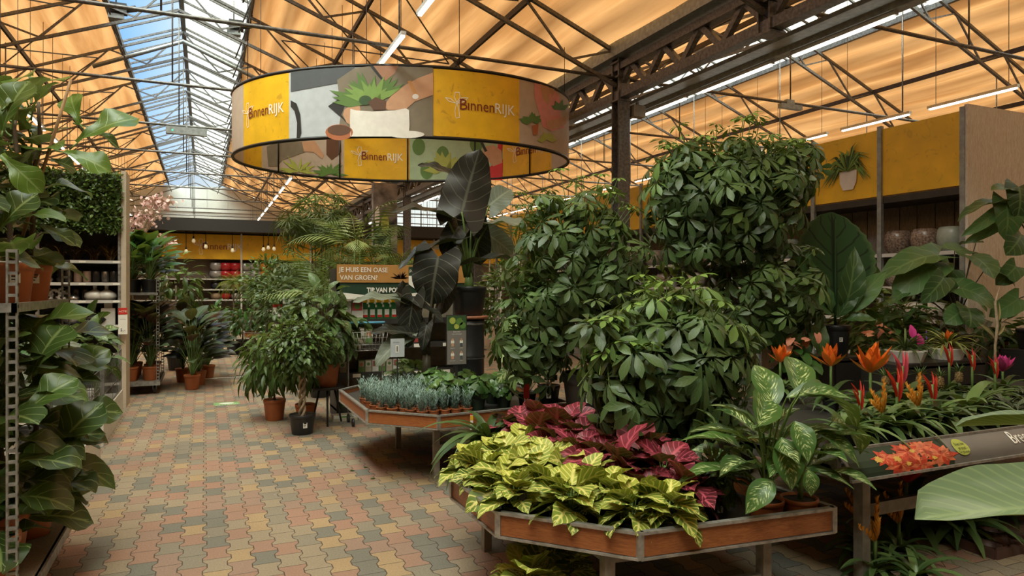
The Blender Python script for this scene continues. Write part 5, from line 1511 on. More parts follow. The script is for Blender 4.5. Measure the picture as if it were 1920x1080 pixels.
aloc('huge near-black alocasia on the tall barrel, leaves reaching the banner ring', (AX.x, AX.y, zb), (.19, zt - zb),
     [((866, 398, 7.2), (893, 288, 7.4), (.25, .9, .2), 1.05, 0), ((836, 405, 7.2), (742, 366, 6.9), (-.1, -.3, 1), .75, 0), ((850, 452, 7.2), (736, 470, 6.9), (0, -.1, 1), .55, 0),
      ((884, 420, 7.5), (905, 505, 7.6), CAMN, .95, 0), ((918, 385, 7.7), (962, 345, 7.8), CAMN, 1.15, 1), ((915, 420, 7.5), (985, 400, 7.2), (0, -.5, 1), .9, 1),
      ((915, 440, 7.8), (972, 478, 7.9), CAMN, .95, 1), ((895, 490, 7.2), (1000, 462, 7.0), (0, -.2, 1), .6, 0), ((845, 395, 7.5), (838, 345, 7.6), (.3, .9, .1), .9, 0),
      ((850, 330, 7.6), (792, 292, 7.4), (0, -.6, .8), .6, 0), ((860, 425, 7.35), (830, 470, 7.1), CAMN, .9, 0), ((880, 410, 7.8), (855, 500, 7.9), CAMN, 1.0, 0)], zt - zb + .1, stemg)
A2 = at(800, 700, y=6.75)
aloc('second black alocasia low on the tray, with a round dark leaf over the shelving sign', (A2.x, A2.y, ZT2), (.12, .16),
     [((822, 482, 7.0), (803, 572, 6.9), CAMN, 1.35, 0), ((838, 520, 7.2), (832, 590, 7.3), (.6, .8, .2), .8, 0), ((750, 565, 6.9), (668, 540, 6.6), (0, -.4, 1), .55, 1), ((762, 562, 6.9), (850, 590, 6.9), (0, -.3, 1), .5, 0),
      ((775, 560, 6.9), (758, 655, 6.8), CAMN, .65, 0), ((765, 625, 6.8), (700, 606, 6.6), (-.1, -.5, 1), .7, 0), ((758, 632, 6.8), (702, 672, 6.5), (-.2, -.7, .7), .65, 1),
      ((800, 610, 6.9), (790, 655, 6.8), CAMN, .7, 0), ((835, 470, 7.4), (790, 452, 7.2), (.1, -.3, 1), .9, 0), ((760, 590, 7.1), (745, 530, 7.2), (-.3, .9, .2), .7, 0)], .42, stemd)

# ------------------------------------------------------------------ foliage behind the second table
q = at(955, 700, y=7.9)
t = plant('weeping_fig', 'small-leaved fig behind the barrel planter, in front of the dark passage', 'plant', (q.x, q.y, 0), .2, .35, potblack)
b = MB(); b.tube(trunk_pts(1.7, (0, 0), .03, 7, 3, .3), .02, 7); b.build('trunk', bark, t)
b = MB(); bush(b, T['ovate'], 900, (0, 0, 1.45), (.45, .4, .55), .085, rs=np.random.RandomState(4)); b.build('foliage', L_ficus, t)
q = at(968, 400, y=9.2)
t = plant('areca_palm', 'tall thin yellowish palm whose fronds reach the ring banner', 'plant', (q.x, q.y, 0), .22, .38, potblack)
b = MB()
for i in range(4): b.tube([(.04 * math.cos(i * 1.6), .04 * math.sin(i * 1.6), .3), (.1 * math.cos(i * 1.6), .1 * math.sin(i * 1.6), 2.3)], [.018, .010], 6)
b.build('canes', barkl, t)
b = MB(); rosette(b, T['frond'][0], 7, (0, 0, 2.25), 1.0, (.75, 1.3), rs=np.random.RandomState(2)); rosette(b, T['frond'][1], 6, (0, 0, 2.1), .9, (.3, 1.0), rs=np.random.RandomState(3)); b.build('fronds', L_palmy, t)

# ------------------------------------------------------------------ aisle group: braided fig, long-leaved plant, variegated plant on the stool
t = plant('braided_fig', 'braided-trunk fig in a black pot standing on the paving by the aisle', 'plant', (1.01, 8.15, 0), .145, .225, potblack, stick_ang=-1.45, ss=.05, sz=.5)
b = MB()
for k in range(3): b.tube([(.030 * math.cos(2.1 * k + i * .62), .030 * math.sin(2.1 * k + i * .62), .19 + i * .030) for i in range(20)], .015, 7)
b.build('braided_trunk', barkl, t)
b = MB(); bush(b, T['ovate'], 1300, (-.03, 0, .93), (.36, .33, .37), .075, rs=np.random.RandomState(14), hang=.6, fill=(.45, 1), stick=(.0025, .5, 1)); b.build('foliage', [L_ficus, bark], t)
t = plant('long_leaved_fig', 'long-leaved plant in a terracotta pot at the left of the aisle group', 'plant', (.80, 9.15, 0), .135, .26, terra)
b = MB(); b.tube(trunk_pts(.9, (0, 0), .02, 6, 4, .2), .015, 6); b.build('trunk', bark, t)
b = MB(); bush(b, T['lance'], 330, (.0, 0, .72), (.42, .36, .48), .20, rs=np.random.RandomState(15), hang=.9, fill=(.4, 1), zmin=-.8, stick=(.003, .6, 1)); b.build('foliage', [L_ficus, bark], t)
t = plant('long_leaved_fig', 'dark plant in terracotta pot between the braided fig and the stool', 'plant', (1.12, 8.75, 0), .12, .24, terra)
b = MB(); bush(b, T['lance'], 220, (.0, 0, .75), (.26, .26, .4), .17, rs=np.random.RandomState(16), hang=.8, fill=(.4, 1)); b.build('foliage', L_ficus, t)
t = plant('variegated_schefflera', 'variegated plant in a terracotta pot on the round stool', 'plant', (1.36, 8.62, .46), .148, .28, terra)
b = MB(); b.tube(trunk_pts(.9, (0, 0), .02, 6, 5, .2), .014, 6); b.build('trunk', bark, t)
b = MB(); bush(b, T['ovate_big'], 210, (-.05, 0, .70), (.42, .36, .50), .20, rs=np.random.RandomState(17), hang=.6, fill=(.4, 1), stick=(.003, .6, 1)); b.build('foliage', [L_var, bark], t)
# ------------------------------------------------------------------ fig trolley at the left edge
def fig(label, loc, h, n, seed, r=.105, ph=.21, specs=(), caned=None, ln=.34, zlow=.2, side=1.0, bias=(.35, 0)):
    rs = np.random.RandomState(seed)
    t = plant('fiddle_leaf_fig', label, 'plant', loc, r, ph, terra, stick_ang=-1.2, ss=.05, sz=.65)
    b = MB(); b.tube(trunk_pts(h, (.03, .02), .02, 7, seed, ph * .85), [.014] * 5 + [.010] * 3, 7); b.build('trunk', bark, t)
    if caned: b = MB(); o = Vector(loc); b.tube([at(*caned[0][:2], t=caned[0][2]) - o, at(*caned[1][:2], t=caned[1][2]) - o], [.010, .008], 7); b.build('support_cane', cane, t)
    b = MB(); sp = []
    for i in range(n):
        a = i * 2.4 + rs.rand() * .7; f = (i + .5) / n; z0 = zlow + (h - zlow) * f; e = .15 + .7 * f + rs.normal() * .15
        d = np.array([math.cos(a) * math.cos(e) + bias[0], math.sin(a) * math.cos(e) + bias[1], math.sin(e)]); d /= np.linalg.norm(d)
        sp.append(((0, 0, z0), tuple(np.array([0, 0, z0]) + d * .05), ln * rs.uniform(.75, 1.15), tuple(d * [1, 1, .8]), (-math.cos(a) * .45 + rs.normal() * .2, -math.sin(a) * .45 - .35, 1)))
    petioled(b, T['fiddle'], sp[::2], 0, 1, .005); petioled(b, T['fiddle2'], sp[1::2], 0, 1, .005)
    o = Vector(loc)
    for (bp_, tp_, nrm, w, tint) in specs:
        A = at(*bp_[:2], t=bp_[2]) - o; B = at(*tp_[:2], t=tp_[2]) - o; L_ = (B - A).length
        b.leaves(T['fiddle'], [tuple(A)], [tuple(B - A)], [nrm], np.array([(L_ * w, L_, L_)]), [tint], 0)
        b.tube([A, A - (B - A) * .15], [.004, .005], 5, 1)
    b.build('foliage', [L_fiddle, stemg], t)
    return t
cz = (-SN, -CS, .3)
fig('fiddle-leaf fig with a bamboo cane on the upper trolley shelf', (-.91, 4.74, 1.57), 1.15, 30, 3, caned=((25, 500, 3.93), (133, 150, 3.75)), bias=(-.45, -.1), ln=.30,
    specs=[((145, 268, 3.8), (243, 188, 3.9), (-.2, -.7, .8), 1.0, .9), ((150, 232, 3.8), (118, 165, 3.8), cz, 1.0, 1.0), ((118, 285, 3.7), (205, 300, 3.7), (-.3, -.7, .8), 1.0, .95), ((150, 235, 4.0), (236, 262, 4.1), (-.2, -.6, .8), .5, .4),
           ((95, 300, 3.9), (150, 310, 4.0), (-.2, -.9, .5), 1.2, .5), ((60, 420, 3.8), (155, 442, 3.9), (-.2, -.6, .9), .7, .4), ((75, 405, 4.0), (125, 385, 4.1), cz, .8, .9)])
fig('fiddle-leaf fig on the upper trolley shelf at the very left edge', (-.93, 4.40, 1.57), 1.05, 22, 4, bias=(-.5, 0), ln=.30,
    specs=[((5, 245, 3.3), (30, 130, 3.3), cz, .9, .7), ((0, 290, 3.1), (75, 350, 3.1), (-.3, -.8, .6), .9, .95), ((10, 200, 3.3), (52, 150, 3.4), cz, 1.0, .6), ((0, 430, 3.3), (50, 350, 3.3), cz, 1.1, .4)])
fig('fiddle-leaf fig at the near end of the upper trolley shelf', (-1.1, 4.05, 1.57), 1.0, 16, 5, bias=(-.3, 0), ln=.30)
fig('fiddle-leaf fig in the pot nearest the lower trolley corner', (-.95, 4.06, .20), 1.15, 26, 6, r=.13, ph=.26, ln=.34, bias=(.02, .2))
fig('fiddle-leaf fig in the middle of the lower trolley deck', (-.99, 4.46, .20), 1.2, 28, 7, r=.13, ph=.26, ln=.38, bias=(.35, 0),
    specs=[((50, 640, 3.6), (75, 580, 3.7), (-.2, -1, .2), 1.4, .8), ((60, 700, 3.5), (105, 590, 3.6), cz, 1.2, .6), ((40, 780, 3.3), (130, 690, 3.4), (-.3, -.8, .6), 1.0, .7), ((90, 860, 3.7), (175, 740, 3.8), (-.3, -.9, .5), 1.0, .4)])
fig('fiddle-leaf fig at the far end of the lower trolley deck', (-.94, 4.87, .20), 1.15, 28, 8, r=.13, ph=.26, ln=.40, bias=(.45, .1),
    specs=[((110, 780, 4.1), (228, 755, 4.2), (-.2, -.8, .7), .9, .5), ((100, 830, 4.0), (195, 795, 4.1), (-.2, -.7, .8), .8, .4), ((115, 720, 4.2), (195, 640, 4.3), cz, .9, .9), ((100, 900, 4.0), (155, 880, 4.0), (-.2, -.7, .8), .8, .3)])
fig('fiddle-leaf fig hidden at the back of the lower trolley deck', (-1.22, 4.2, .20), 1.2, 22, 9, r=.10, ph=.24, ln=.34, bias=(.1, 0))
fig('fiddle-leaf fig at the back corner of the lower trolley deck', (-1.22, 4.68, .20), 1.2, 22, 10, r=.10, ph=.24, ln=.34, bias=(.1, 0))
# pale-leaved plants on the caged benches
for i, (x, y, zt_, lf, lab) in enumerate(((-1.25, 6.6, .34, L_silver, 'grey-green leafy plant on the low bench behind the fig trolley'), (-1.15, 8.8, .34, L_var, 'white-edged leafy plant inside the wire cage'), (-1.3, 9.6, .34, L_lily, 'green leafy plant at the far end of the wire cage'), (-1.3, 7.2, .34, L_lily, 'green leafy plant at the rear of the low bench'))):
    t = plant('foliage_plant', lab, 'plant', (x, y, zt_), .12, .2, potwhite if i == 1 else potblack)
    b = MB(); bush(b, T['ovate_big'], 60, (0, 0, .6), (.26, .28, .38), .20, rs=np.random.RandomState(90 + i), fill=(.3, 1)); b.build('foliage', lf, t)

# ------------------------------------------------------------------ lily trolley
def lilies(label, loc, n, h, lf, seed, pm=potblack, tm='lance_b', ln=.34, r=.085, ph=.17, w=1.2, grp=None):
    rs = np.random.RandomState(seed); t = plant('peace_lily' if lf is L_lily else 'leafy_plant', label, 'plant', loc, r, ph, pm, grp)
    b = MB(); sp = []
    for i in range(n):
        a = rs.rand() * 6.28; f = (i + .5) / n; z1 = ph + (h - ph) * (.35 + .65 * f); rr = .10 + .12 * (1 - f)
        tp = (math.cos(a) * rr, math.sin(a) * rr, z1 - ln * .5)
        sp.append(((0, 0, ph * .9), tp, (ln * w, ln, ln), (math.cos(a) * .6, math.sin(a) * .6, .9 - .6 * (1 - f)), (-math.cos(a) * .7 - .2, -math.sin(a) * .7 - .4, .7)))
    petioled(b, T[tm], sp, 0, 1, .005); b.build('foliage', [lf, stemg], t); return t
k = 0
for iy in range(4):
    for ix in range(2):
        lilies(('peace lily at the front left of the upper trolley shelf', 'peace lily at the front right of the upper trolley shelf', 'peace lily second from the front at left on the upper shelf', 'peace lily second from the front at right on the upper shelf',
                'peace lily third from the front, left row of the upper shelf', 'peace lily third from the front, right row of the upper shelf', 'peace lily at the rear left of the upper shelf', 'peace lily at the rear right of the upper shelf')[k],
               (-1.07 + ix * .27, 12.24 + iy * .3, 1.57), 15, 1.0, L_lily, 100 + k, r=.115, ph=.22, ln=.38, w=1.5); k += 1
b = None
k = 0
for iy in range(3):
    for ix in range(2):
        t = lilies(('dark rubber plant at the front left of the lower trolley deck', 'dark rubber plant at the front right of the lower trolley deck', 'dark rubber plant in the middle left of the lower deck', 'dark rubber plant in the middle right of the lower deck', 'dark rubber plant at the rear left of the lower deck', 'dark rubber plant at the rear right of the lower deck')[k],
                   (-1.06 + ix * .27, 12.3 + iy * .4, .20), 34, 1.25, L_rubber if k % 3 != 1 else L_calathea, 120 + k, pm=terra, r=.115, ph=.22, ln=.34, w=1.5); k += 1
for i, (x, y, h, lab) in enumerate(((-.19, 12.45, 1.35, 'calathea with pink-backed leaves in the nearest floor pot by the lily trolley'), (-.10, 12.95, 1.3, 'calathea in the terracotta pot right behind the nearest floor pot'), (-.35, 13.5, 1.5, 'larger calathea behind the two floor pots'), (.05, 13.9, 1.25, 'calathea at the aisle side of the dark group'))):
    lilies(lab, (x, y, 0), 34, h, L_calathea if i != 1 else L_rubber, 140 + i, pm=terra, r=.125, ph=.24, ln=.38, w=1.5)
b = MB(); A = at(385, 668, t=11.9); B = at(417, 659, t=11.6); C_ = at(445, 654, t=11.5)
t = thing('calathea', 'calathea with one long brown leaf leaning out over the aisle', 'plant', (-.15, 12.8, 0)); o = Vector(t.location)
b.tube([Vector((0, 0, .3)), (A - o), (B - o)], .006, 5, 1, smooth=True); b.leaves(T['lance_b'], [tuple(B - o)], [tuple(C_ - B)], [(0, -.6, 1)], np.array([(.36, .27, .27)]), [.2], 0)
b.tube([(0, 0, 0), (0, 0, .3)], .01, 5, 1)
b.build('long_leaf', [L_rubber, stemg], t)

# vases on the hedge rack
rsv = random.Random(5)
def vase(name, label, cat, prof, mat, loc, group, n=20):
    b = MB(); b.lathe(prof, n=n); o = b.build(name, mat, None, loc); tag(o, label, cat, group); return o
glass_d = M('smoked_glass', (0.035, 0.032, 0.03), 0.15, .3); cer_w = M('white_ceramic', (0.62, 0.60, 0.56), 0.3); cer_b = M('black_ceramic', (0.02, 0.02, 0.022), 0.25)
silv = M('silvered_glass', (0.35, 0.34, 0.33), 0.2, .8, .4, 20); sand_c = M('sand_ceramic', (0.30, 0.20, 0.14), 0.6)
pv = {'cyl': [(0, 0), (.045, 0), (.05, .02), (.05, .15), (.045, .16)], 'tall': [(0, 0), (.05, 0), (.055, .03), (.045, .10), (.055, .17), (.045, .24), (.05, .26)], 'bot': [(0, 0), (.10, .0), (.13, .05), (.12, .10), (.05, .135), (.025, .15), (.025, .20), (.03, .205)],
      'sph': [(0, 0), (.10, .02), (.15, .10), (.13, .20), (.05, .26), (.045, .28), (.075, .31), (.075, .38), (.04, .42), (0, .43)], 'cand': [(0, 0), (.05, 0), (.03, .02), (.045, .05), (.02, .08), (.045, .11), (.02, .14), (.045, .17), (.03, .22), (.05, .24)]}
RX0 = -3.0
for i in range(17):
    x = RX0 + .12 + i * .108
    m_ = glass_d if i % 3 else silv
    vase('vase', 'slim dark or silvered vase in the row on the second shelf of the hedge rack', 'vase', pv['cand'] if 6 < i < 11 else pv['cyl'], m_ if not 11 < i < 14 else sand_c, (x, RKY + .15 + rsv.uniform(-.02, .03), 1.72), 'dark vases on the second shelf')
for i in range(9):
    vase('vase', 'smoked glass tumbler vase in the row on the third shelf, between the white pieces', 'vase', pv['cyl'], glass_d, (RX0 + .62 + i * .11, RKY + .18, 1.48), 'smoked vases on the third shelf')
vase('vase', 'white long-necked bottle vase at the right end of the third shelf', 'vase', pv['bot'], cer_w, (at(200, 555, y=RKY + .15).x, RKY + .15, 1.48), None)
vase('vase', 'white bottle vase left of the right-end one on the third shelf', 'vase', pv['bot'], cer_w, (at(178, 555, y=RKY + .15).x, RKY + .15, 1.48), None)
for i in range(2):
    b = MB(); q = at((87, 112)[i], 555, y=RKY + .15)
    for j in range(5): 
        a = j * 1.26; cxx, czz = .075 * math.cos(a), .085 + .045 * math.sin(a)
        b.tube([(cxx + .035 * math.cos(s_ * .785), .03 * math.sin(j * 2.2 + s_ * .4), czz + .035 * math.sin(s_ * .785)) for s_ in range(9)], .020, 8)
    o = b.build('knot_ornament', cer_w, None, (q.x, RKY + .15, 1.48)); tag(o, ('white ceramic knot ornament, left one on the third shelf', 'white ceramic knot ornament, right one on the third shelf')[i], 'ornament')
vase('vase', 'round patterned silver vase with stopper on the fourth shelf', 'vase', pv['sph'], silv, (at(138, 600, y=RKY + .15).x, RKY + .15, 1.14), None)
vase('vase', 'flat black bottle vase beside the white jar on the fourth shelf', 'vase', [(0, 0), (.12, .02), (.17, .08), (.12, .13), (.03, .17), (.025, .26), (.04, .28)], cer_b, (at(178, 600, y=RKY + .15).x, RKY + .15, 1.14), None)
for i, px in enumerate((112, 122, 158, 166)): vase('vase', 'small dark vase on the fourth shelf near the patterned silver one', 'vase', pv['tall'], cer_b, (at(px, 600, y=RKY + .25).x, RKY + .25, 1.14), 'small dark vases on the fourth shelf')
q = at(204, 600, y=RKY + .15)
b = MB(); b.bx(-.085, .085, -.08, .08, 0, .23); b.bx(-.05, .05, -.05, .05, .23, .37); o = b.build('jar', cer_w, None, (q.x, q.y, 1.14)); tag(o, 'white square jar with a tall lid at the right end of the fourth shelf', 'jar')
# hedge on the rack box, dried grass below
b = MB(); rs = np.random.RandomState(31); n = 5200
p = np.stack([rs.uniform(0, W_, n), -.04 - .06 * rs.rand(n), rs.uniform(2.40, 3.22, n)], 1)
e_ = rs.rand(n) < .12; p[e_, 1] = rs.uniform(0, .4, e_.sum()); p[e_, 2] = 3.22
dr = unit(rs.normal(size=(n, 3)) + [0, -.6, .1]); b.leaves(T['ovate'], p, dr, unit(rs.normal(size=(n, 3)) + [0, -.8, .8]), .05 + .03 * rs.rand(n), rs.rand(n) ** 1.5, 0)
o = b.build('artificial_hedge', L_ficus, rack); o['label'] = 'small-leaved artificial hedge covering the box'
L_dry = leafmat('dried_grass_blade', (.07, .03, .012), rough=.7, trans=.05, tip=(.45, .27, .03))
for i in range(9):
    t = thing('dried_grass', 'bundle of dried brown grass in the row under the hedge box', 'dried grass', (RX0 + .2 + i * .2, RKY + .2, 2.02), 0, 'dried grass bundles under the hedge box')
    rs = np.random.RandomState(200 + i); b = MB(); n = 60
    p = np.stack([rs.normal(size=n) * .02, rs.normal(size=n) * .02, np.full(n, .0)], 1); d = unit(np.stack([rs.normal(size=n) * .25, rs.normal(size=n) * .2, np.ones(n)], 1))
    b.leaves(T['grass'], p, d, rs.normal(size=(n, 3)), .30 + .1 * rs.rand(n), rs.rand(n) ** (1 if i in (3, 8) else 5), 0); b.build('grass_blades', L_dry, t)
# pink blossom tree behind the rack
q = at(242, 400, y=13.6)
t = thing('blossom_tree', 'artificial pink blossom tree behind the hedge rack', 'artificial tree', (q.x, q.y, 0))
b = MB(); br = [(R_.uniform(-.55, .5), R_.uniform(-.4, .4), R_.uniform(2.35, 3.3)) for _ in range(26)]
b.tube([(0, 0, 0), (.03, 0, 1.2), (0, .02, 2.1)], [.06, .05, .035], 8)
for x, y, z in br: b.tube([(0, 0, 2.0), (x * .5, y * .5, (z + 2.1) / 2), (x, y, z)], [.02, .012, .005], 5)
b.build('branches', barkl, t)
b = MB(); rs = np.random.RandomState(8)
for x, y, z in br:
    n = 46; p = np.array([x, y, z]) + rs.normal(size=(n, 3)) * [.11, .09, .05]
    b.leaves(T['round'], p, rs.normal(size=(n, 3)), rs.normal(size=(n, 3)), .055 + .02 * rs.rand(n), rs.rand(n), 0)
b.build('blossoms', F_blos, t)
q = at(268, 452, y=14.5)
# ------------------------------------------------------------------ bromeliad bench
ZB_ = .73
def brom(label, loc, flower, seed, kind='star', s_=1.0, leaf=None, fh=.36, nl=22, ll=.34, group=None, fz=None, potm=None):
    rs = np.random.RandomState(seed)
    t = plant('bromeliad', label, 'plant', loc, .062, .10, potm or potblack, group)
    b = MB(); rosette(b, T['strap_w'], nl, (0, 0, .09), ll * s_, (.15, 1.15), rs=rs); b.build('leaves', leaf or L_brom, t)
    if flower is None: return t
    b = MB()
    if kind != 'cone': b.tube([(0, 0, .1), (0, 0, fh)], .010, 6, 1)
    if kind == 'star':
        rosette(b, T['bract'], 16, (0, 0, fh - .06), .16 * s_, (.35, 1.35), rs=rs, w=1.3)
        rosette(b, T['bract'], 9, (0, 0, fh - .01), .10 * s_, (.8, 1.5), rs=rs, w=1.2)
    elif kind == 'sword':
        for k in range(5):
            b.leaves(T['spear'], [(0, 0, fh - .14 + .03 * k)], [(.5 * (-1) ** k * (k > 0), .12 * k - .2, 1.1)], [(0, -1, .2)], np.array([.20 * s_ * (1 - .1 * k)]), [.6 - .1 * k], 0)
            b.leaves(T['spear'], [(0, 0, fh - .14 + .03 * k)], [(.5 * (-1) ** k * (k > 0), .12 * k - .2, 1.1)], [(1, 0, .2)], np.array([.18 * s_ * (1 - .1 * k)]), [.4], 0)
    elif kind == 'plume':
        for a_, e_, l in ((0, 1.5, .20), (2, 1.1, .15), (4, 1.0, .15), (1, .7, .12), (3, .7, .12)):
            d = Vector((math.cos(a_) * math.cos(e_), math.sin(a_) * math.cos(e_), math.sin(e_)))
            n = 30; f = np.linspace(0, 1, n); a2 = f * 30
            p = np.array([0, 0, fh - .1]) + np.array(d)[None] * (f * l * s_)[:, None]
            dd = np.stack([np.cos(a2) * .6, np.sin(a2) * .6, np.full(n, .9)], 1); b.leaves(T['bract'], p, dd, np.stack([-np.cos(a2), -np.sin(a2), np.ones(n)], 1), .062 * (1 - .5 * f) * s_, f, 0)
    elif kind == 'cone':
        b.lathe([(0, .12), (.018, .16), (.022, .24), (.014, .34), (0, .40)], n=10)
    b.build('flower', [flower, stemg], t)
    return t
def bloc(px, y): q = at(px, 700, y=y); return (q.x, q.y, ZB_)
BR = [
 (1632, 3.35, F_org, 'star', 1.15, .40, 'bright orange star-shaped bromeliad, tallest at the left of the bench'),
 (1558, 3.75, F_org, 'star', .9, .40, 'orange star bromeliad behind the dieffenbachia'),
 (1463, 4.25, F_org, 'star', .9, .38, 'small orange bromeliad seen left of the mottled leaf'),
 (1692, 3.30, F_pink, 'sword', 1.25, .38, 'coral pink sword bromeliad right of the orange star'),
 (1682, 2.98, F_red, 'sword', 1.15, .33, 'red sword bromeliad in the front row of the bench'),
 (1748, 2.98, F_red, 'sword', 1.0, .30, 'red three-pointed bromeliad in the front row'),
 (1612, 2.98, F_red, 'sword', .8, .30, 'small dark red bromeliad at the left of the front row'),
 (1655, 2.85, F_yel, 'plume', 1.0, .27, 'yellow-orange plumed bromeliad at the front left'),
 (1722, 2.85, F_yel, 'plume', 1.0, .29, 'yellow and red plumed bromeliad in the middle of the front row'),
 (1590, 2.85, None, 'star', .85, .3, 'green bromeliad without flower at the left front corner'),
 (1700, 2.86, None, 'star', .8, .3, 'green bromeliad without flower at the front rim'),
 (1770, 2.88, None, 'star', .85, .3, 'green bromeliad close behind the printed fascia'),
 (1823, 3.45, F_red, 'sword', .8, .40, 'narrow red spear bromeliad left of the bare stem'),
 (1866, 3.3, F_red, 'sword', .8, .36, 'red spear bromeliad in front of the magenta flower'),
 (1880, 3.55, F_mag, 'star', .8, .30, 'magenta bromeliad in the banded group'),
 (1780, 3.6, F_red, 'sword', .9, .42, 'red spear bromeliad below the striped bowl plant'),
 (1815, 3.0, None, 'star', 1.2, .3, 'strappy grey-green bromeliad in the middle of the bench')]
for i, (px, y, fl, kd, s_, fh, lab) in enumerate(BR):
    brom(lab, bloc(px, y), fl, 300 + i, kd, s_, fh=fh, leaf=L_strapg if i % 4 == 3 else None, ll=.30 if fl else .36)
for i, (px, y) in enumerate(((1842, 3.2), (1888, 3.05), (1914, 3.3), (1862, 2.95), (1905, 2.9))):
    brom(('banded dark bromeliad left in its group of five', 'banded bromeliad with the widest leaves', 'banded bromeliad at the right edge', 'banded bromeliad close to the bench front', 'banded bromeliad nearest the right front')[i], bloc(px, y), None, 340 + i, leaf=L_zebra, ll=.20, nl=16)
def pineapple(label, loc, seed):
    rs = np.random.RandomState(seed); t = plant('pineapple_plant', label, 'plant', loc, .06, .10, potblack, None)
    b = MB(); rosette(b, T['strap'], 24, (0, 0, .09), .26, (.15, 1.1), rs=rs); b.tube([(0, 0, .1), (0, 0, .26)], .008, 6); b.build('leaves', L_strapg, t)
    b = MB(); b.lathe([(0, .24), (.028, .25), (.038, .29), (.034, .33), (.018, .36)], n=12)
    for z_ in range(5):
        for a_ in range(9):
            a = a_ * .698 + z_ * .35; zz = .26 + z_ * .02; rr = .036 * math.sin(math.pi * (zz - .22) / .16) ** .5
            b.box((rr * math.cos(a), rr * math.sin(a), zz), (.010, .010, .010), 0, Matrix.Rotation(a, 3, 'Z'))
    b.build('fruit', M('pineapple_skin', (.22, .14, .05), .6, 0, .4, 60), t)
    b = MB(); rosette(b, T['spear'], 20, (0, 0, .35), .10, (.3, 1.4), rs=rs); b.build('crown', L_strapg, t); t.scale = (.74,) * 3
for i, (px, y) in enumerate(((1725, 3.55), (1762, 3.42), (1798, 3.55), (1690, 3.55), (1660, 3.6))):
    pineapple(('mini pineapple plant below the left white bowl', 'mini pineapple plant, middle one in front of the riser', 'mini pineapple plant below the right end of the riser', 'mini pineapple plant behind the coral bromeliad', 'mini pineapple plant behind the orange star')[i], (*at(px, 700, y=y).xy, ZB_), 360 + i)
# riser with white bowls
q0, q1 = at(1655, 700, y=4.25), at(1822, 700, y=4.25)
crate('riser', 'dark riser box carrying the two white bowls', 'stand', q0.x, min(q1.x, 7.2), 4.12, 4.46, ZB_, .985, dark_wood)
def bowl(label, px, lf, seed, r=.16):
    q = at(px, 680, y=4.29); t = thing('planter_bowl', label, 'plant', (q.x, q.y, .985)); rs = np.random.RandomState(seed)
    b = MB(); b.lathe([(0, 0), (r * .8, 0), (r * 1.02, .10), (r * .98, .105), (r * .9, .08), (0, .08)], n=8, smooth=False); b.build('bowl', potwhite, t)
    b = MB(); rosette(b, T['strap'], 54, (0, 0, .10), .32, (.32, 1.4), rs=rs, w=.8 if lf is L_bromv else .5); b.build('leaves', lf, t); return t
t = bowl('white bowl of thin-leaved air plants with magenta flower heads', 1698, L_strapg, 380, .175)
b = MB()
for (x, z) in ((-.02, .28), (.08, .20)):
    b.leaves(T['ovate_big'], [(x, -.08, z - .06)], [(.1, 0, 1)], [(-.4, -.9, 0)], np.array([.13]), [.5], 0)
b.build('magenta_flower', F_mag, t)
b = MB(); b.leaves(T['round'], [(.10, -.12, .22), (.13, -.1, .27), (-.1, -.1, .2)], [(1, 0, 0)] * 3, [(0, -1, .3)] * 3, np.array([.03, .02, .02]), [.5] * 3, 0); b.build('violet_flower', F_vio, t)
t = bowl('white bowl with a yellow-striped rosette and orange centre', 1776, L_bromv, 381, .155)
b = MB(); rosette(b, T['bract'], 14, (0, 0, .17), .10, (.5, 1.4), rs=np.random.RandomState(1)); b.build('orange_flower', F_org, t)
# pink anthuriums beyond
for i, (px, y, py) in enumerate(((1640, 4.8, 640), (1490, 4.6, 690))):
    q = at(px, py, y=y); zst = .73
    zz = q.z - .62; rs = np.random.RandomState(390 + i)
    if y > 4.5: crate('plant_stand', ('dark stand behind the bench under the salmon anthurium', 'dark stand under the pale anthurium left of the bench')[i], 'stand', q.x - .14, q.x + .14, y - .13, y + .13, 0, .72, dark_wood)
    t = plant('anthurium', ('salmon-flowered anthurium beside the large black pot', 'pale pink anthurium seen beneath the umbrella trees')[i], 'plant', (q.x, q.y, .72), .08, .13, potblack)
    b = MB(); bush(b, T['heart'], 26, (0, 0, .3), (.18, .16, .16), .13, rs=rs, fill=(.4, 1)); b.build('foliage', L_lily, t)
    b = MB(); n = 9; p = np.stack([rs.uniform(-.16, .16, n), rs.uniform(-.14, .0, n), rs.uniform(.40, .58, n)], 1)
    b.leaves(T['heart'], p, rs.normal(size=(n, 3)) + [0, -.5, 0], np.tile([-.2, -.5, 1.], (n, 1)), np.full(n, .085), rs.rand(n), 0); b.build('flowers', F_sal, t)
# bare beige-bracted stem
q = at(1866, 700, y=3.6); t = plant('heliconia_stem', 'tall bare stem with beige bracts rising from the bench', 'plant', (q.x, q.y, ZB_), .06, .10, potblack)
b = MB(); b.tube([(0, 0, .08), (.0, 0, .45), (.03, 0, .62), (-.0, 0, .8), (.06, 0, .93)], [.012, .010, .012, .010, .003], 7)
b.leaves(T['spear'], [(.0, 0, .50), (0, 0, .52), (.02, 0, .62)], [(-1, 0, .75), (.9, 0, .6), (.3, 0, 1)], [(0, -1, .2)] * 3, np.array([.24, .2, .2]), [.5] * 3, 1); b.build('stem', [barkl, M('beige_bract', (.30, .27, .12), .6)], t)

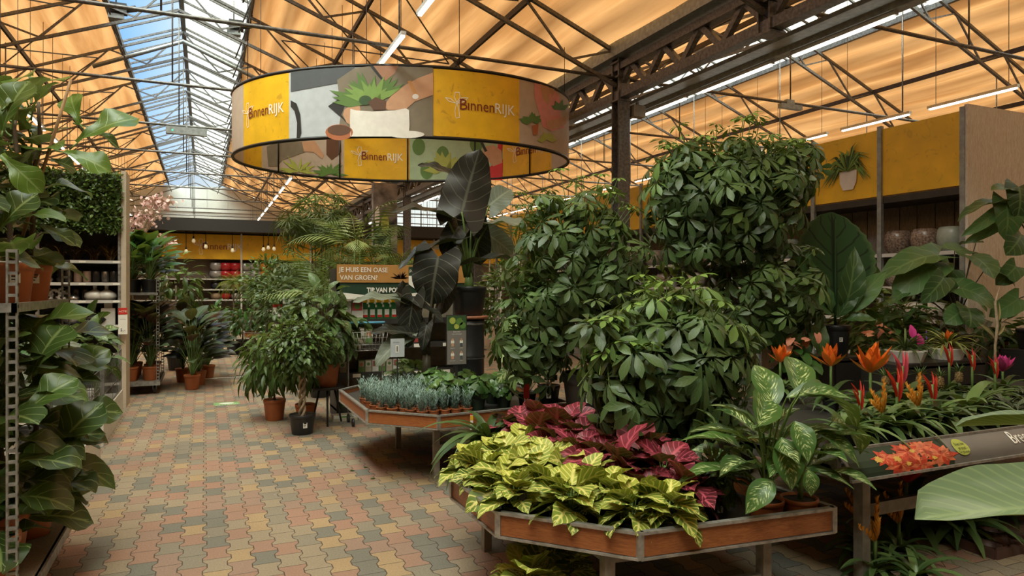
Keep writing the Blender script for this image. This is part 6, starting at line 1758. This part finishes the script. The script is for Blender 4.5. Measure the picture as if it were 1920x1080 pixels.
# ------------------------------------------------------------------ plants behind the bench
q = at(1566, 640, y=4.85); zt_, zb_ = at(1566, 609, y=4.85).z, at(1566, 667, y=4.85).z
crate('plant_stand', 'tall black stand under the serrated-leaf plant', 'stand', q.x - .2, q.x + .2, 4.68, 5.05, 0, zb_, dark_wood)
t = plant('serrated_anthurium', 'plant with one giant upright dark serrated leaf in a black pot', 'plant', (q.x, q.y, zb_), .135, zt_ - zb_, potblack, stick_ang=-2.0, ss=.035)
def serr(t_): return (math.sin(math.pi * t_ ** 1.05) ** .62 + .03 * math.sin(t_ * 75)) if 0 < t_ < 1 else .03
TS = blade(serr, .72, 40, 2, .15, .06)
o = Vector(t.location); A = at(1566, 588, t=6.65) - o; B = at(1566, 392, t=6.9) - o
b = MB(); b.leaves(TS, [tuple(A)], [tuple(B - A)], [CAMN], np.array([(B - A).length]), [.5], 0); b.tube([(0, 0, zt_ - zb_ - .04), A, A.lerp(B, .9)], [.015, .012, .006], 7, 0)
b.build('giant_leaf', L_serr, t)
b = MB(); TW = blade(f_lance, .36, 12, 2, .9, .2, wave=.07, wf_freq=4, seed=3)
for i, (bp_, tp_) in enumerate((((1580, 590), (1628, 480)), ((1585, 590), (1672, 508)), ((1555, 590), (1510, 545)), ((1560, 590), (1455, 505)), ((1570, 595), (1620, 545)), ((1550, 600), (1490, 600)), ((1545, 590), (1470, 560)), ((1580, 600), (1640, 605)), ((1560, 585), (1540, 520)))):
    A = at(*bp_, t=6.5) - o; B = at(*tp_, t=6.2 + .1 * (i % 3)) - o
    b.leaves(TW, [tuple(A)], [tuple(B - A + Vector((0, 0, .1)))], [(-.3, -.8, .7)], np.array([(B - A).length * 1.08]), [R_.random()], 0)
b.build('wavy_leaves', L_phil, t)

def philo(label, loc, pot, specs, pm=potblack, hb=.3, stem=None, lf=None):
    t = plant('philodendron', label, 'plant', loc, pot[0], pot[1], pm); o = Vector(loc); b = MB(); st = MB()
    for i, (bp_, tp_, nrm, w) in enumerate(specs):
        A = at(*bp_[:2], t=bp_[2]) - o; B = at(*tp_[:2], t=tp_[2]) - o; L_ = (B - A).length
        b.leaves(T['heart'], [tuple(A)], [tuple(B - A)], [nrm], np.array([(L_ * w, L_, L_)]), [R_.random()], 0)
        a0 = Vector((R_.uniform(-.04, .04), R_.uniform(-.04, .04), hb if not stem else max(hb, A.z * .75)))
        st.tube([a0, a0.lerp(A, .5) + Vector((0, 0, .05)), A], [.009, .007, .005], 6)
    st.tube([(0, 0, pot[1] * .8), (0, 0, stem or hb + .05)], [.02, .012], 7)
    b.build('leaf_blades', lf or L_phil, t); st.build('stalks', stemd, t); return t
q = at(1795, 700, y=4.78)
crate('plant_stand', 'dark stand behind the bowls carrying the big philodendron', 'stand', q.x - .2, q.x + .2, 4.6, 4.98, 0, .92, dark_wood)
U = (-.2, -.55, .9)
philo('big philodendron with broad arrow leaves spreading before the glazed pots', (q.x, q.y, .92), (.14, .24),
      [((1820, 480, 7.2), (1875, 495, 6.8), U, 1.0), ((1760, 478, 7.2), (1662, 480, 6.9), U, .55), ((1752, 490, 7.2), (1692, 535, 6.9), (-.4, -.8, .6), .8), ((1790, 470, 7.5), (1835, 455, 7.6), (0, -.5, 1), 1.1),
       ((1800, 540, 7.0), (1880, 560, 6.8), (-.1, -.8, .5), 1.1), ((1785, 505, 7.3), (1765, 545, 7.1), cv, 1.0), ((1815, 578, 6.9), (1832, 605, 6.7), (-.1, -.8, .6), 1.6), ((1800, 585, 6.9), (1780, 600, 6.8), (-.1, -.8, .6), 1.4),
       ((1700, 545, 7.1), (1668, 560, 7.0), U, .6), ((1690, 590, 7.0), (1655, 592, 6.9), U, .5), ((1850, 500, 7.1), (1925, 520, 7.0), U, .7), ((1770, 520, 7.0), (1745, 560, 6.8), cv, .8), ((1830, 455, 7.6), (1800, 445, 7.8), U, 1.0)], hb=.35)
q = at(1932, 700, y=4.5)
crate('plant_stand', 'dark stand at the right edge under the climbing philodendron', 'stand', q.x - .2, q.x + .2, 4.32, 4.68, 0, 1.0, dark_wood)
philo('climbing philodendron with hanging heart leaves at the right edge', (q.x, q.y, 1.0), (.13, .22),
      [((1880, 380, 7.2), (1800, 372, 7.0), (-.1, -.3, 1), .35), ((1895, 355, 7.2), (1868, 340, 7.1), U, .9), ((1885, 375, 7.2), (1905, 440, 7.0), cv, 1.0), ((1865, 400, 7.2), (1825, 432, 7.0), cv, .4), ((1915, 440, 7.2), (1905, 468, 7.0), cv, 1.2),
       ((1875, 420, 7.3), (1822, 450, 7.2), cv, .4), ((1910, 350, 7.2), (1925, 400, 7.0), cv, 1.2), ((1905, 500, 7.1), (1880, 530, 7.0), cv, 1.0), ((1910, 560, 7.1), (1870, 590, 7.0), cv, .9)], hb=.5, stem=1.4)
q = at(1470, 600, y=5.3)
crate('plant_stand', 'dark stand behind the tallest umbrella tree', 'stand', q.x - .2, q.x + .2, 5.12, 5.5, 0, .6, dark_wood)
philo('shaded philodendron with hanging arrow leaves left of the serrated leaf', (q.x, q.y, .6), (.14, .24),
      [((1500, 480, 6.3), (1535, 530, 6.2), cv, .7), ((1460, 580, 6.3), (1455, 650, 6.1), cv, .9), ((1525, 610, 6.3), (1552, 660, 6.1), cv, .8), ((1430, 600, 6.4), (1415, 660, 6.2), cv, .9), ((1480, 620, 6.4), (1475, 680, 6.2), cv, .9), ((1500, 560, 6.6), (1470, 600, 6.5), cv, 1.0),
       ((1490, 500, 6.5), (1540, 480, 6.6), U, .7), ((1505, 640, 6.3), (1495, 700, 6.2), cv, .8)], hb=.6)
# terracotta pot plant on a block at right
q = at(1897, 700, y=4.95); zt_, zb_ = at(1897, 640, y=4.95).z, at(1897, 671, y=4.95).z
t = thing('stone_block', 'weathered grey block under the terracotta pot at right', 'block', (q.x, q.y, 0)); b = MB(); b.prism([(-.3, -.14), (.3, -.16), (.31, .15), (-.29, .14)], 0, zb_ - .03); b.build('block_body', M('weathered_block', (.09, .085, .075), .8, 0, .4, 8, .3), t)
b = MB(); b.prism([(-.32, -.16), (.32, -.18), (.33, .16), (-.31, .15)], zb_ - .03, zb_); b.build('cap', dark_wood, t)
t = plant('dracaena', 'grassy plant in a small terracotta pot on the grey block', 'plant', (q.x, q.y, zb_), .12, zt_ - zb_, terra)
b = MB(); rosette(b, T['strap'], 46, (0, 0, .16), .42, (.1, 1.3), rs=np.random.RandomState(6)); b.build('leaves', L_strapg, t)
# extra greenery between bench and rack
for i, (px, y, zc, s_, lf, tm, lab) in enumerate(((1620, 5.6, 1.2, .2, L_ficus, 'lance', 'shaded leafy plant before the lower pot shelves'), (1730, 5.3, 1.15, .16, L_croton, 'lance_b', 'orange-tipped croton in front of the pot shelves'), (1680, 4.9, 1.0, .2, L_lily, 'lance_b', 'shaded green plant behind the left bowl'), (1860, 5.0, 1.0, .2, L_lily, 'lance', 'dark leafy plant between bowls and grey block'), (1260, 5.9, 1.3, .2, L_ficus, 'lance', 'dark plant in shade behind the umbrella trees'), (1160, 6.6, 1.3, .2, L_ficus, 'lance_b', 'dark leafy shrub in the shade between the tallest and broad umbrella trees'))):
    q = at(px, 700, y=y); rs = np.random.RandomState(400 + i)
    t = plant('foliage_plant', lab, 'plant', (q.x, q.y, 0), .2, .35, potblack)
    b = MB(); b.tube([(0, 0, .3), (0, 0, zc)], .02, 6); b.build('trunk', bark, t)
    b = MB(); bush(b, T[tm], 260, (0, 0, zc), (.38, .36, .55), s_, rs=rs, fill=(.3, 1)); b.build('foliage', lf, t)

# glazed pots on the right rack
glz = {'brown': M('speckled_brown_glaze', (.32, .24, .19), .22, 0, .5, 45), 'green': M('grey_green_glaze', (.36, .42, .36), .25, 0, .12, 12), 'cream': M('cream_glaze', (.52, .44, .35), .4, 0, .2, 20)}
rim_pr = lambda r, h: [(0, 0), (r * .55, 0), (r * .6, .01), (r * .92, h * .30), (r * 1.0, h * .58), (r * .92, h * .88), (r * .80, h), (r * .75, h * .985), (r * .8, h * .85), (r * .3, h * .3), (0, h * .25)]
def gpot(label, x, y, z, r, h, m_, group=None):
    b = MB(); b.lathe(rim_pr(r, h), n=28); o = b.build('glazed_pot', m_, None, (x, y, z)); tag(o, label, 'pot', group); return o
for (px, m_, lab) in ((1684, 'brown', 'speckled brown glazed pot, left of the three on the upper shelf'), (1735, 'brown', 'speckled brown glazed pot, middle one on the upper shelf'), (1785, 'green', 'grey-green glazed pot by the board end on the upper shelf')):
    q = at(px, 440, x=RX + .27); gpot(lab, RX + .27, q.y, 2.08, .168, .31, glz[m_])
for i in range(12): gpot('speckled glazed pot in the far part of the upper shelf, beyond the nearest three', RX + .27, 7.3 + i * .85, 2.08, .22, .32, glz[('brown', 'green', 'cream')[i % 3]], 'far glazed pots on the upper shelf')
for i, (px, m_, r, lab) in enumerate(((1684, 'brown', .19, 'speckled brown pot on the shelf below the upper three'), (1740, 'cream', .16, 'cream pot half hidden by the philodendron leaves'))):
    q = at(px, 510, x=RX + .25); gpot(lab, RX + .25, q.y, 1.66, r, .28, glz[m_])
for i in range(10): gpot('glazed pot in the far part of the second shelf', RX + .25, 7.4 + i * .95, 1.66, .19, .27, glz[('cream', 'brown', 'green')[i % 3]], 'far glazed pots on the second shelf')
for i, (px, m_, lab) in enumerate(((1672, 'brown', 'low brown bowl pot on the third shelf'), (1718, 'cream', 'cream bowl pot on the third shelf'), (1760, 'cream', 'cream pot on the third shelf near the board end'))):
    q = at(px, 580, x=RX + .25); gpot(lab, RX + .25, q.y, 1.26, .17, .22, glz[m_])
for i in range(10): gpot('glazed bowl in the far part of the third shelf', RX + .25, 7.6 + i * .9, 1.26, .17, .22, glz[('brown', 'cream', 'green')[i % 3]], 'far glazed bowls on the third shelf')

# ------------------------------------------------------------------ under and before the bench
for i, (px, py) in enumerate(((1640, 1000), (1672, 1050), (1715, 1010), (1750, 1060))):
    q = at(px, py + 30, z=.10)
    brom(('orange plumed bromeliad on the paving at the bench leg', 'orange plumed bromeliad nearest the camera under the bench', 'orange plumed bromeliad on the paving, right of the bench leg', 'low orange-budded bromeliad by the brown tray')[i], (q.x, max(2.5, q.y + .1), 0), F_yel if i < 3 else None, 420 + i, 'plume', 1.2, fh=.34, ll=.22, nl=20)
q = at(1700, 960, y=3.2); brom('dark red bromeliad in the shade under the bench', (q.x, 3.2, 0), F_red, 430, 'star', 1.2, fh=.40)
for i, (px, y) in enumerate(((1800, 2.95), (1860, 3.2))):
    q = at(px, 1000, y=y); brom(('strappy green plant on the paving under the bench', 'second strappy plant deeper under the bench')[i], (q.x, y, 0), None, 440 + i, ll=.44, nl=26, leaf=L_brom)
q = at(1890, 1025, z=.03)
t = thing('carrying_tray', 'brown plastic pot-carrying tray on the paving under the bench', 'tray', (q.x, q.y + .1, 0)); tb = M('brown_tray_plastic', (.09, .045, .035), .5)
b = MB(); w, d = .42, .30
for ix in range(4):
    x = -w / 2 + w * ix / 3; b.bx(x - .012, x + .012, -d / 2, d / 2, .0, .06)
for iy in range(3):
    y = -d / 2 + d * iy / 2; b.bx(-w / 2, w / 2, y - .012, y + .012, .0, .06)
b.bx(-w / 2, w / 2, -d / 2, d / 2, 0, .008)
for ix in range(3):
    for iy in range(2): b.lathe([(.055, .0), (.06, .06), (.068, .06)], (-w / 2 + w * (ix + .5) / 3, -d / 2 + d * (iy + .5) / 2, 0), n=16)
b.build('tray_body', tb, t)
# pale banana-like leaves reaching in from the right
loc = (2.55, 1.05, 0); o = Vector(loc)
t = plant('banana_plant', 'large pale-leaved plant standing just outside the frame at right, leaf reaching in', 'plant', loc, .17, .30, terra)
b = MB(); st = MB()
def f_ban(t_): return max(.02, math.sin(math.pi * min(1, .06 + .94 * t_)) ** .36)
TB = blade(f_ban, .36, 16, 4, .12, .16, wave=.015, wf_freq=3, seed=2, cup=-.25)
for (bp_, tp_, nrm, w, tt) in (((2110, 945, 1.75), (1724, 948, 1.6), (-.05, -.36, 1), .85, .5), ((2080, 800, 2.2), (1790, 786, 2.35), (0, .05, 1), .55, .2), ((2090, 905, 1.9), (1872, 908, 2.0), (.1, .3, 1), .5, .2), ((2150, 700, 2.0), (2250, 500, 2.1), cv, 1, .5), ((2200, 760, 1.9), (2400, 700, 1.7), U, 1, .5)):
    A = at(*bp_[:2], t=bp_[2]) - o; B = at(*tp_[:2], t=tp_[2]) - o; L_ = (B - A).length
    b.leaves(TB, [tuple(A)], [tuple(B - A)], [nrm], np.array([(L_ * w, L_, L_)]), [tt], 0)
    st.tube([Vector((0, 0, .25)), Vector((0, 0, .6)).lerp(A, .3), A.lerp(Vector((0, 0, .9)), .2), A], [.03, .022, .014, .010], 8)
b.build('leaf_blades', L_pale, t); st.build('stalks', stemg, t)
# ------------------------------------------------------------------ goods on the product shelving
def bottle(label, loc, group, h=.26):
    t = thing('spray_bottle', label, 'bottle', loc, 0, group)
    b = MB(); b.bx(-.045, .045, -.03, .03, 0, h * .6); b.bx(-.03, .03, -.02, .02, h * .6, h * .72); b.build('bottle_body', green_p, t)
    b = MB(); b.bx(-.03, .03, -.032, -.030, h * .1, h * .5); b.bx(-.03, .03, -.034, -.033, h * .1, h * .22, 1); b.build('bottle_label', [white_p, redpl], t)
    b = MB(); b.bx(-.045, .02, -.018, .018, h * .72, h * .84); b.bx(.02, .04, -.01, .01, h * .5, h * .78); b.build('trigger', green_p, t)
    b = MB(); b.bx(-.035, .03, -.02, .02, h * .84, h); b.build('cap', yellow, t); return t
proto = None
for i in range(6):
    q = at(684 + i * 13.5, 590, y=SHY + .22); L_ = (q.x, q.y, 1.24)
    lab = 'green plant-care spray bottle with yellow cap, in the row under the ochre sign'
    proto = bottle(lab, L_, 'green spray bottles') if proto is None else (dup(proto, L_, 0, lab, 'green spray bottles'), proto)[1]
bxm = [M('beige_carton', (.42, .36, .26), .6), M('green_carton', (.12, .22, .06), .6), M('red_carton', (.40, .06, .05), .6), M('white_carton', (.58, .56, .5), .6)]
def carton(px, py, z, w, h, k, lab, y=SHY + .18, d=.12, grp=None):
    q = at(px, py, y=y); t = thing('product_box', lab, 'box', (q.x, y, z), 0, grp)
    b = MB(); b.bx(-w / 2, w / 2, -d / 2, d / 2, 0, h); b.build('carton', bxm[k], t)
    b = MB(); b.bx(-w / 2 + .01, w / 2 - .01, -d / 2 - .002, -d / 2, h * .45, h * .92, 0); b.plate(lambda x, y_, o_: (x, -d / 2 - .0025 - o_, y_), ell(0, h * .66, w * .26, h * .14, 10), 1, .001); b.build('print', [bxm[(k + 3) % 4], P[('green', 'terra', 'lime')[k % 3]]], t)
carton(642, 590, 1.24, .22, .24, 0, 'beige box of plant food at the left end of the bottle shelf'); carton(668, 590, 1.24, .15, .26, 3, 'white and beige carton right beside the green bottles')
carton(667, 650, .92, .20, .22, 0, 'beige sack-like box on the second shelf behind the basket'); carton(690, 650, .92, .10, .20, 1, 'green picture carton on the second shelf')
for i in range(7): carton(676 + i * 13, 700, .56, .082, .15, (1, 0, 3)[i % 3], 'seed carton with green picture, in the row on the third shelf', grp='seed cartons on the third shelf')
carton(641, 700, .56, .10, .15, 0, 'single carton at the left end of the third shelf')
for i in range(3): carton(770 + i * 11, 650, .92, .085, .22, 2, 'red flower-food carton behind the black alocasia', grp='red cartons behind the alocasia')
carton(652, 770, .12, .30, .24, 1, 'green and white bag carton on the bottom shelf'); carton(646, 785, 0, .30, .08, 0, 'cardboard box on the paving under the shelving', y=SHY - .14)
# shopping cart before the shelving
q = at(690, 640, y=8.45)
t = thing('shopping_cart', 'small wire shopping cart with a blue handle before the shelving', 'cart', (q.x, q.y, 0))
b = MB(); w, d = .42, .30
for z in (.90, .97, 1.05, 1.12):
    k = .8 + .2 * (z - .9) / .22
    b.tube([(-w / 2 * k, -d / 2, z), (w / 2 * k, -d / 2, z), (w / 2 * k, d / 2, z), (-w / 2 * k, d / 2, z), (-w / 2 * k, -d / 2, z)], .004, 4)
for i in range(10): b.tube([(-w / 2 * .8 + w * .8 * i / 9, -d / 2, .90), (-w / 2 + w * i / 9, -d / 2, 1.12)], .003, 4)
for i in range(6): b.tube([(-w / 2 * .8 + w * .8 * i / 5, -d / 2, .90), (-w / 2 * .8 + w * .8 * i / 5, d / 2, .90)], .003, 4)
b.build('wire_basket', zinc, t)
b = MB()
for sx in (-1, 1): b.tube([(sx * w / 2, d / 2, .05), (sx * w / 2, d / 2, 1.0), (sx * w / 2, d / 2 - .05, 1.22)], .010, 6); b.tube([(sx * w / 2, d / 2, .12), (sx * w / 2, -d / 2, .12)], .010, 6)
b.build('frame', zinc, t)
b = MB(); b.tube([(-w / 2 - .02, d / 2 - .05, 1.22), (w / 2 + .02, d / 2 - .05, 1.22)], .016, 8); b.build('handle', M('blue_handle', (.10, .35, .55), .4), t)
for sx in (-1, 1):
    for sy in (-1, 1): b = MB(); b.tube([(sx * w / 2 - .012, sy * d / 2, .05), (sx * w / 2 + .012, sy * d / 2, .05)], .05, 12); b.build('wheel', potblack, t)

# ------------------------------------------------------------------ distant palms and shrubs
def far_plant(kind, label, px, y, zc, rr, seed, s_=1.0, n=None, lf=None, pm=potblack, x=None, z0=0):
    q = at(px, 500, y=y); rs = np.random.RandomState(seed); X_ = q.x if x is None else x
    t = plant({'palm': 'palm', 'rhapis': 'lady_palm', 'bush': 'shrub', 'fern': 'fern', 'strap': 'dracaena'}[kind], label, 'plant', (X_, y, z0), .17, .30, pm)
    b = MB()
    if kind == 'palm':
        rosette(b, T['frond'][seed % 3], n or 13, (0, 0, zc), rr, (.35, 1.35), rs=rs); rosette(b, T['frond'][(seed + 1) % 3], 6, (0, 0, zc * .8), rr * .8, (.1, .9), rs=rs)
        st = MB(); [st.tube([(.03 * math.cos(i * 2), .03 * math.sin(i * 2), .25), (.06 * math.cos(i * 2), .06 * math.sin(i * 2), zc)], .012, 5) for i in range(4)]; st.build('canes', stemg, t)
    elif kind == 'rhapis':
        whorls(b, T['fan'], n or 90, (0, 0, zc), (rr, rr, rr * .75), 1.25 * s_, rs=rs, stick=(.004, 1), fill=(.3, 1))
        st = MB(); [st.tube([(.05 * math.cos(i), .05 * math.sin(i), .25), (.15 * math.cos(i), .15 * math.sin(i), zc)], .012, 5) for i in range(6)]; st.build('canes', bark, t)
    elif kind == 'bush':
        bush(b, T['ovate'] if s_ < 1 else T['lance_b'], n or 420, (0, 0, zc), (rr, rr, rr * 1.15), .12 * (2 if s_ >= 1 else 1), rs=rs, fill=(.35, 1))
        st = MB(); st.tube([(0, 0, .25), (0, 0, zc)], .02, 6); st.build('trunk', bark, t)
    elif kind == 'fern':
        rosette(b, T['fern'][seed % 2], n or 60, (0, 0, zc), rr, (-.4, 1.4), rs=rs)
        st = MB(); st.tube([(0, 0, .25), (0, 0, zc)], .02, 6); st.build('stem', bark, t)
    else:
        rosette(b, T['strap'], n or 60, (0, 0, zc), rr, (-.2, 1.4), rs=rs); st = MB(); st.tube([(0, 0, .25), (0, 0, zc)], .02, 6); st.build('stem', bark, t)
    b.build('fronds' if kind in ('palm', 'rhapis', 'fern') else 'foliage', [lf or L_palm, stemg], t)
    return t
far_plant('rhapis', 'large lady palm with fan leaves, centre of the distant greenery', 598, 13.6, 2.35, .85, 1, 1.0, 130, z0=.52)
far_plant('palm', 'bright tall palm rising beneath the ring banner', 668, 12.0, 2.3, 1.25, 2, n=12)
far_plant('palm', 'dark feather palm right of the lady palm', 700, 13.9, 1.6, 1.0, 3, n=14, z0=.52)
far_plant('palm', 'drooping palm directly left of the ochre sign', 615, 11.0, 1.45, 1.0, 4, n=16)
far_plant('palm', 'feather palm in front of the yellow far rack', 560, 15.2, 1.5, .9, 5, n=16)
far_plant('rhapis', 'smaller fan palm left of the large lady palm', 545, 15.5, 2.0, .6, 6, .8, 60)
far_plant('bush', 'pale variegated shrub in the middle distance', 525, 13.6, 1.35, .55, 7, .9, 700, L_var)
far_plant('bush', 'dark upright shrub behind the pale variegated one', 500, 15.8, 1.75, .5, 8, .9, 500, L_ficus)
far_plant('fern', 'yellow-green asparagus fern hanging ball by the far rack', 438, 18.5, 1.75, .48, 9, n=80, lf=L_fern)
far_plant('strap', 'spiky dracaena behind the far tray table', 478, 18.8, 1.6, .7, 10)
far_plant('bush', 'round green shrub at the aisle end on the right side', 470, 18.4, .9, .5, 11, 1.0, 140, L_lily)
far_plant('bush', 'leafy shrub standing on the far tray table', 540, 17.6, .75, .55, 12, 1.0, 140, L_lily, z0=.52)
far_plant('fern', 'low grassy plant at the aisle edge beyond the trays', 455, 19.6, .7, .6, 13, n=50, lf=L_palm)
far_plant('bush', 'dark shrub under the drooping palm', 600, 10.8, 1.0, .45, 14, 1.0, 150, L_ficus)
far_plant('palm', 'low palm right behind the ochre sign', 720, 10.6, 1.55, .8, 15, n=16)
far_plant('palm', 'low palm behind the black alocasia', 800, 11.5, 1.5, .8, 16, n=14)
far_plant('bush', 'shrub before the far glazed gable', 640, 16.5, 1.9, .7, 17, .9, 600, L_ficus)
far_plant('palm', 'thin palm against the printed banner board', 745, 17.0, 2.1, .9, 18, n=12)
far_plant('bush', 'dark shrub right of the banner board', 780, 15.0, 1.7, .6, 19, 1.0, 160, L_ficus)
far_plant('palm', 'tall dark palm below the second gable', 640, 15.0, 2.2, .9, 20, n=14)
far_plant('bush', 'leafy plant at the foot of the calatheas', 372, 15.5, .8, .5, 21, 1.0, 120, L_lily)
far_plant('bush', 'small plant with red pot near the aisle', 408, 19.5, .8, .35, 22, .9, 200, L_ficus, terra)
far_plant('bush', 'tall green shrub behind the lily trolley', 330, 15.5, 1.7, .55, 23, 1.0, 170, L_ficus)
far_plant('bush', 'low green shrub beside the small trays', 500, 13.0, .45, .35, 24, .9, 300, L_ficus)
# low flowers on the two far trays
for i, (x, y) in enumerate(((1.2, 17.3), (1.55, 17.15), (1.9, 17.1), (2.3, 17.2), (1.85, 13.4), (2.15, 13.3), (2.5, 13.45))):
    t = plant('flowering_plant', 'low small-leaved flowering plant on a far tray table', 'plant', (x, y, .52), .07, .09, terra, 'low plants on the far trays')
    rs = np.random.RandomState(500 + i); b = MB(); bush(b, T['ovate'], 120, (0, 0, .14), (.17, .15, .09), .06, rs=rs); b.build('foliage', L_pil, t)
    b = MB(); n = 14; b.leaves(T['round'], np.stack([rs.uniform(-.14, .14, n), rs.uniform(-.12, .12, n), np.full(n, .22)], 1), rs.normal(size=(n, 3)), rs.normal(size=(n, 3)) * .3 + [0, -.5, 1], np.full(n, .035), rs.rand(n), 0); b.build('flowers', F_wht, t)
# white price cards on stakes beyond
for i, (px, py, y, w, h, red, lab) in enumerate(((520, 582, 13.25, .16, .22, True, 'red-topped price card standing on the nearer far tray'), (537, 556, 13.6, .13, .27, False, 'white information card on a stake behind the price card'))):
    q = at(px, py, y=y); t = thing('price_card', lab, 'price card', (q.x, q.y, .51)); z = q.z - .51
    b = MB(); b.bx(-w / 2, w / 2, -.005, .005, z - h / 2, z + h / 2); fn = (lambda z, w, h: lambda x, yy, o_: (x - w / 2, -.0055 - o_, z - h / 2 + yy))(z, w, h)
    if red: b.plate(fn, rect(0, h * .75, w, h), 1, .001); b.text(fn, '6.99', w / 2, h * .15, .09, 2, .001, 'CENTER')
    else:
        for k in range(3): b.plate(fn, rect(w * .3, h * (.12 + .28 * k), w * .7, h * (.28 + .28 * k)), 2, .001)
    b.build('card', [white_p, redpl, P['dgrey']], t); b = MB(); b.bx(-.006, .006, -.003, .003, 0, z); b.build('stake', P['black'], t)
# hanging bulbs before the far fascia
for i, (px, py) in enumerate(((349, 470), (363, 450), (386, 461), (436, 468), (494, 466), (503, 463), (514, 465))):
    q = at(px, py, y=28.4); t = thing('pendant_bulb', 'bare pendant bulb hanging before the far yellow fascia', 'lamp', (q.x, q.y, q.z), 0, 'pendant bulbs before the far rack')
    b = MB(); b.tube([(0, 0, .1), (0, 0, 3.77 - q.z)], .012, 4); b.build('cord', black_m, t)
    b = MB(); b.lathe([(0, -.11), (.05, -.09), (.07, -.04), (.05, .02), (.03, .05)], n=12); b.build('bulb', M('frosted_bulb', (.75, .68, .5), .3, emit=(1, .8, .45), es=.25), t)
    b = MB(); b.lathe([(.03, .05), (.035, .06), (.03, .14), (0, .15)], n=10); b.build('socket', black_m, t)
# coloured pots on the far rack
cols = {'red': M('red_glaze', (.42, .02, .025), .25), 'silver': M('silver_glaze', (.36, .34, .33), .3, .3), 'orange': M('orange_glaze', (.50, .20, .02), .3), 'black': M('black_glaze', (.03, .035, .04), .25), 'sand': M('sand_glaze', (.34, .25, .16), .6), 'teal': M('teal_glaze', (.07, .13, .12), .3)}
seqs = [(2.0, .24, ['silver', 'red', 'red', 'silver', 'silver', 'orange', 'orange', 'black', 'black', 'teal', 'sand']), (1.6, .2, ['black', 'silver', 'red', 'silver', 'orange', 'orange', 'teal', 'sand', 'sand', 'black', 'sand']), (1.2, .2, ['sand', 'red', 'silver', 'orange', 'black', 'teal', 'teal', 'teal', 'black', 'sand', 'sand'])]
for k, (z, r, sq) in enumerate(seqs):
    for i, c in enumerate(sq):
        x = -1.0 + i * .62 + (k % 2) * .1
        q = at(405 + i * 18.5, 500, y=FY + .28)
        nm = ('upper', 'middle', 'lower')[k]
        for j in range(2 if k == 0 else 1):
            gpot('%s glazed pot in the %s row of the far rack' % (c, nm), q.x, FY + .28, z + j * r * 1.3, r * (1 if c != 'teal' else .9), r * 1.3, cols[c], 'coloured pots on the far rack, %s %s' % (c, nm))
# floor stickers and tape
stick_g = M('green_floor_sticker', (.18, .33, .12), .5)
q = at(425, 757, z=0); b = MB(); fn = lambda x, y, o_: (x, y, .002 + o_)
b.plate(fn, rect(-.17, -.14, .17, .14), 0, 0); b.plate(fn, ell(0, .03, .10, .05), 1, .001); b.text(fn, 'AFSTAND', 0, -.12, .07, 1, .001, 'CENTER')
o = b.build('floor_sticker', [stick_g, white_p], None, (q.x, q.y, 0)); tag(o, 'green and white distance sticker on the paving of the aisle', 'sticker')
for i, (px, py, w) in enumerate(((422, 708, .95), (400, 633, .6))):
    q = at(px, py, z=0); b = MB(); b.bx(-w / 2, w / 2, -.05, .05, .0005, .002, 0); b.text(lambda x, y, o_: (x, y, .0022 + o_), 'HOUD AFSTAND', 0, -.025, .06, 1, .0005, 'CENTER', sx=1.4)
    o = b.build('floor_tape', [white_p, P['green']], None, (q.x, q.y, 0)); tag(o, ('white distance tape across the aisle, nearer strip', 'white distance tape across the aisle, farther strip')[i], 'tape')
# fallen leaves
for i, (px, py) in enumerate(((681, 878), (655, 884), (694, 899))):
    q = at(px, py, z=0); b = MB(); b.leaves(T['ovate'], [(0, 0, .006)], [(1, .3, .02)], [(0, 0, 1)], np.array([.07]), [.6], 0)
    o = b.build('fallen_leaf', L_ficus, None, (q.x, q.y, 0)); tag(o, ('largest fallen green leaf on the paving before the second table', 'small fallen leaf left of the largest one', 'small fallen leaf nearest the table leg')[i], 'leaf')
